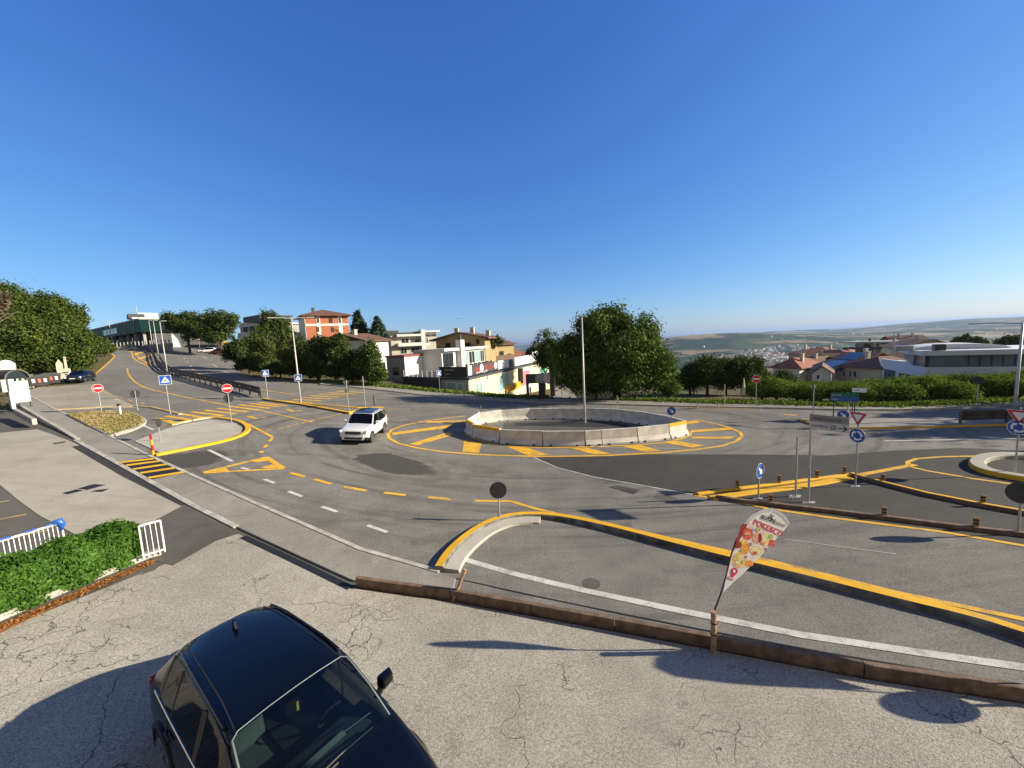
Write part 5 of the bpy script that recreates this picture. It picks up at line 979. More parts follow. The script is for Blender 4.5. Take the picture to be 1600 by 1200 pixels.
def car_spec(kind):
    # x, zb,(w0,z0)(w1,z1)(w2,z2)(w3,z3 belt)(w4,z4 rail)(w5,z5)(z6 centre)
    if kind == 'suv':
        return [(-2.28, [(.55, .42), (.66, .55), (.72, .72), (.70, .86), (.66, .93), (.5, .95)], .96),
                (-2.22, [(.72, .36), (.82, .52), (.86, .74), (.82, .96), (.72, 1.03), (.55, 1.05)], 1.06),
                (-2.08, [(.82, .30), (.90, .46), (.92, .76), (.86, 1.06), (.76, 1.12), (.66, 1.13)], 1.15),
                (-1.72, [(.86, .26), (.93, .42), (.945, .78), (.885, 1.10), (.62, 1.52), (.56, 1.57)], 1.60),
                (-1.15, [(.87, .25), (.94, .40), (.95, .78), (.895, 1.09), (.67, 1.585), (.61, 1.635)], 1.665),
                (-.15, [(.87, .25), (.94, .40), (.945, .77), (.90, 1.07), (.715, 1.60), (.65, 1.655)], 1.69),
                (.42, [(.87, .25), (.94, .40), (.945, .77), (.90, 1.05), (.73, 1.56), (.695, 1.60)], 1.645),
                (1.22, [(.87, .26), (.94, .42), (.945, .77), (.90, 1.00), (.85, 1.035), (.80, 1.06)], 1.115),
                (1.30, [(.87, .26), (.94, .42), (.945, .77), (.89, .99), (.84, 1.015), (.79, 1.04)], 1.09),
                (1.80, [(.85, .26), (.92, .42), (.93, .74), (.85, .93), (.76, .985), (.64, 1.01)], 1.04),
                (2.15, [(.78, .28), (.86, .44), (.86, .68), (.78, .84), (.68, .89), (.5, .92)], .945),
                (2.30, [(.60, .34), (.72, .48), (.74, .64), (.66, .76), (.56, .80), (.40, .82)], .83)]
    if kind == 'boxy':
        return [(-2.10, [(.72, .34), (.80, .50), (.84, .74), (.80, .98), (.74, 1.04), (.6, 1.06)], 1.07),
                (-2.05, [(.80, .30), (.87, .46), (.89, .76), (.85, 1.03), (.75, 1.10), (.66, 1.12)], 1.13),
                (-1.92, [(.82, .28), (.89, .44), (.90, .78), (.865, 1.08), (.70, 1.58), (.63, 1.62)], 1.645),
                (-1.2, [(.83, .26), (.895, .42), (.905, .78), (.87, 1.07), (.715, 1.61), (.645, 1.65)], 1.68),
                (-.2, [(.83, .26), (.895, .42), (.905, .78), (.87, 1.05), (.72, 1.615), (.65, 1.655)], 1.69),
                (.38, [(.83, .26), (.895, .42), (.905, .78), (.87, 1.04), (.70, 1.585), (.66, 1.615)], 1.65),
                (.98, [(.83, .27), (.895, .42), (.905, .78), (.87, 1.02), (.83, 1.04), (.78, 1.06)], 1.10),
                (1.06, [(.83, .27), (.895, .42), (.905, .78), (.865, 1.01), (.79, 1.045), (.69, 1.06)], 1.085),
                (1.60, [(.82, .27), (.885, .42), (.895, .74), (.84, .96), (.77, 1.00), (.66, 1.02)], 1.045),
                (1.98, [(.78, .28), (.84, .44), (.85, .68), (.80, .86), (.72, .92), (.55, .95)], .975),
                (2.10, [(.66, .33), (.76, .46), (.78, .62), (.72, .78), (.62, .84), (.45, .86)], .875)]
    return [(-1.95, [(.62, .34), (.70, .48), (.74, .66), (.70, .84), (.62, .90), (.45, .91)], .92),
            (-1.85, [(.74, .28), (.81, .42), (.83, .70), (.79, .94), (.68, 1.02), (.58, 1.04)], 1.05),
            (-1.45, [(.78, .24), (.84, .38), (.85, .72), (.80, .98), (.60, 1.34), (.53, 1.38)], 1.40),
            (-.9, [(.79, .23), (.85, .36), (.86, .72), (.81, .96), (.62, 1.42), (.55, 1.46)], 1.485),
            (-.1, [(.79, .23), (.85, .36), (.86, .71), (.82, .94), (.63, 1.43), (.56, 1.47)], 1.50),
            (.35, [(.79, .23), (.85, .36), (.86, .71), (.82, .93), (.61, 1.40), (.54, 1.43)], 1.46),
            (1.10, [(.79, .24), (.85, .38), (.86, .70), (.82, .90), (.72, .95), (.62, .965)], .99),
            (1.16, [(.79, .24), (.85, .38), (.86, .70), (.81, .89), (.71, .935), (.61, .95)], .97),
            (1.6, [(.77, .25), (.83, .39), (.84, .66), (.77, .82), (.68, .87), (.55, .89)], .92),
            (1.9, [(.68, .28), (.76, .42), (.77, .60), (.70, .72), (.60, .77), (.45, .79)], .81),
            (2.0, [(.52, .34), (.62, .46), (.64, .56), (.58, .64), (.48, .68), (.35, .69)], .70)]
def car(name, label, loc, rz, kind, paint, glass=GLASSDK, lvl=2, sc=1.0, detail=False, tilt=None, group=None):
    S = car_spec(kind); ns = len(S); vs = []; np_ = 13
    for x, p, zc in S:
        row = [(x, w, z) for w, z in p]+[(x, 0, zc)]+[(x, -w, z) for w, z in reversed(p)]; vs += row
    fs = []; mi = []; cow = [i for i in range(ns) if S[i][1][4][1]-S[i][1][3][1] > .25]; r0, r1 = cow[0], cow[-1]
    for i in range(ns-1):
        for j in range(np_-1):
            jj = j if j < 6 else 11-j; m = 0
            if jj == 3 and r0 <= i <= r1: m = 1 if i < r1 else 5
            if jj == 5 and i == r1: m = 2
            if jj == 5 and i == r0-1: m = 3
            if jj <= 0: m = 4
            fs.append((i*np_+j, i*np_+j+1, (i+1)*np_+j+1, (i+1)*np_+j)); mi.append(m)
    fs += [tuple(range(np_)), tuple((ns-1)*np_+j for j in reversed(range(np_)))]; mi += [0, 0]
    for k in (0,): fs.append(tuple()) if False else None
    me = bpy.data.meshes.new('tmp'); me.from_pydata(vs, [], fs); me.update()
    for _ in range(6): me.materials.append(paint)
    me.polygons.foreach_set('material_index', mi)
    bm = bmesh.new(); bm.from_mesh(me); cl = bm.edges.layers.float.new('crease_edge')
    for e in bm.edges:
        ms = {f.material_index for f in e.link_faces}
        if len(ms) > 1: e[cl] = .9 if 2 in ms else (.6 if kind != 'boxy' else .85)
    vl = bm.verts.layers.float.new('crease_vert')
    for v in bm.verts:
        ms = [f.material_index for f in v.link_faces]
        if any(ms.count(k) == 1 and len(ms) == 4 for k in (2,)): v[vl] = .45
    bmesh.ops.recalc_face_normals(bm, faces=bm.faces); bm.to_mesh(me); bm.free()
    o = bpy.data.objects.new('tmp', me); COL.objects.link(o); s = o.modifiers.new('s', 'SUBSURF'); s.levels = lvl; s.render_levels = lvl
    ev = bpy.data.meshes.new_from_object(o.evaluated_get(bpy.context.evaluated_depsgraph_get())); bpy.data.objects.remove(o)
    t = thing(name, label, 'car', loc, rz, group)
    if tilt: t.rotation_euler = tilt
    t.scale = (sc,)*3
    co = np.zeros(len(ev.vertices)*3); ev.vertices.foreach_get('co', co); co = co.reshape(-1, 3)
    grp_ = {}
    for p in ev.polygons: grp_.setdefault(p.material_index, []).append(tuple(p.vertices))
    def sub(nm, faces, mat, parent=t, off=0):
        ids = sorted({v for f in faces for v in f}); mp = {v: i for i, v in enumerate(ids)}
        return mobj(nm, [co[v] for v in ids], [tuple(mp[v] for v in f) for f in faces], mat, parent, smooth=True)
    body = sub('body', grp_[0], paint); sub('sill_cladding', grp_[4], DARKP); sub('windscreen', grp_[2], glass); sub('rear_window', grp_[3], GLASSDK if not detail else glass)
    for sgn in (1, -1):
        sub('side_window', [f for f in grp_[1]+grp_[5] if co[f[0]][1]*sgn > 0], GLASSSIDE if detail else GLASSDK)
    def side(x, i=None):                          # half width/height rows at x
        for a, b in zip(S, S[1:]):
            if a[0] <= x <= b[0]:
                u = (x-a[0])/(b[0]-a[0]); return [tuple(p+(q-p)*u for p, q in zip(m, n)) for m, n in zip(a[1], b[1])], a[2]+(b[2]-a[2])*u
    wb = {'suv': (1.42, -1.36, .36), 'boxy': (1.32, -1.26, .335), 'hatch': (1.28, -1.22, .30)}[kind]
    hw = S[ns//2][1][1][0]
    for x in wb[:2]:
        for sgn in (1, -1):
            R_ = wb[2]; w = thing('wheel', None, None, (x, sgn*(hw-.10), R_)); w.parent = t
            MB().tube([(0, -.11, 0), (0, -.10, 0), (0, .10, 0), (0, .11, 0)], [R_*.93, R_, R_, R_*.93], 28).build('tyre', RUBBER, w, smooth=False)
            mb = MB(); y = sgn*.112
            mb.tube([(0, y-.004, 0), (0, y+.004, 0)], R_*.2, 16)
            for k in range(5 if not detail else 7):
                a = 2*math.pi*k/(5 if not detail else 7); mb.bar((R_*.12*math.cos(a), y, R_*.12*math.sin(a)), (R_*.64*math.cos(a), y, R_*.64*math.sin(a)), .03 if not detail else .05, R_*.16)
            pr = circ(R_*.68, 24); pi_ = circ(R_*.60, 24)
            for k in range(24): mb.prism([pr[k], pr[(k+1) % 24], pi_[(k+1) % 24], pi_[k]], y-.008, y+.008)
            mb.build('rim', RIM, w)
            mb = MB(); ro, ri = R_*1.24, R_*1.04; arc = [rad(-12+204*k/16) for k in range(17)]; ys = sgn*(.10-.05); yo = sgn*(.10+.022)
            for k in range(16):
                q = [(ro*math.cos(arc[k]), ro*math.sin(arc[k])), (ro*math.cos(arc[k+1]), ro*math.sin(arc[k+1])), (ri*math.cos(arc[k+1]), ri*math.sin(arc[k+1])), (ri*math.cos(arc[k]), ri*math.sin(arc[k]))]
                mb.prism(q, ys, yo)
            a = mb.build('arch_trim', DARKP if kind != 'hatch' else paint, t, loc=(x, sgn*(hw-.10), R_)); 
            MB().prism(circ(ri*1.0, 24), sgn*.0-.02*sgn, sgn*.103).build('wheel_well', CABIN, t, loc=(x, sgn*(hw-.10), R_))
    # lamps, plates, grille, mirrors, handles
    rows, zc = side(S[-2][0]); xf = S[-1][0]; 
    for sgn in (1, -1):
        r = S[-2][1]; MB().box((S[-2][0]-.02, sgn*(r[3][0]-.10), r[3][1]-.03), (.22, .34, .15), rz=-sgn*.5, ry=.25).build('headlight', LAMPG, t, bevel=.05)
        r = S[2][1] if kind != 'hatch' else S[1][1]; MB().box((S[1][0]+.03, sgn*(S[1][1][3][0]-.03), S[1][1][3][1]-.06), (.10, .16, .24)).build('tail_light', LAMPR, t, bevel=.03)
        rr, _ = side(.98 if kind == 'suv' else .78); m = thing('wing_mirror', None, None, (.84 if kind == 'suv' else .72, sgn*(rr[3][0]-.06), rr[3][1]+.05)); m.scale = (1.15, 1.15, 1.15); m.parent = t
        MB().bar((0, 0, -.02), (-.03, sgn*.11, .04), .07, .03).build('mirror_arm', DARKP, m)
        MB().add([(x, sgn*y, z) for x, y, z in ((-.10, .07, .0), (-.10, .29, .01), (-.10, .28, .16), (-.10, .08, .16), (.03, .09, .01), (.01, .26, .02), (.01, .25, .14), (.03, .09, .14))], [(0, 1, 2, 3), (4, 5, 6, 7), (0, 1, 5, 4), (1, 2, 6, 5), (2, 3, 7, 6), (3, 0, 4, 7)]).build('mirror_shell', paint, m, bevel=.03)
        for hx in (.12, -.88): 
            rr, _ = side(hx); MB().box((hx-.12, sgn*(rr[2][0]+.002), .90), (.20, .035, .03)).build('door_handle', paint, t, bevel=.01)
        for sx in (-.18, .98 if kind == 'suv' else .86, -1.1):
            rr, _ = side(sx); q = MB(); q.tube([(sx, sgn*(rr[1][0]-.01), rr[1][1]), (sx, sgn*(rr[2][0]+.001), rr[2][1]), (sx, sgn*(rr[3][0]-.004), rr[3][1])], .006, 4); q.build('door_seam', CABIN, t)
        rr, _ = side(-.15); MB().bar((-.16, sgn*(rr[3][0]-.005), rr[3][1]), (-.20, sgn*(rr[4][0]+.012), rr[4][1]-.02), .09, .012).build('window_pillar', DARKP, t)
        if detail:
            for nm_, j_, o_, r_ in (('window_surround', 4, -.012, .016), ('roof_ditch', 5, -.05, .010)):
                pts = []
                for sx in np.linspace(-1.62, .40, 13): rr, z6 = side(sx); pts.append((sx, sgn*(rr[j_][0]+o_-.012), rr[j_][1]-.012))
                MB().tube(pts, r_, 6).build(nm_, DARKP, t)
            for sx in (-1.02, -1.5): rr, _ = side(sx); MB().bar((sx, sgn*(rr[3][0]-.012), rr[3][1]), (sx-.10, sgn*(rr[4][0]-.0), rr[4][1]-.03), .06, .012).build('window_pillar', DARKP, t)
        if kind != 'hatch':
            pts = []
            for sx in np.linspace(-1.55, .25, 9): rr, z6 = side(sx); pts.append((sx, sgn*(rr[4][0]-.035), rr[4][1]+.035))
            MB().tube(pts, .018, 6).build('roof_rail', CBLACK if detail else DARKP, t)
        pts = []
        for sx in np.linspace(-1.72 if kind != 'hatch' else -1.4, 1.0, 9): rr, _ = side(sx); pts.append((sx, sgn*(rr[3][0]+.004), rr[3][1]-.005))
        MB().tube(pts, .012, 5).build('window_trim', CHROME if detail else DARKP, t)
    f = S[-1][0]; MB().box((f-.005+(.02 if kind == 'boxy' else 0), 0, {'boxy': .76}.get(kind, S[-1][1][2][1]+.03)), (.06, .95, .17), ry=-.12).build('grille', DARKP, t, bevel=.03)
    MB().box((f-.02, 0, .42), (.08, 1.05, .13)).build('lower_intake', DARKP, t, bevel=.03); MB().box((f+.035, 0, .56), (.02, .52, .11)).build('number_plate', PLATE, t)
    MB().box((S[0][0]-.005, 0, .72), (.02, .52, .11)).build('number_plate', PLATE, t); MB().box((S[1][0]+.08, 0, .44), (.24, 1.5, .2)).build('rear_bumper', DARKP, t, bevel=.05)
    MB().box((0, 0, .33), (3.5, 1.5, .1)).build('underbody', CABIN, t)
    # cabin
    q = MB(); q.box((-.3, 0, .50), (2.6, 1.5, .06)).box((-.1, 0, .62), (.9, .24, .3)).build('cabin_floor', CABIN, t)
    zb = S[r1+1][1][3][1]; xc = S[r1+1][0]
    q = MB(); q.prism([(xc-.62, zb-.32), (xc-.05, zb-.22), (xc-.02, zb-.03), (xc-.30, zb+.01), (xc-.62, zb-.04)], -.78, .78, 0); q.build('dashboard', DASH, t, bevel=.03)
    for sgn in (1, -1):
        s_ = thing('front_seat', None, None, (-.12, sgn*.37, .52)); s_.parent = t
        MB().box((.1, 0, .1), (.5, .5, .18)).build('seat_cushion', SEAT, s_, bevel=.05); MB().box((-.2, 0, .45), (.16, .50, .62), ry=-.22).build('seat_back', SEAT, s_, bevel=.06); MB().box((-.30, 0, .87), (.11, .27, .2), ry=-.2).build('headrest', SEAT, s_, bevel=.05)
    MB().box((-1.02, 0, .82), (.18, 1.3, .62), ry=-.2).build('rear_bench', SEAT, t, bevel=.05)
    pts = [(xc-.72+.17*math.sin(.42)*math.cos(a), .37+.17*math.sin(a), zb+.0+.17*math.cos(.42)*math.cos(a)*1.0) for a in np.linspace(0, 2*math.pi, 21)]
    MB().tube(pts, .017, 6, cap=False).build('steering_wheel', CABIN, t); 
    return t, S, side
gc = (-3.60, 5.03); CA = rad(-35.5)
t, S, side = car('black_suv', 'glossy black car with its windscreen towards us in the near car park', (gc[0], gc[1], zt(gc)+.0), CA, 'suv', CBLACK, GLASSCAR, 3, 1.08, True)
nv = Vector((.03, 0, 1)).normalized(); t.rotation_euler = (Matrix.Rotation(0, 3, 'Z') @ Vector((0, 0, 1)).rotation_difference(nv).to_matrix() @ Matrix.Rotation(CA, 3, 'Z')).to_euler()
t.scale = (1.13, 1.08, 1.08)
MB().prism([(-1.42, 1.63), (-1.28, 1.65), (-1.33, 1.76), (-1.38, 1.77)], -.018, .018).build('roof_antenna', CBLACK, t, bevel=.006)
MB().tube([(1.16, .55, 1.075), (1.17, .1, 1.125), (1.18, -.42, 1.115)], .012, 6).build('wiper', DARKP, t); MB().tube([(1.22, .05, 1.115), (1.22, -.30, 1.12), (1.22, -.72, 1.09)], .012, 6).build('wiper', DARKP, t)
MB().tube([(1.02, .62, 1.13), (1.0, .25, 1.16), (1.0, -.1, 1.17)], .006, 4).build('dash_trim', CHROME, t)
q = MB()
for k in range(7): q.bar((.86+.012*k, -.33, 1.035+.0*k), (.86+.012*k, .33, 1.035), .005, .004)
q.build('dash_vent', ROOFLIN, t)
TRIM = plain('windscreen_edge', (.13, .165, .17), .5)
MB().tube([(1.20, .775, 1.075), (.84, .745, 1.34), (.46, .69, 1.585), (.425, .62, 1.622), (.42, .3, 1.645), (.42, 0, 1.652), (.42, -.3, 1.645), (.425, -.62, 1.622), (.46, -.69, 1.585), (.84, -.745, 1.34), (1.20, -.775, 1.075)], [.014, .014, .010, .007, .006, .006, .006, .007, .010, .014, .014], 6).build('windscreen_trim', TRIM, t)
MB().box((.36, 0, 1.50), (.04, .24, .07)).build('rear_view_mirror', CABIN, t, bevel=.01); MB().box((.42, .02, 1.38), (.01, .03, .13)).build('hanging_pendant', FLYEL, t, bevel=.004)
MB().box((-.28, -.52, 1.02), (.03, .10, .36), ry=-.2).build('paper_sign', FLAGW, t)
# white car driving round the roundabout
a = Vector(G(583, 689.5)); b_ = Vector(G(598.5, 677)); hdg = math.atan2(a.y-b_.y, a.x-b_.x); nr = Vector((-math.sin(hdg), math.cos(hdg))); fw_ = Vector((math.cos(hdg), math.sin(hdg)))
cen = (a+b_)/2-nr*.86
t, S, side = car('white_suv', 'white boxy car with black roof panel leaving the roundabout', (cen.x, cen.y, zt(cen)), hdg, 'boxy', CWHITE, GLASSDK, 2)
nv = Vector((.09, 0, 1)).normalized(); t.rotation_euler = (Vector((0, 0, 1)).rotation_difference(nv).to_matrix() @ Matrix.Rotation(hdg, 3, 'Z')).to_euler()
q = MB(); xs = np.linspace(-1.4, .30, 8); q.add([(x, s*.56, side(x)[1]-.012-.02*(abs(s))) for x in xs for s in (-1, 0, 1)], [(i*3+j, i*3+j+1, i*3+j+4, i*3+j+3) for i in range(7) for j in range(2)]); 
for v in range(len(q.v)): q.v[v] = (q.v[v][0], q.v[v][1], q.v[v][2]+.024)
q.build('roof_panel', GLAZ, t); MB().box((2.05, 0, .56), (.13, 1.25, .16)).build('front_bumper_trim', CWHITE, t, bevel=.04)
for s in (-1, 1): MB().box((1.98, s*.68, .40), (.22, .34, .2)).build('bumper_corner', DARKP, t, bevel=.04); MB().tube([(2.06, s*.52, .66), (2.10, s*.52, .66)], .075, 14).build('fog_lamp', LAMPG, t)
# cars further away
def farcar(label, px, py, az, kind, paint, sc=1.0, name='parked_car', group=None):
    g = G(px, py); return car(name, label, (g[0], g[1], zt(g)), az, kind, paint, GLASSDK, 1, sc, group=group)
farcar('small black hatchback on the left apron by the yellow edge line', 127, 597, rad(-62), 'hatch', CNAVY)
pk = 'cars parked far up the main road'
farcar('dark red car parked behind the round yellow sign', 342, 554, rad(188), 'hatch', CRED, 1.15, group=pk)
farcar('white car parked left of the dark red one', 326, 551.5, rad(205), 'hatch', CWHITE, 1.1, group=pk)
farcar('dark van like car in the shade under the left round tree', 281, 541, rad(200), 'boxy', CNAVY, 1.15, group=pk)
farcar('pale car behind the dark red one', 352, 551, rad(190), 'hatch', CSILV, 1.1, group=pk)
farcar('maroon car in the deep shade beneath the two round trees', 292, 541.5, rad(195), 'hatch', CRED, 1.15, group=pk)
# ------------------------------------------------------------------ buildings
CREAM = plain('cream_render', (.66, .60, .40), .85, var=.06, vs=.4); GREYW = plain('grey_render', (.34, .335, .32), .85, var=.08, vs=.4); OCHRE = plain('ochre_render', (.36, .265, .125), .85, var=.08, vs=.4); BEIGE = plain('beige_render', (.50, .46, .38), .85, var=.06, vs=.4)
BRICK = plain('orange_brick', (.44, .15, .075), .9, var=.12, vs=2); TILE = plain('brown_roof_tiles', (.15, .075, .045), .85, var=.25, vs=1.5, bump=.5, bs_scale=6); TILER = plain('red_roof_tiles', (.27, .10, .055), .85, var=.25, vs=1.5, bump=.5, bs_scale=6); DKROOF = plain('dark_roofing', (.06, .06, .065), .7, var=.15); REDMET = plain('red_sheet_roof', (.25, .065, .05), .6, var=.15)
GGREEN = plain('green_mirror_glass', (.03, .20, .155), .2, .0, .2, .2, spec=.5); GGDARK = plain('dark_green_glass', (.004, .024, .02), .45, 0, .3, .2, spec=.04); GBLUE = plain('blue_facade_glass', (.075, .145, .185), .22, 0, .25, .3, spec=.8); GTEAL = plain('teal_shutter', (.26, .42, .40), .35, 0, .1, 2); BLUEW = plain('pale_blue_render', (.62, .665, .71), .8, var=.05); FRAMEW = plain('white_frame', (.66, .66, .64), .6); FRAMED = plain('dark_frame', (.05, .05, .05), .5); SOLAR = plain('solar_panel', (.05, .075, .13), .12, .2, .15); SHUT = plain('brown_shutter', (.14, .075, .035), .7)
class Fac:
    def __init__(s, pa, da, pb, db, name, label, cat='building', group=None, zbase=None, pts=None):
        s.A = at(pa, 560, da)[:2] if pts is None else np.array(pts[0]); s.B = at(pb, 560, db)[:2] if pts is None else np.array(pts[1])
        d = s.B-s.A; s.W = float(np.linalg.norm(d)); s.u = d/s.W; s.az = math.atan2(d[1], d[0]); s.z0 = zbase if zbase is not None else float(min(T(*s.A), T(*s.B)))-1
        s.t = thing(name, label, cat if label else None, (s.A[0], s.A[1], s.z0), s.az, group)
    def loc(s, px, py):
        v = ray(px, py); n = np.array([-s.u[1], s.u[0]]); k = (s.A @ n)/(v[:2] @ n); p = v*k; q = p[:2]-s.A; return float(q @ s.u), float(p[2]+H0-s.z0)
    def wall(s, x0, x1, z0, z1, dep, mat, name='wall', y0=0): return MB().box(((x0+x1)/2, y0+dep/2, (z0+z1)/2), (x1-x0, dep, z1-z0)).build(name, mat, s.t)
    def win(s, r, frame=None, glass=None, y=0, nx=1, nz=1, fr=.06, name='window'):
        x0, z1 = s.loc(r[0], r[1]); x1, z0 = s.loc(r[2], r[3]); x0, x1 = sorted((x0, x1)); z0, z1 = sorted((z0, z1)); return s.winl(x0, x1, z0, z1, frame, glass, y, nx, nz, fr, name)
    def winl(s, x0, x1, z0, z1, frame=None, glass=None, y=0, nx=1, nz=1, fr=.06, name='window'):
        frame = frame or FRAMEW; glass = glass or GLAZ; mb = MB()
        for i in range(nx+1): x = x0+(x1-x0)*i/nx; mb.box((x, y-.04, (z0+z1)/2), (fr, .08, z1-z0+fr))
        for j in range(nz+1): z = z0+(z1-z0)*j/nz; mb.box(((x0+x1)/2, y-.035, z), (x1-x0, .07, fr))
        f = mb.build(name, frame, s.t); MB().box(((x0+x1)/2, y-.008, (z0+z1)/2), (x1-x0, .02, z1-z0)).build('pane', glass, f); return f
    def roof(s, x0, x1, y0, y1, z, h, kind, mat, ov=.6, eave=.18):
        x0 -= ov; x1 += ov; y0 -= ov; y1 += ov; mb = MB(); cx, cy = (x0+x1)/2, (y0+y1)/2
        if kind == 'hip':
            r = min(x1-x0, y1-y0)/2
            if x1-x0 >= y1-y0: R_ = [(x0+r, cy), (x1-r, cy)]
            else: R_ = [(cx, y0+r), (cx, y1-r)]
            b = [(x0, y0, z), (x1, y0, z), (x1, y1, z), (x0, y1, z)]; b2 = [(x, y, z+eave) for x, y, _ in b]; tp = [(a[0], a[1], z+h) for a in R_]
            fs = [(0, 3, 2, 1)]+[(i, (i+1) % 4, 4+(i+1) % 4, 4+i) for i in range(4)]
            fs += [(4, 5, 9, 8), (5, 6, 9), (6, 7, 8, 9), (7, 4, 8)] if x1-x0 >= y1-y0 else [(4, 5, 8), (5, 6, 9, 8), (6, 7, 9), (7, 4, 8, 9)]
            mb.add(b+b2+tp, fs)
        elif kind == 'gable':                     # ridge runs away from the facade: the facade is the gable end
            mb.add([(x0, y0, z), (cx, y0, z+h), (x1, y0, z), (x1, y0, z-eave), (cx, y0, z+h-eave), (x0, y0, z-eave), (x0, y1, z), (cx, y1, z+h), (x1, y1, z), (x1, y1, z-eave), (cx, y1, z+h-eave), (x0, y1, z-eave)],
                   [(0, 1, 4, 5), (1, 2, 3, 4), (6, 11, 10, 7), (7, 10, 9, 8), (0, 6, 7, 1), (1, 7, 8, 2), (5, 4, 10, 11), (4, 3, 9, 10), (0, 5, 11, 6), (2, 8, 9, 3)])
        elif kind == 'side':                      # ridge parallel to the facade
            mb.add([(x0, y0, z), (x0, cy, z+h), (x0, y1, z), (x0, y1, z-eave), (x0, cy, z+h-eave), (x0, y0, z-eave), (x1, y0, z), (x1, cy, z+h), (x1, y1, z), (x1, y1, z-eave), (x1, cy, z+h-eave), (x1, y0, z-eave)],
                   [(0, 1, 4, 5), (1, 2, 3, 4), (6, 11, 10, 7), (7, 10, 9, 8), (0, 6, 7, 1), (1, 7, 8, 2), (5, 4, 10, 11), (4, 3, 9, 10), (0, 5, 11, 6), (2, 8, 9, 3)])
            for xe in (x0+ov+.02, x1-ov-.12): mb.add([(xx, yy, zz) for xx in (xe, xe+.1) for yy, zz in ((y0+ov, z-eave), (y1-ov, z-eave), (cy, z+h-eave-.03))], [(0, 1, 2), (5, 4, 3), (0, 3, 4, 1), (1, 4, 5, 2), (2, 5, 3, 0)])
        else: mb.box((cx, cy, z+h/2), (x1-x0, y1-y0, h))
        return mb.build('roof', mat, s.t)
    def gablewall(s, x0, x1, z, h, dep, mat): return MB().prism([(x0, z), (x1, z), ((x0+x1)/2, z+h)], .01, dep).build('gable', mat, s.t)
    def chimney(s, x, y, z, h, mat=None, w=.7): return MB().box((x, y, z+h/2), (w, w, h)).box((x, y, z+h+.06), (w+.2, w+.2, .12)).build('chimney', mat or BEIGE, s.t)
    def balcony(s, r, dep=1.3, mat=None, th=.9):
        x0, z1 = s.loc(r[0], r[1]); x1, z0 = s.loc(r[2], r[3]); return MB().box(((x0+x1)/2, -dep/2, (z0+z1)/2), (x1-x0, dep, abs(z1-z0))).build('balcony', mat or FRAMEW, s.t)
# glass shopping building far up on the left
f = Fac(136, 165, 217, 128, 'glass_building', 'dark green glass building at the top of the left road'); xt, zt1 = f.loc(217, 499); _, zb1 = f.loc(217, 519); _, zg1 = f.loc(217, 540)
f.wall(0, xt, zb1, zt1, 22, GGDARK, 'glass_volume'); f.wall(2, xt-1, 0, zb1-.01, 18, DKROOF, 'ground_floor', 3); f.roof(0, xt, 0, 22, zt1, .35, 'flat', GREYW, .1)
for i in range(9): MB().box((4+i*(xt-6)/8, 1.2, zb1/2), (.7, .7, zb1)).build('column', GREYW, f.t)
for i in range(11): x = 1+i*(xt-2)/10; MB().box((x, -.03, (zb1+zt1)/2), (.12, .08, zt1-zb1)).build('mullion', GGREEN, f.t)
f.winl(xt*.42, xt*.66, zb1+1, zt1-1.2, GGREEN, GGREEN, 0, 4, 2, .15); f.winl(.4, xt*.22, zb1+1.5, zt1-.5, GGREEN, GGREEN, 0, 4, 2, .15)
for i in range(7): x = xt*(.35+.085*i); f.winl(x, x+2.2, 2.2, zb1-1, FRAMED, GLAZ, 3, 1, 2)
f2 = Fac(217, 127.5, 272, 134, 'glass_building', 'lighter green glass wing with white roof structures on the left hill'); a, z1 = f2.loc(215.5, 498); x2, _ = f2.loc(272, 498); _, zb2 = f2.loc(217.5, 516)
f2.wall(0, x2, zb2, z1, 20, GGREEN, 'glass_volume'); f2.wall(1, x2-2, 0, zb2-.01, 18, DKROOF, 'ground_floor', 2); f2.roof(0, x2, 0, 20, z1, .4, 'flat', FRAMEW, .15)
for i in range(9): MB().box((1+i*(x2-2)/8, -.03, (zb2+z1)/2), (.12, .08, z1-zb2)).build('mullion', GGDARK, f2.t)
MB().box((x2*.4, 8, z1+1.4), (x2*.5, 8, 1.8)).build('roof_plant', FRAMEW, f2.t, bevel=.2); MB().box((x2*.12, 6, z1+1.1), (4, 6, 1.4)).build('roof_plant', DKROOF, f2.t); MB().tube([(x2*.16, 6, z1), (x2*.16, 6, z1+5)], .12, 6).build('antenna', STEEL, f2.t)
q = MB(); q.prism([(x2*.55, 0), (x2*1.05, 0), (x2*.98, zb2*.5), (x2*.84, zb2*.85), (x2*.55, zb2*.95)], -3, 6).build('white_entrance', FRAMEW, f2.t)
# low parapet below the glass building
f = Fac(178, 118, 268, 112, 'boundary_wall', 'low grey wall with pale posts in front of the glass building', 'wall'); xw, zw = f.loc(268, 533); _, z0w = f.loc(268, 541); f.wall(0, xw, 0, z0w+.9, .3, GREYW)
for i in range(16): MB().box((xw*(i+.5)/16, -.1, z0w+1.3), (.3, .2, 1.5)).build('pale_post', GREYW, f.t)
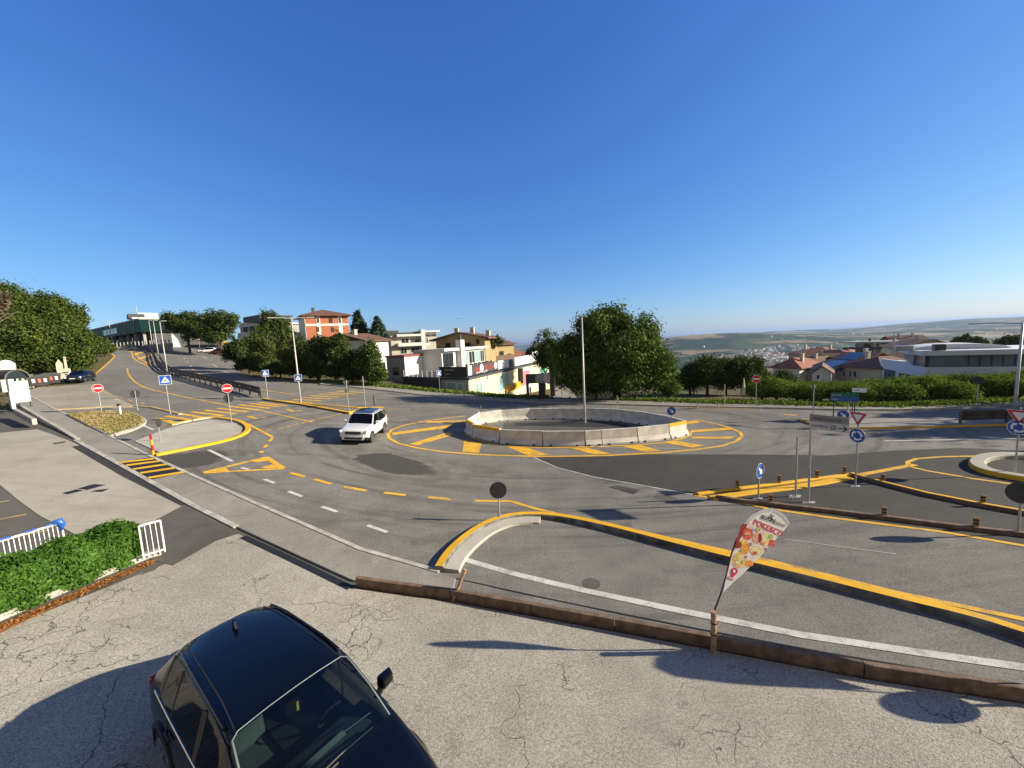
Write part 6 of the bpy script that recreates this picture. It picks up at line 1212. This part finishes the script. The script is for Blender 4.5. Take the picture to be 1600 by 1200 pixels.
# grey blocks
f = Fac(362, 135, 415, 120, 'office_block', 'pale office block with dark upper box behind the round trees'); xr, zr = f.loc(412, 507); xa, _ = f.loc(376, 507)
f.wall(xa, xr+3, 0, zr, 14, GREYW); f.roof(xa, xr+3, 0, 14, zr, .4, 'flat', FRAMEW, .5)
for r in ((380, 510, 388, 519), (390, 510, 399, 519), (401, 510, 409, 519), (380, 526, 390, 535), (393, 526, 403, 535)): f.win(r, FRAMEW, GLAZ, 0, 2)
f.balcony((378, 520.5, 412, 523.5)); x0, z0_ = f.loc(365, 507); x1, z1 = f.loc(389, 492); MB().box(((x0+x1)/2, 8, (z0_+z1)/2+.2), (x1-x0, 10, z1-z0_)).build('upper_box', DKROOF, f.t); f.wall(x0+2, xa-.02, 0, z0_+.2, 10, BEIGE, 'side_wall', 1)
# brick apartment house
f = Fac(483, 108, 545, 114, 'brick_house', 'orange brick apartment house with white bands and hipped brown roof'); xr, zr = f.loc(543, 493.5); dp = 13
f.wall(0, xr, 0, zr, dp, BRICK); f.roof(0, xr, 0, dp, zr, 2.3, 'hip', TILE, 1.1, .25)
x0, za = f.loc(484, 506.5); _, zb = f.loc(484, 509); MB().box((xr/2, -.01, (za+zb)/2), (xr+.06, .14, abs(za-zb)+.15)).build('floor_band', FRAMEW, f.t)
for a, b_ in ((494, 500), (528, 534)): 
    xa, _ = f.loc(a, 500); xb, _ = f.loc(b_, 500); MB().box(((xa+xb)/2, -.03, zr/2), (xb-xa, .12, zr)).build('white_strip', FRAMEW, f.t)
for r in ((515, 496, 519.5, 504), (518, 511, 522, 518), (495.5, 497, 498.5, 504), (529.5, 497, 532.5, 504), (495.5, 511, 498.5, 518)): f.win(r, SHUT, GLAZ, -.1, 1, 2, .12)
f.wall(-.12, -.02, 0, zr, dp, FRAMEW, 'side_wall'); f.chimney(3, 5, zr+1, 1.6, DKROOF); 
# white house beside the cedars
f = Fac(572, 68, 607.5, 74, 'white_house', 'plain white house with shallow tiled roof right of the dark tree row'); xr, zr = f.loc(606, 531); f.wall(0, xr, 0, zr, 10, WHITE); f.roof(0, xr, 0, 10, zr, 1.5, 'side', TILE, .7); f.chimney(xr*.35, 4, zr+.5, 1.5)
f.winl(xr*.2, xr*.2+1.2, zr-3, zr-1.6, SHUT, GLAZ); f.winl(xr*.62, xr*.62+1.0, zr-5.6, zr-4.2, SHUT, GLAZ)
# pale modern flats
f = Fac(613, 92, 686, 98, 'apartment_block', 'beige modern flats with deep white balconies above the shop roofs'); xr, zr = f.loc(684, 521); xm, _ = f.loc(658, 520); f.wall(0, xm-.5, 0, zr, 11, BEIGE); f.wall(xm+.3, xr, 0, zr+.4, 10, BEIGE, 'right_wall', 1.2); f.roof(0, xm, 0, 11, zr, .5, 'flat', FRAMED, .3)
f.roof(xm+.5, xr, 1.2, 11, zr+.4, .4, 'flat', FRAMEW, .8); x0, z0_ = f.loc(657.5, 550); x1, z1 = f.loc(661, 515); MB().box(((x0+x1)/2, -.6, (z0_+z1)/2), (x1-x0, 1.4, z1-z0_)).build('white_fin', FRAMEW, f.t)
f.balcony((620, 536.5, 657, 540)); f.balcony((618, 523, 657, 525)); f.balcony((662, 536, 670, 539.5))
for r in ((627, 529, 639, 538), (641, 529, 646.5, 538), (648, 530, 656, 538), (626, 544, 636, 552), (642, 543, 656, 550), (663, 529, 669, 536), (664, 522, 682, 526)): f.win(r, FRAMEW, GLAZ, 0, 2)
f.wall(-.2, 3, zr, zr+1.2, 4, DKROOF, 'roof_box', 4); MB().tube([(xr*.6, 4, zr), (xr*.6, 4, zr+3)], .05, 5).build('antenna', STEEL, f.t)
# ochre chalets
f = Fac(683, 80, 757, 78, 'chalet', 'ochre gabled chalet with wide dark roof behind the shop'); xr, zr = f.loc(757, 527); _, zp = f.loc(721, 518.5); f.wall(0, xr, 0, zr, 11, OCHRE); f.gablewall(0, xr, zr, zp-zr-.2, 11, OCHRE); f.roof(0, xr, 0, 11, zr, zp-zr, 'gable', TILE, 1.1, .3)
for r in ((696, 536, 704, 547), (713, 531, 717, 538), (744, 530, 749, 537), (724, 536, 736, 545)): f.win(r, SHUT, GLAZ, 0, 2)
f.balcony((690, 543, 750, 546), 1.2, SHUT); 
for x in (.28, .62, .95): f.chimney(xr*x, 5, zr+.3, 1.9 if x < .9 else 1.1, BEIGE, .8)
MB().tube([(xr*.35, 5, zr), (xr*.35, 5, zr+5)], .05, 5).tube([(xr*.35-.8, 5, zr+4.4), (xr*.35+.8, 5, zr+4.4)], .03, 4).build('antenna', STEEL, f.t)
f = Fac(758, 86, 823, 96, 'chalet', 'second ochre house with brown balconies, lower and to the right'); xr, zr = f.loc(823, 553); xm, zm = f.loc(784, 538); f.wall(0, xm+4, 0, zm, 9, OCHRE); f.wall(xm+4.01, xr, 0, zr, 9, OCHRE, 'right_wall'); f.roof(0, xm+4, 0, 9, zm, 1.2, 'side', TILE, .7); f.roof(xm+4.5, xr, 0, 9, zr, 1.2, 'side', TILER, .6)
for r in ((767, 550, 774, 556), (780, 549, 787, 556), (765, 562, 772, 569), (792, 553, 799, 558), (806, 560, 814, 566)): f.win(r, SHUT, GLAZ)
f.balcony((762, 557, 800, 560.5), 1.2, SHUT); f.balcony((795, 560, 805, 563), 1.2, CREAM)
b = at(770, 535, 84); tree('shrub', 'dark rooftop bush beside the ochre chalet', (b[0], b[1]), [(0, 0, b[2]-float(T(b[0], b[1])), 2.6, 2, 1.3)], 90, 16, .35, .3, LEAF_DARK, 3, .1, None, 'shrub', 2)
# cream shop building with terrace
P0 = at(733, 590, 50); PR = at(857, 562, 84); PL = at(631, 588, 57.5); zr = P0[2]; d = (PR-P0)[:2]; dl = d/np.linalg.norm(d); nn = np.array([-dl[1], dl[0]])
f = Fac(0, 0, 0, 0, 'shop_building', 'cream and white shop building with roof terrace banners at the roadside', pts=(P0[:2], PR[:2]), zbase=-5.5); z = zr-f.z0; Wd = f.W
inv = lambda p: (float((np.array(p[:2])-f.A) @ f.u), float((np.array(p[:2])-f.A) @ np.array([-f.u[1], f.u[0]])))
l0 = inv(PL); foot = [(0, 0), (Wd, 0), (Wd, 11), (l0[0]+3, 13), (l0[0], l0[1])]
def inset(p, k, c_=(12, 5)): return [(x+(x-c_[0])*k, y+(y-c_[1])*k) for x, y in p]
MB().slab(foot, 0, z-.3).build('wall', CREAM, f.t); MB().slab(inset(foot, .025), z-.3, z).build('roof_slab', DKROOF, f.t)
front = Fac(0, 0, 0, 0, 'tmp', None, pts=(PL[:2], P0[:2]), zbase=-5.5)
fa = front; fa.t.parent = f.t; fa.t.name = 'street_front'; fa.t.location = (l0[0], l0[1], 0); fa.t.rotation_euler = (0, 0, fa.az-f.az)
fa.wall(0.05, fa.loc(690, 590)[0], 0, z-.32, .25, DKROOF, 'garage_recess', -.2); fa.wall(fa.loc(690.2, 590)[0], fa.W-.02, 0, z-.32, .25, GREYW, 'shop_front', -.2)
fa.win((699, 597, 715, 611), FRAMEW, GTEAL, -.2, 1, 1, .12); fa.win((716, 598, 727, 611), FRAMEW, GTEAL, -.2, 1, 1, .12)
x0, _ = fa.loc(690, 588); fb_ = MB().box(((x0+fa.W)/2, -.3, z+.75), (fa.W-x0, .12, 1.4)).build('black_banner', LETB, fa.t); text('Ristorante', .42, SPALE, fb_, (x0+1, -.38, z+.9)); text('e pizzeria', .3, SPALE, fb_, (x0+1, -.38, z+.4))
q = MB(); 
for i in range(8): q.box((i*x0/8+.3, -.2, z+.5), (.05, .05, 1.0))
q.bar((.2, -.2, z+1), (x0, -.2, z+1), .05); q.bar((.2, -.2, z+.6), (x0, -.2, z+.6), .03); q.build('terrace_rail', FRAMEW, fa.t)
def ban(pa, pb, mat, h0=.25, h1=1.55, nm='banner'):
    xa, _ = f.loc(pa, 580); xb, _ = f.loc(pb, 580); return MB().box(((xa+xb)/2, .1, z+(h0+h1)/2), (xb-xa-.05, .1, h1-h0)).build(nm, mat, f.t), xa, xb
BANW = plain('banner_vinyl_white', (.78, .78, .76), .6, var=.04); BRED = plain('banner_red', (.55, .03, .03), .6)
ban(732, 738, BANW); o, xa, xb = ban(738, 779, plain('banner_dark', (.05, .045, .045), .7)); text('bar', 1.1, BRED, o, (xa+1, .03, z+.5), sx=1.6); text('SUSHI', .9, BRED, o, (xa+(xb-xa)*.45, .03, z+.6), sx=1.8); text('pub & grill', .42, BANW, o, (xa+1.2, .03, z+.3), sx=2)
MB().prism(circ(.55, 16, xa+(xb-xa)*.34, z+.95), .02, .045).build('round_logo', BANW, o); MB().prism(circ(.5, 16, xb-.9, z+.95), .02, .045).build('round_logo', BANW, o)
ban(779, 796.5, BANW); ban(797, 805, DKROOF, .2, 1.5, 'dark_panel'); ban(805.5, 833, BANW, .2, 1.7); o, xa, xb = ban(833.5, 857, BANW, .2, 2.3); text('outlet', .5, STEEL, o, (xa+3, .03, z+.9), sx=3)
for r, gm, nx in (((741.5, 600, 753, 616), GTEAL, 2), ((778, 587, 796, 607), GTEAL, 2), ((812, 580, 828, 600), plain('pink_poster', (.55, .2, .22), .6), 1), ((842, 575, 855, 585), plain('green_poster', (.12, .36, .26), .6), 2), ((823, 606, 830, 614), GLAZ, 2), ((844, 601, 853, 611), GLAZ, 3)):
    f.win(r, FRAMEW, gm, 0, nx, 1, .16)
xa, za = f.loc(789, 609); xb, zb = f.loc(811, 603); o = MB().box(((xa+xb)/2, -.25, za+.1), (xb-xa, .3, 1.1)).build('yellow_sign_band', YELB, f.t); text('OUTLET', .7, SHUT, o, (xa+.4, -.42, za-.15), sx=1.7)
xa, _ = f.loc(811, 600); MB().box((xa, -.4, z-1.6), (.25, .8, 2.6)).build('vertical_sign', FRAMED, f.t)
for i in range(10): MB().box((Wd*(i+.5)/10, -.03, z-.62), (.12, .08, .5)).build('downlight', FRAMED, f.t)
# white upper volumes
C1 = inv(at(632, 557, 60)); C0 = inv(at(604, 557, 63)); zu = float(at(632, 558, 60)[2])-f.z0
u1 = [C1, (C1[0]+11, C1[1]), (C1[0]+11, C0[1]), (C0[0], C0[1])]; MB().slab(u1, 0, zu).build('upper_white_wall', WHITE, f.t); MB().slab(inset(u1, .06, (C1[0]+5, C1[1]+2)), zu, zu+.3).build('red_roof', REDMET, f.t)
e0, e1 = C0, C1; q = MB(); a_ = Vector(e0); b2 = Vector(e1); dd_ = (b2-a_).normalized(); n2 = Vector((dd_.y, -dd_.x)); m2 = (a_+b2)/2+n2*.06
q.box((m2.x, m2.y, zu/2), ((b2-a_).length-.02, .1, zu-.02), rz=math.atan2(dd_.y, dd_.x)).build('grey_side_wall', GREYW, f.t); q = MB(); q.box((m2.x+n2.x*.07, m2.y+n2.y*.07, zu-2.2), (1.6, .06, 1.2), rz=math.atan2(dd_.y, dd_.x)).build('window', GLAZ, f.t)
D0 = inv(at(690, 555, 63)); D1x = D0[0]+16; zd = float(at(724, 547, 67)[2])-f.z0
MB().box(((D0[0]+D1x)/2, D0[1]+2.5, zd/2+.0), (D1x-D0[0], 5, zd)).build('terrace_room', WHITE, f.t); MB().box(((D0[0]+D1x)/2+.2, D0[1]+2.3, zd+.22), (D1x-D0[0]+.8, 6, .44)).build('terrace_room_roof', FRAMEW, f.t)
yy = D0[1]; 
for k, (a0, a1, m_) in enumerate(((.02, .22, GLAZ), (.42, .56, GTEAL), (.58, .72, GLAZ), (.73, .86, GTEAL), (.87, .98, GLAZ))):
    xa, xb = D0[0]+(D1x-D0[0])*a0, D0[0]+(D1x-D0[0])*a1; f.winl(xa, xb, zd-2.6, zd-.35, FRAMED if k == 0 else FRAMEW, m_, yy, 2, 1, .1)
xc_ = D0[0]+(D1x-D0[0])*.34; MB().box((xc_, yy-.5, zd/2+.9), (1.3, 1.0, zd+1.8)).build('white_chimney', WHITE, f.t); MB().tube([(xc_, yy-.5, zd+1.8), (xc_, yy-.5, zd+2.7)], .3, 10).build('chimney_pot', DKROOF, f.t)
q = MB()
for i in range(6):
    x = C1[0]+9.5+i*1.6; q.box((x, yy-2.4, z+.75), (.9, .9, .06)).box((x, yy-2.4, z+.38), (.08, .08, .75))
    for s in (-1, 1): q.box((x+s*.75, yy-2.4, z+.45), (.45, .45, .06)).box((x+s*.95, yy-2.4, z+.7), (.06, .45, .5)).box((x+s*.75, yy-2.4, z+.22), (.3, .3, .44))
q.build('terrace_furniture', FRAMED, f.t)
q = MB().box((C1[0]+8.2, C1[1]-.45, z+1.6), (1.0, .5, .9)).build('air_conditioner', FRAMEW, f.t)
# dark portal totem in front of the shop
g = march(845, 627, T); t = thing('portal_sign', 'dark frame sign portal with three grey panels before the shop', 'sign frame', (g[0], g[1]+1, float(T(g[0], g[1]+1))), face_cam(g, -4)); zh = at(845, 584, g[1]+1)[2]-float(T(g[0], g[1]+1)); hwid = 19*(g[1]+1)/F
for s in (-1, 1): MB().box((s*hwid, 0, zh/2), (.28, .3, zh)).build('frame_leg', FRAMED, t)
for k, m_ in enumerate((DKROOF, GREYW, STEEL)): MB().box(((k-1)*hwid*.64, -.02, zh-.5), (hwid*.6, .16, .95)).build('sign_panel', m_, t)
MB().box((0, .02, zh-.5), (hwid*2, .1, 1.05)).build('panel_frame', FRAMED, t); MB().box((.25, 0, (zh-1)*.5), (hwid*.55, .2, zh-1)).build('dark_door_panel', LETB, t)
# side road lamp, umbrella
lampg = march(878, 620, T); t = thing('street_lamp', 'short reddish post lamp beside the side road', 'street lamp', (lampg[0], lampg[1], float(lampg[2]))); hh = at(878, 586, lampg[1])[2]-lampg[2]; MB().tube([(0, 0, 0), (0, 0, hh)], .06, 8).build('pole', plain('rusty_pole', (.25, .09, .06), .7), t); MB().box((0, 0, hh), (.6, .3, .12)).build('lamp_head', STEEL, t)
ug = march(1167, 627, T); t = thing('closed_parasol', 'closed beige parasol among the dark bushes', 'parasol', (ug[0], ug[1]+.5, float(T(ug[0], ug[1]+.5)))); hh = at(1168, 590, ug[1]+.5)[2]-t.location.z; MB().tube([(0, 0, 0), (0, 0, hh)], .03, 6).build('pole', STEEL, t); MB().tube([(0, 0, hh*.25), (0, 0, hh*.4), (0, 0, hh*.98)], [.2, .16, .03], 10).build('folded_canopy', CREAM, t)
# buildings on the right
def house(name, label, pa, da, pb, db, ytop, xref, dep, kind, rh, wm, rm, wins=(), ov=.6, chim=(), group=None, solar=False, glass=None):
    f = Fac(pa, da, pb, db, name, label, 'house', group); _, z = f.loc(xref, ytop); f.wall(0, f.W, 0, z, dep, wm)
    if kind == 'gable': f.gablewall(0, f.W, z, rh-.2, dep, wm)
    f.roof(0, f.W, 0, dep, z, rh, kind, rm, ov, .15)
    for r in wins: f.win(r, FRAMEW, glass or GLAZ, 0, 1 if r[2]-r[0] < 6 else 3)
    for cx in chim: f.chimney(f.W*cx, dep*.4, z+rh*.5, rh*.7+.5)
    if solar: MB().box((f.W*.5, dep*.25-.1, z+rh*.5+.25), (f.W*.55, dep*.42, .1), rx=math.atan2(rh, dep/2+ov)).build('solar_panels', SOLAR, f.t)
    return f
hg = 'roofs of the houses below the road on the right'
house('tiled_house', 'wide house with long red hipped roof, farthest of the right houses', 1232, 165, 1296, 150, 553.5, 1260, 14, 'hip', 2.6, BEIGE, TILER, [(1246, 556, 1262, 560), (1275, 556, 1280, 562)], 1, (.2, .8), hg)
house('tiled_house', 'house with bright red hipped roof just above the bushes', 1208, 95, 1250, 90, 575.5, 1230, 11, 'hip', 2.3, WHITE, TILER, [(1222, 578, 1228, 583)], .8, (.75,), hg)
house('tiled_house', 'dark roofed house between the two red hipped roofs', 1240, 118, 1272, 112, 570, 1255, 10, 'gable', 2.2, BEIGE, TILE, [(1250, 573, 1256, 578)], .7, (.6,), hg)
house('tiled_house', 'low house with blue solar panels right of the red roofs', 1262, 92, 1306, 84, 578, 1285, 11, 'side', 1.9, BEIGE, DKROOF, [(1282, 581, 1288, 588)], .7, (), hg, True)
house('tiled_house', 'dark gabled house with a pale solar roof at the middle distance', 1296, 108, 1345, 100, 566, 1325, 12, 'side', 2.4, BEIGE, TILE, [(1312, 569, 1317, 575), (1325, 569, 1330, 575)], .8, (.7,), hg, True)
f = house('tiled_house', 'beige house with brown hipped roof beside the blue glass building', 1316, 84, 1378, 76, 575, 1345, 11, 'hip', 2.2, BEIGE, TILE, [(1318, 580, 1321, 588), (1327, 580, 1330, 589), (1334, 580, 1338, 589)], .7, (.2,), hg)
f = Fac(1326, 150, 1412, 135, 'flat_roof_house', 'dark flat roofed modern house with terraces behind the brown roofs', 'house', hg); xr, z = f.loc(1410, 535); f.wall(2, xr*.62, 0, z, 10, GREYW); f.wall(xr*.62+.01, xr, 0, z-.4, 8, WHITE, 'right_wall'); f.roof(-2, xr, -1.5, 10, z, .5, 'flat', GREYW, .4); _, z2 = f.loc(1330, 544); MB().box((xr*.3, -1.2, z2), (xr*.7, 3, .7)).build('balcony', DKROOF, f.t)
for r in ((1350, 537.5, 1360, 543), (1366, 537.5, 1372, 543), (1379, 536, 1396, 541), (1338, 547, 1370, 552)): f.win(r, FRAMED, GLAZ, 0, 2)
f.chimney(xr*.3, 4, z+.3, 1.2, DKROOF); f.chimney(xr*.75, 4, z+.3, 1.2, DKROOF); MB().box((xr*.56, -1.5, z/2), (.6, .6, z)).build('column', GREYW, f.t)
house('barn_roof_house', 'low house with broad grey brown roof behind the glass building', 1408, 112, 1500, 106, 543, 1450, 16, 'gable', 2.4, BEIGE, TILE, [(1418, 548, 1424, 554)], 1.2, (.4,), hg)
house('tiled_house', 'white walled house touching the left end of the glass building', 1395, 92, 1420, 90, 562, 1408, 8, 'side', 1.5, WHITE, TILE, [(1404, 566, 1408, 571)], .5, (), hg)
house('tiled_house', 'small pale house with brown roof left of the beige hipped house', 1270, 80, 1300, 78, 583, 1285, 8, 'gable', 1.6, WHITE, TILE, [(1276, 586, 1280, 592)], .5, (), hg)
house('tiled_house', 'brown roofed house far behind the flat roofed modern house', 1395, 190, 1450, 185, 534, 1420, 14, 'side', 3, BEIGE, TILE, [(1410, 536, 1416, 540)], .8, (.3, .7), hg)
house('tiled_house', 'long beige house half hidden behind the red hipped roofs', 1258, 135, 1322, 128, 562, 1290, 10, 'side', 2, BEIGE, TILE, [(1285, 564, 1291, 569), (1300, 564, 1306, 569)], .7, (.4,), hg)
house('tiled_house', 'far red roofed house left of the flat roofed house', 1306, 185, 1332, 180, 552, 1320, 10, 'hip', 2, BEIGE, TILER, [], .7, (.5,), hg)
# modern blue white glass building
f = Fac(1448, 61.7, 1668, 54.6, 'modern_building', 'modern pale blue building with a long band of dark glass at right', zbase=-10.0)
wg = Fac(1376.5, 76.7, 1448, 61.7, 'low_wing', None, zbase=-10.0)
iv = (wg.A-f.A); wg.t.parent = f.t; wg.t.location = (float(iv @ f.u), float(iv @ np.array([-f.u[1], f.u[0]])), 0); wg.t.rotation_euler = (0, 0, wg.az-f.az)
_, ztop = f.loc(1500, 547); _, zgt = f.loc(1500, 554.5); _, zgb = f.loc(1500, 573.5); _, zpb = f.loc(1500, 588); xw, _ = wg.loc(1425, 572)
wg.wall(0, wg.W-.02, 0, zgb, 3, BLUEW); wg.wall(xw, wg.W+.1, zgb+.01, zgt-.01, 4, GBLUE, 'glass_band', .3); wg.wall(xw-.8, wg.W+.6, zgt, ztop, 8, BLUEW, 'roof_slab', -.7); wg.wall(0, xw-.3, zgb+.01, zgb+.4, .3, BLUEW, 'roof_parapet')
wg.win((1383, 577, 1398, 596), FRAMED, GBLUE, 0, 2, 2, .12); wg.win((1406, 583, 1426, 597), FRAMED, GBLUE, 0, 3, 1, .12)
W2 = f.W; f.wall(0, W2, zgb+.01, zgt-.01, 9, GBLUE, 'glass_band', .3); f.wall(-.2, W2+.3, zgt+.01, ztop+.01, 12, BLUEW, 'roof_slab', -.8); f.wall(-.05, W2, zpb, zgb+.005, 10, BLUEW, 'parapet_band', -.1); f.wall(3, W2, 0, zpb-.01, 8, DKROOF, 'recessed_ground_floor', 1.8)
for q_, xa_, n_ in ((f, 0, 12), (wg, xw, 6)):
    for i in range(n_+1): MB().box((xa_+(q_.W-xa_)*i/n_, .26, (zgb+zgt)/2), (.09 if i % 3 else .18, .10, zgt-zgb-.02)).build('mullion', FRAMED, q_.t)
    MB().box(((xa_+q_.W)/2, .24, zgb+(zgt-zgb)*.74), (q_.W-xa_, .06, .07)).build('transom', FRAMED, q_.t)
for i in range(4): f.winl(f.W*(.2+.2*i), f.W*(.34+.2*i), zpb-2.4, zpb-.5, FRAMED, GBLUE, 1.8, 2, 1, .1)
q = MB(); n_ = 14; L0, L1 = -1.0, f.W-4
q.add([(L0+(L1-L0)*i/n_, y, ztop+.05+.8*max(0, math.sin(math.pi*i/n_))**.5) for i in range(n_+1) for y in (3, 9)], [(2*i, 2*i+2, 2*i+3, 2*i+1) for i in range(n_)]); q.prism([(L0+(L1-L0)*i/n_, ztop+.05+.8*max(0, math.sin(math.pi*i/n_))**.5) for i in range(n_+1)], 3, 3.1).build('curved_roof_light', FRAMEW, f.t)
MB().box((f.W*.10, .4, ztop+.5), (1.3, 1.3, 1.0)).build('roof_plant', FRAMED, f.t, bevel=.1); MB().box((-2, 3, ztop+.4), (2.2, 1.6, .8)).build('roof_plant', STEEL, f.t, bevel=.1); MB().tube([(-3.5, 2, ztop), (-3.5, 2, ztop+3.2)], .07, 6).build('antenna', STEEL, f.t)
# distant town in the valley
def town():
    mb = MB(); r_ = np.random.default_rng(5)
    for i in range(420):
        px = 1195+r_.normal(0, 38); dd_ = r_.uniform(1500, 2600) if i < 330 else r_.uniform(1800, 6500); px = px if i < 330 else r_.uniform(1060, 1560)
        v = ray(px, 540); x, y = v[0]/v[1]*dd_, dd_; z = float(T(x, y)); w, dpt, h = r_.uniform(8, 22), r_.uniform(8, 18), r_.uniform(6, 13); mb.box((x, y, z+h/2-1), (w, dpt, h+2), 0 if i % 3 else 2, r_.uniform(0, 3)); mb.box((x, y, z+h+.6), (w+1, dpt+1, 1.2), 1 if i % 2 else 0, 0)
    tag(mb.build('town', [WHITE, TILER, BEIGE]), 'distant pale town spread over the valley floor', 'town', kind='stuff')
town()
# bus shelter, bins, boxes on the left apron
ADV = plain('advert_panel', (.55, .62, .64), .3, var=.05); SHGL = glassmat('shelter_glass', (.75, .8, .8))
bs = Fac(1, 30.2, 38, 31.5, 'bus_shelter', 'grey bus shelter with rounded roof and pale advert panel at the left edge', 'bus shelter', zbase=float(H(at(20, 600, 30.2)[0]))+.05); x1, zr = bs.loc(36, 590); W_ = bs.W; zz = 2.35
for x in (.1, W_-.1): MB().box((x, 0, zz/2), (.09, .09, zz)).box((x, 1.2, zz/2), (.09, .09, zz)).build('post', DARKM, bs.t)
MB().box((W_*.5, -.02, 1.3), (W_*.84, .12, 1.7)).build('advert_panel', ADV, bs.t); MB().box((.16, -.02, .7), (.22, .14, 1.4)).build('side_panel', FRAMEW, bs.t)
pr = [(W_/2+(W_/2+.1)*math.cos(a), zz+.75*math.sin(a)) for a in np.linspace(0, math.pi, 15)]; pi_ = [(W_/2+(W_/2)*math.cos(a), zz+.66*math.sin(a)) for a in np.linspace(0, math.pi, 15)]; q = MB()
for k in range(14): q.prism([pr[k], pr[k+1], pi_[k+1], pi_[k]], -.15, 1.4)
q.build('roof_arch', DARKM, bs.t); MB().prism(pi_, .0, .03).build('roof_glass', GLAZ, bs.t); MB().box((W_/2, .9, .45), (W_*.7, .35, .06)).build('bench', STEEL, bs.t)
def ground_thing(name, label, cat, px, py, rz=None, group=None, dz=0): g = G(px, py); return thing(name, label, cat, (g[0], g[1], zt(g)+dz), face_cam(g) if rz is None else rz, group), g
t, g = ground_thing('arched_sign', 'white arch topped sign board behind the bus shelter', 'sign board', 18, 612); zh = hgt((18, 612), (18, 562)); q = MB(); q.prism([(-.55, 0), (.55, 0), (.55, zh-.55)]+[(.55*math.cos(a), zh-.55+.55*math.sin(a)) for a in np.linspace(.1, 3.04, 12)]+[(-.55, zh-.55)], -.06, .06).build('sign_board', FRAMEW, t); MB().box((0, .1, zh*.45), (1.2, .06, zh*.9)).build('backing_frame', STEEL, t)
for k, (px, py, lab) in enumerate(((60, 605, 'left black wheeled container covered with stickers'), (78, 601, 'right black wheeled container covered with stickers'))):
    t, g = ground_thing('waste_container', lab, 'bin', px, py, face_cam(G(px, py), 18), 'black containers on the left apron'); MB().add([(-.75, -.4, .15), (.75, -.4, .15), (.75, .4, .15), (-.75, .4, .15), (-.88, -.5, 1.15), (.88, -.5, 1.15), (.88, .5, 1.15), (-.88, .5, 1.15)], [(3, 2, 1, 0), (4, 5, 6, 7), (0, 1, 5, 4), (1, 2, 6, 5), (2, 3, 7, 6), (3, 0, 4, 7)]).build('container_body', DARKP, t, bevel=.04)
    q = MB(); q.prism([(-.92, 1.16), (.92, 1.16), (.85, 1.32), (.4, 1.42), (-.4, 1.42), (-.85, 1.32)], -.54, .54).build('lid', LETB, t, bevel=.03)
    for j in range(3): MB().box((-.45+.45*j, -.50+.0, .75), (.24, .02, .42), rx=-.1).build('sticker', [FRAMEW, FLRED, FRAMEW][j], t)
    for j in (-.6, .6): MB().tube([(j, -.3, .08), (j+.05, -.3, .08)], .09, 10).build('wheel', RUBBER, t)
t, g = ground_thing('utility_cabinet', 'cream cabinet standing left of the black containers', 'cabinet', 45, 606); MB().box((0, 0, .7), (.8, .5, 1.4)).build('cabinet_body', CREAM, t, bevel=.03); MB().box((.0, -.26, .75), (.6, .02, 1.0)).build('door', BEIGE, t); MB().box((0, 0, 1.43), (.9, .6, .07)).build('cap', GREYW, t)
t, g = ground_thing('utility_cabinet', 'pale grey box unit with a slot left of the small black car', 'cabinet', 104, 594); MB().box((0, 0, .75), (1.0, .7, 1.5)).build('cabinet_body', BEIGE, t, bevel=.03); MB().box((0, -.36, 1.0), (.5, .02, .16)).build('slot', DARKP, t)
t, g = ground_thing('beige_pillar', 'short beige pillar with pointed top by the bank', 'pillar', 96, 590); q = MB(); q.prism([(-.3, 0), (.3, 0), (.3, 1.9), (0, 2.5), (-.3, 1.9)], -.25, .25).build('pillar_body', CREAM, t)
t, g = ground_thing('beige_pillar', 'thin pale upright board beside the box unit', 'pillar', 106, 589); MB().box((0, 0, 1.4), (.25, .2, 2.8)).build('pillar_body', BEIGE, t)
t, g = ground_thing('concrete_block', 'long pale concrete block lying at the pavement wall on the left', 'block', 40, 657, None); a = Vector(G(25, 648)); b_ = Vector(G(55, 665)); t.location = (a.x, a.y, zt(a)); t.rotation_euler = (0, 0, 0); dv = b_-a; MB().bar((0, 0, .25), (dv.x, dv.y, .25+zt(b_)-zt(a)), .22, .4).build('block_body', CONC, t, bevel=.03)
# ------------------------------------------------------------------ haze
def haze():
    mb = MB(); mb.box((0, 0, -150), (100000, 100000, 384)); m = bpy.data.materials.new('haze_air'); m.use_nodes = True; n = m.node_tree.nodes; n.remove(n['Principled BSDF'])
    v = n.new('ShaderNodeVolumePrincipled'); v.inputs['Color'].default_value = (.42, .57, .83, 1); v.inputs['Density'].default_value = 6e-5; v.inputs['Anisotropy'].default_value = .25
    m.node_tree.links.new(v.outputs[0], n['Material Output'].inputs['Volume']); o = mb.build('haze', m); o['kind'] = 'stuff'
haze()
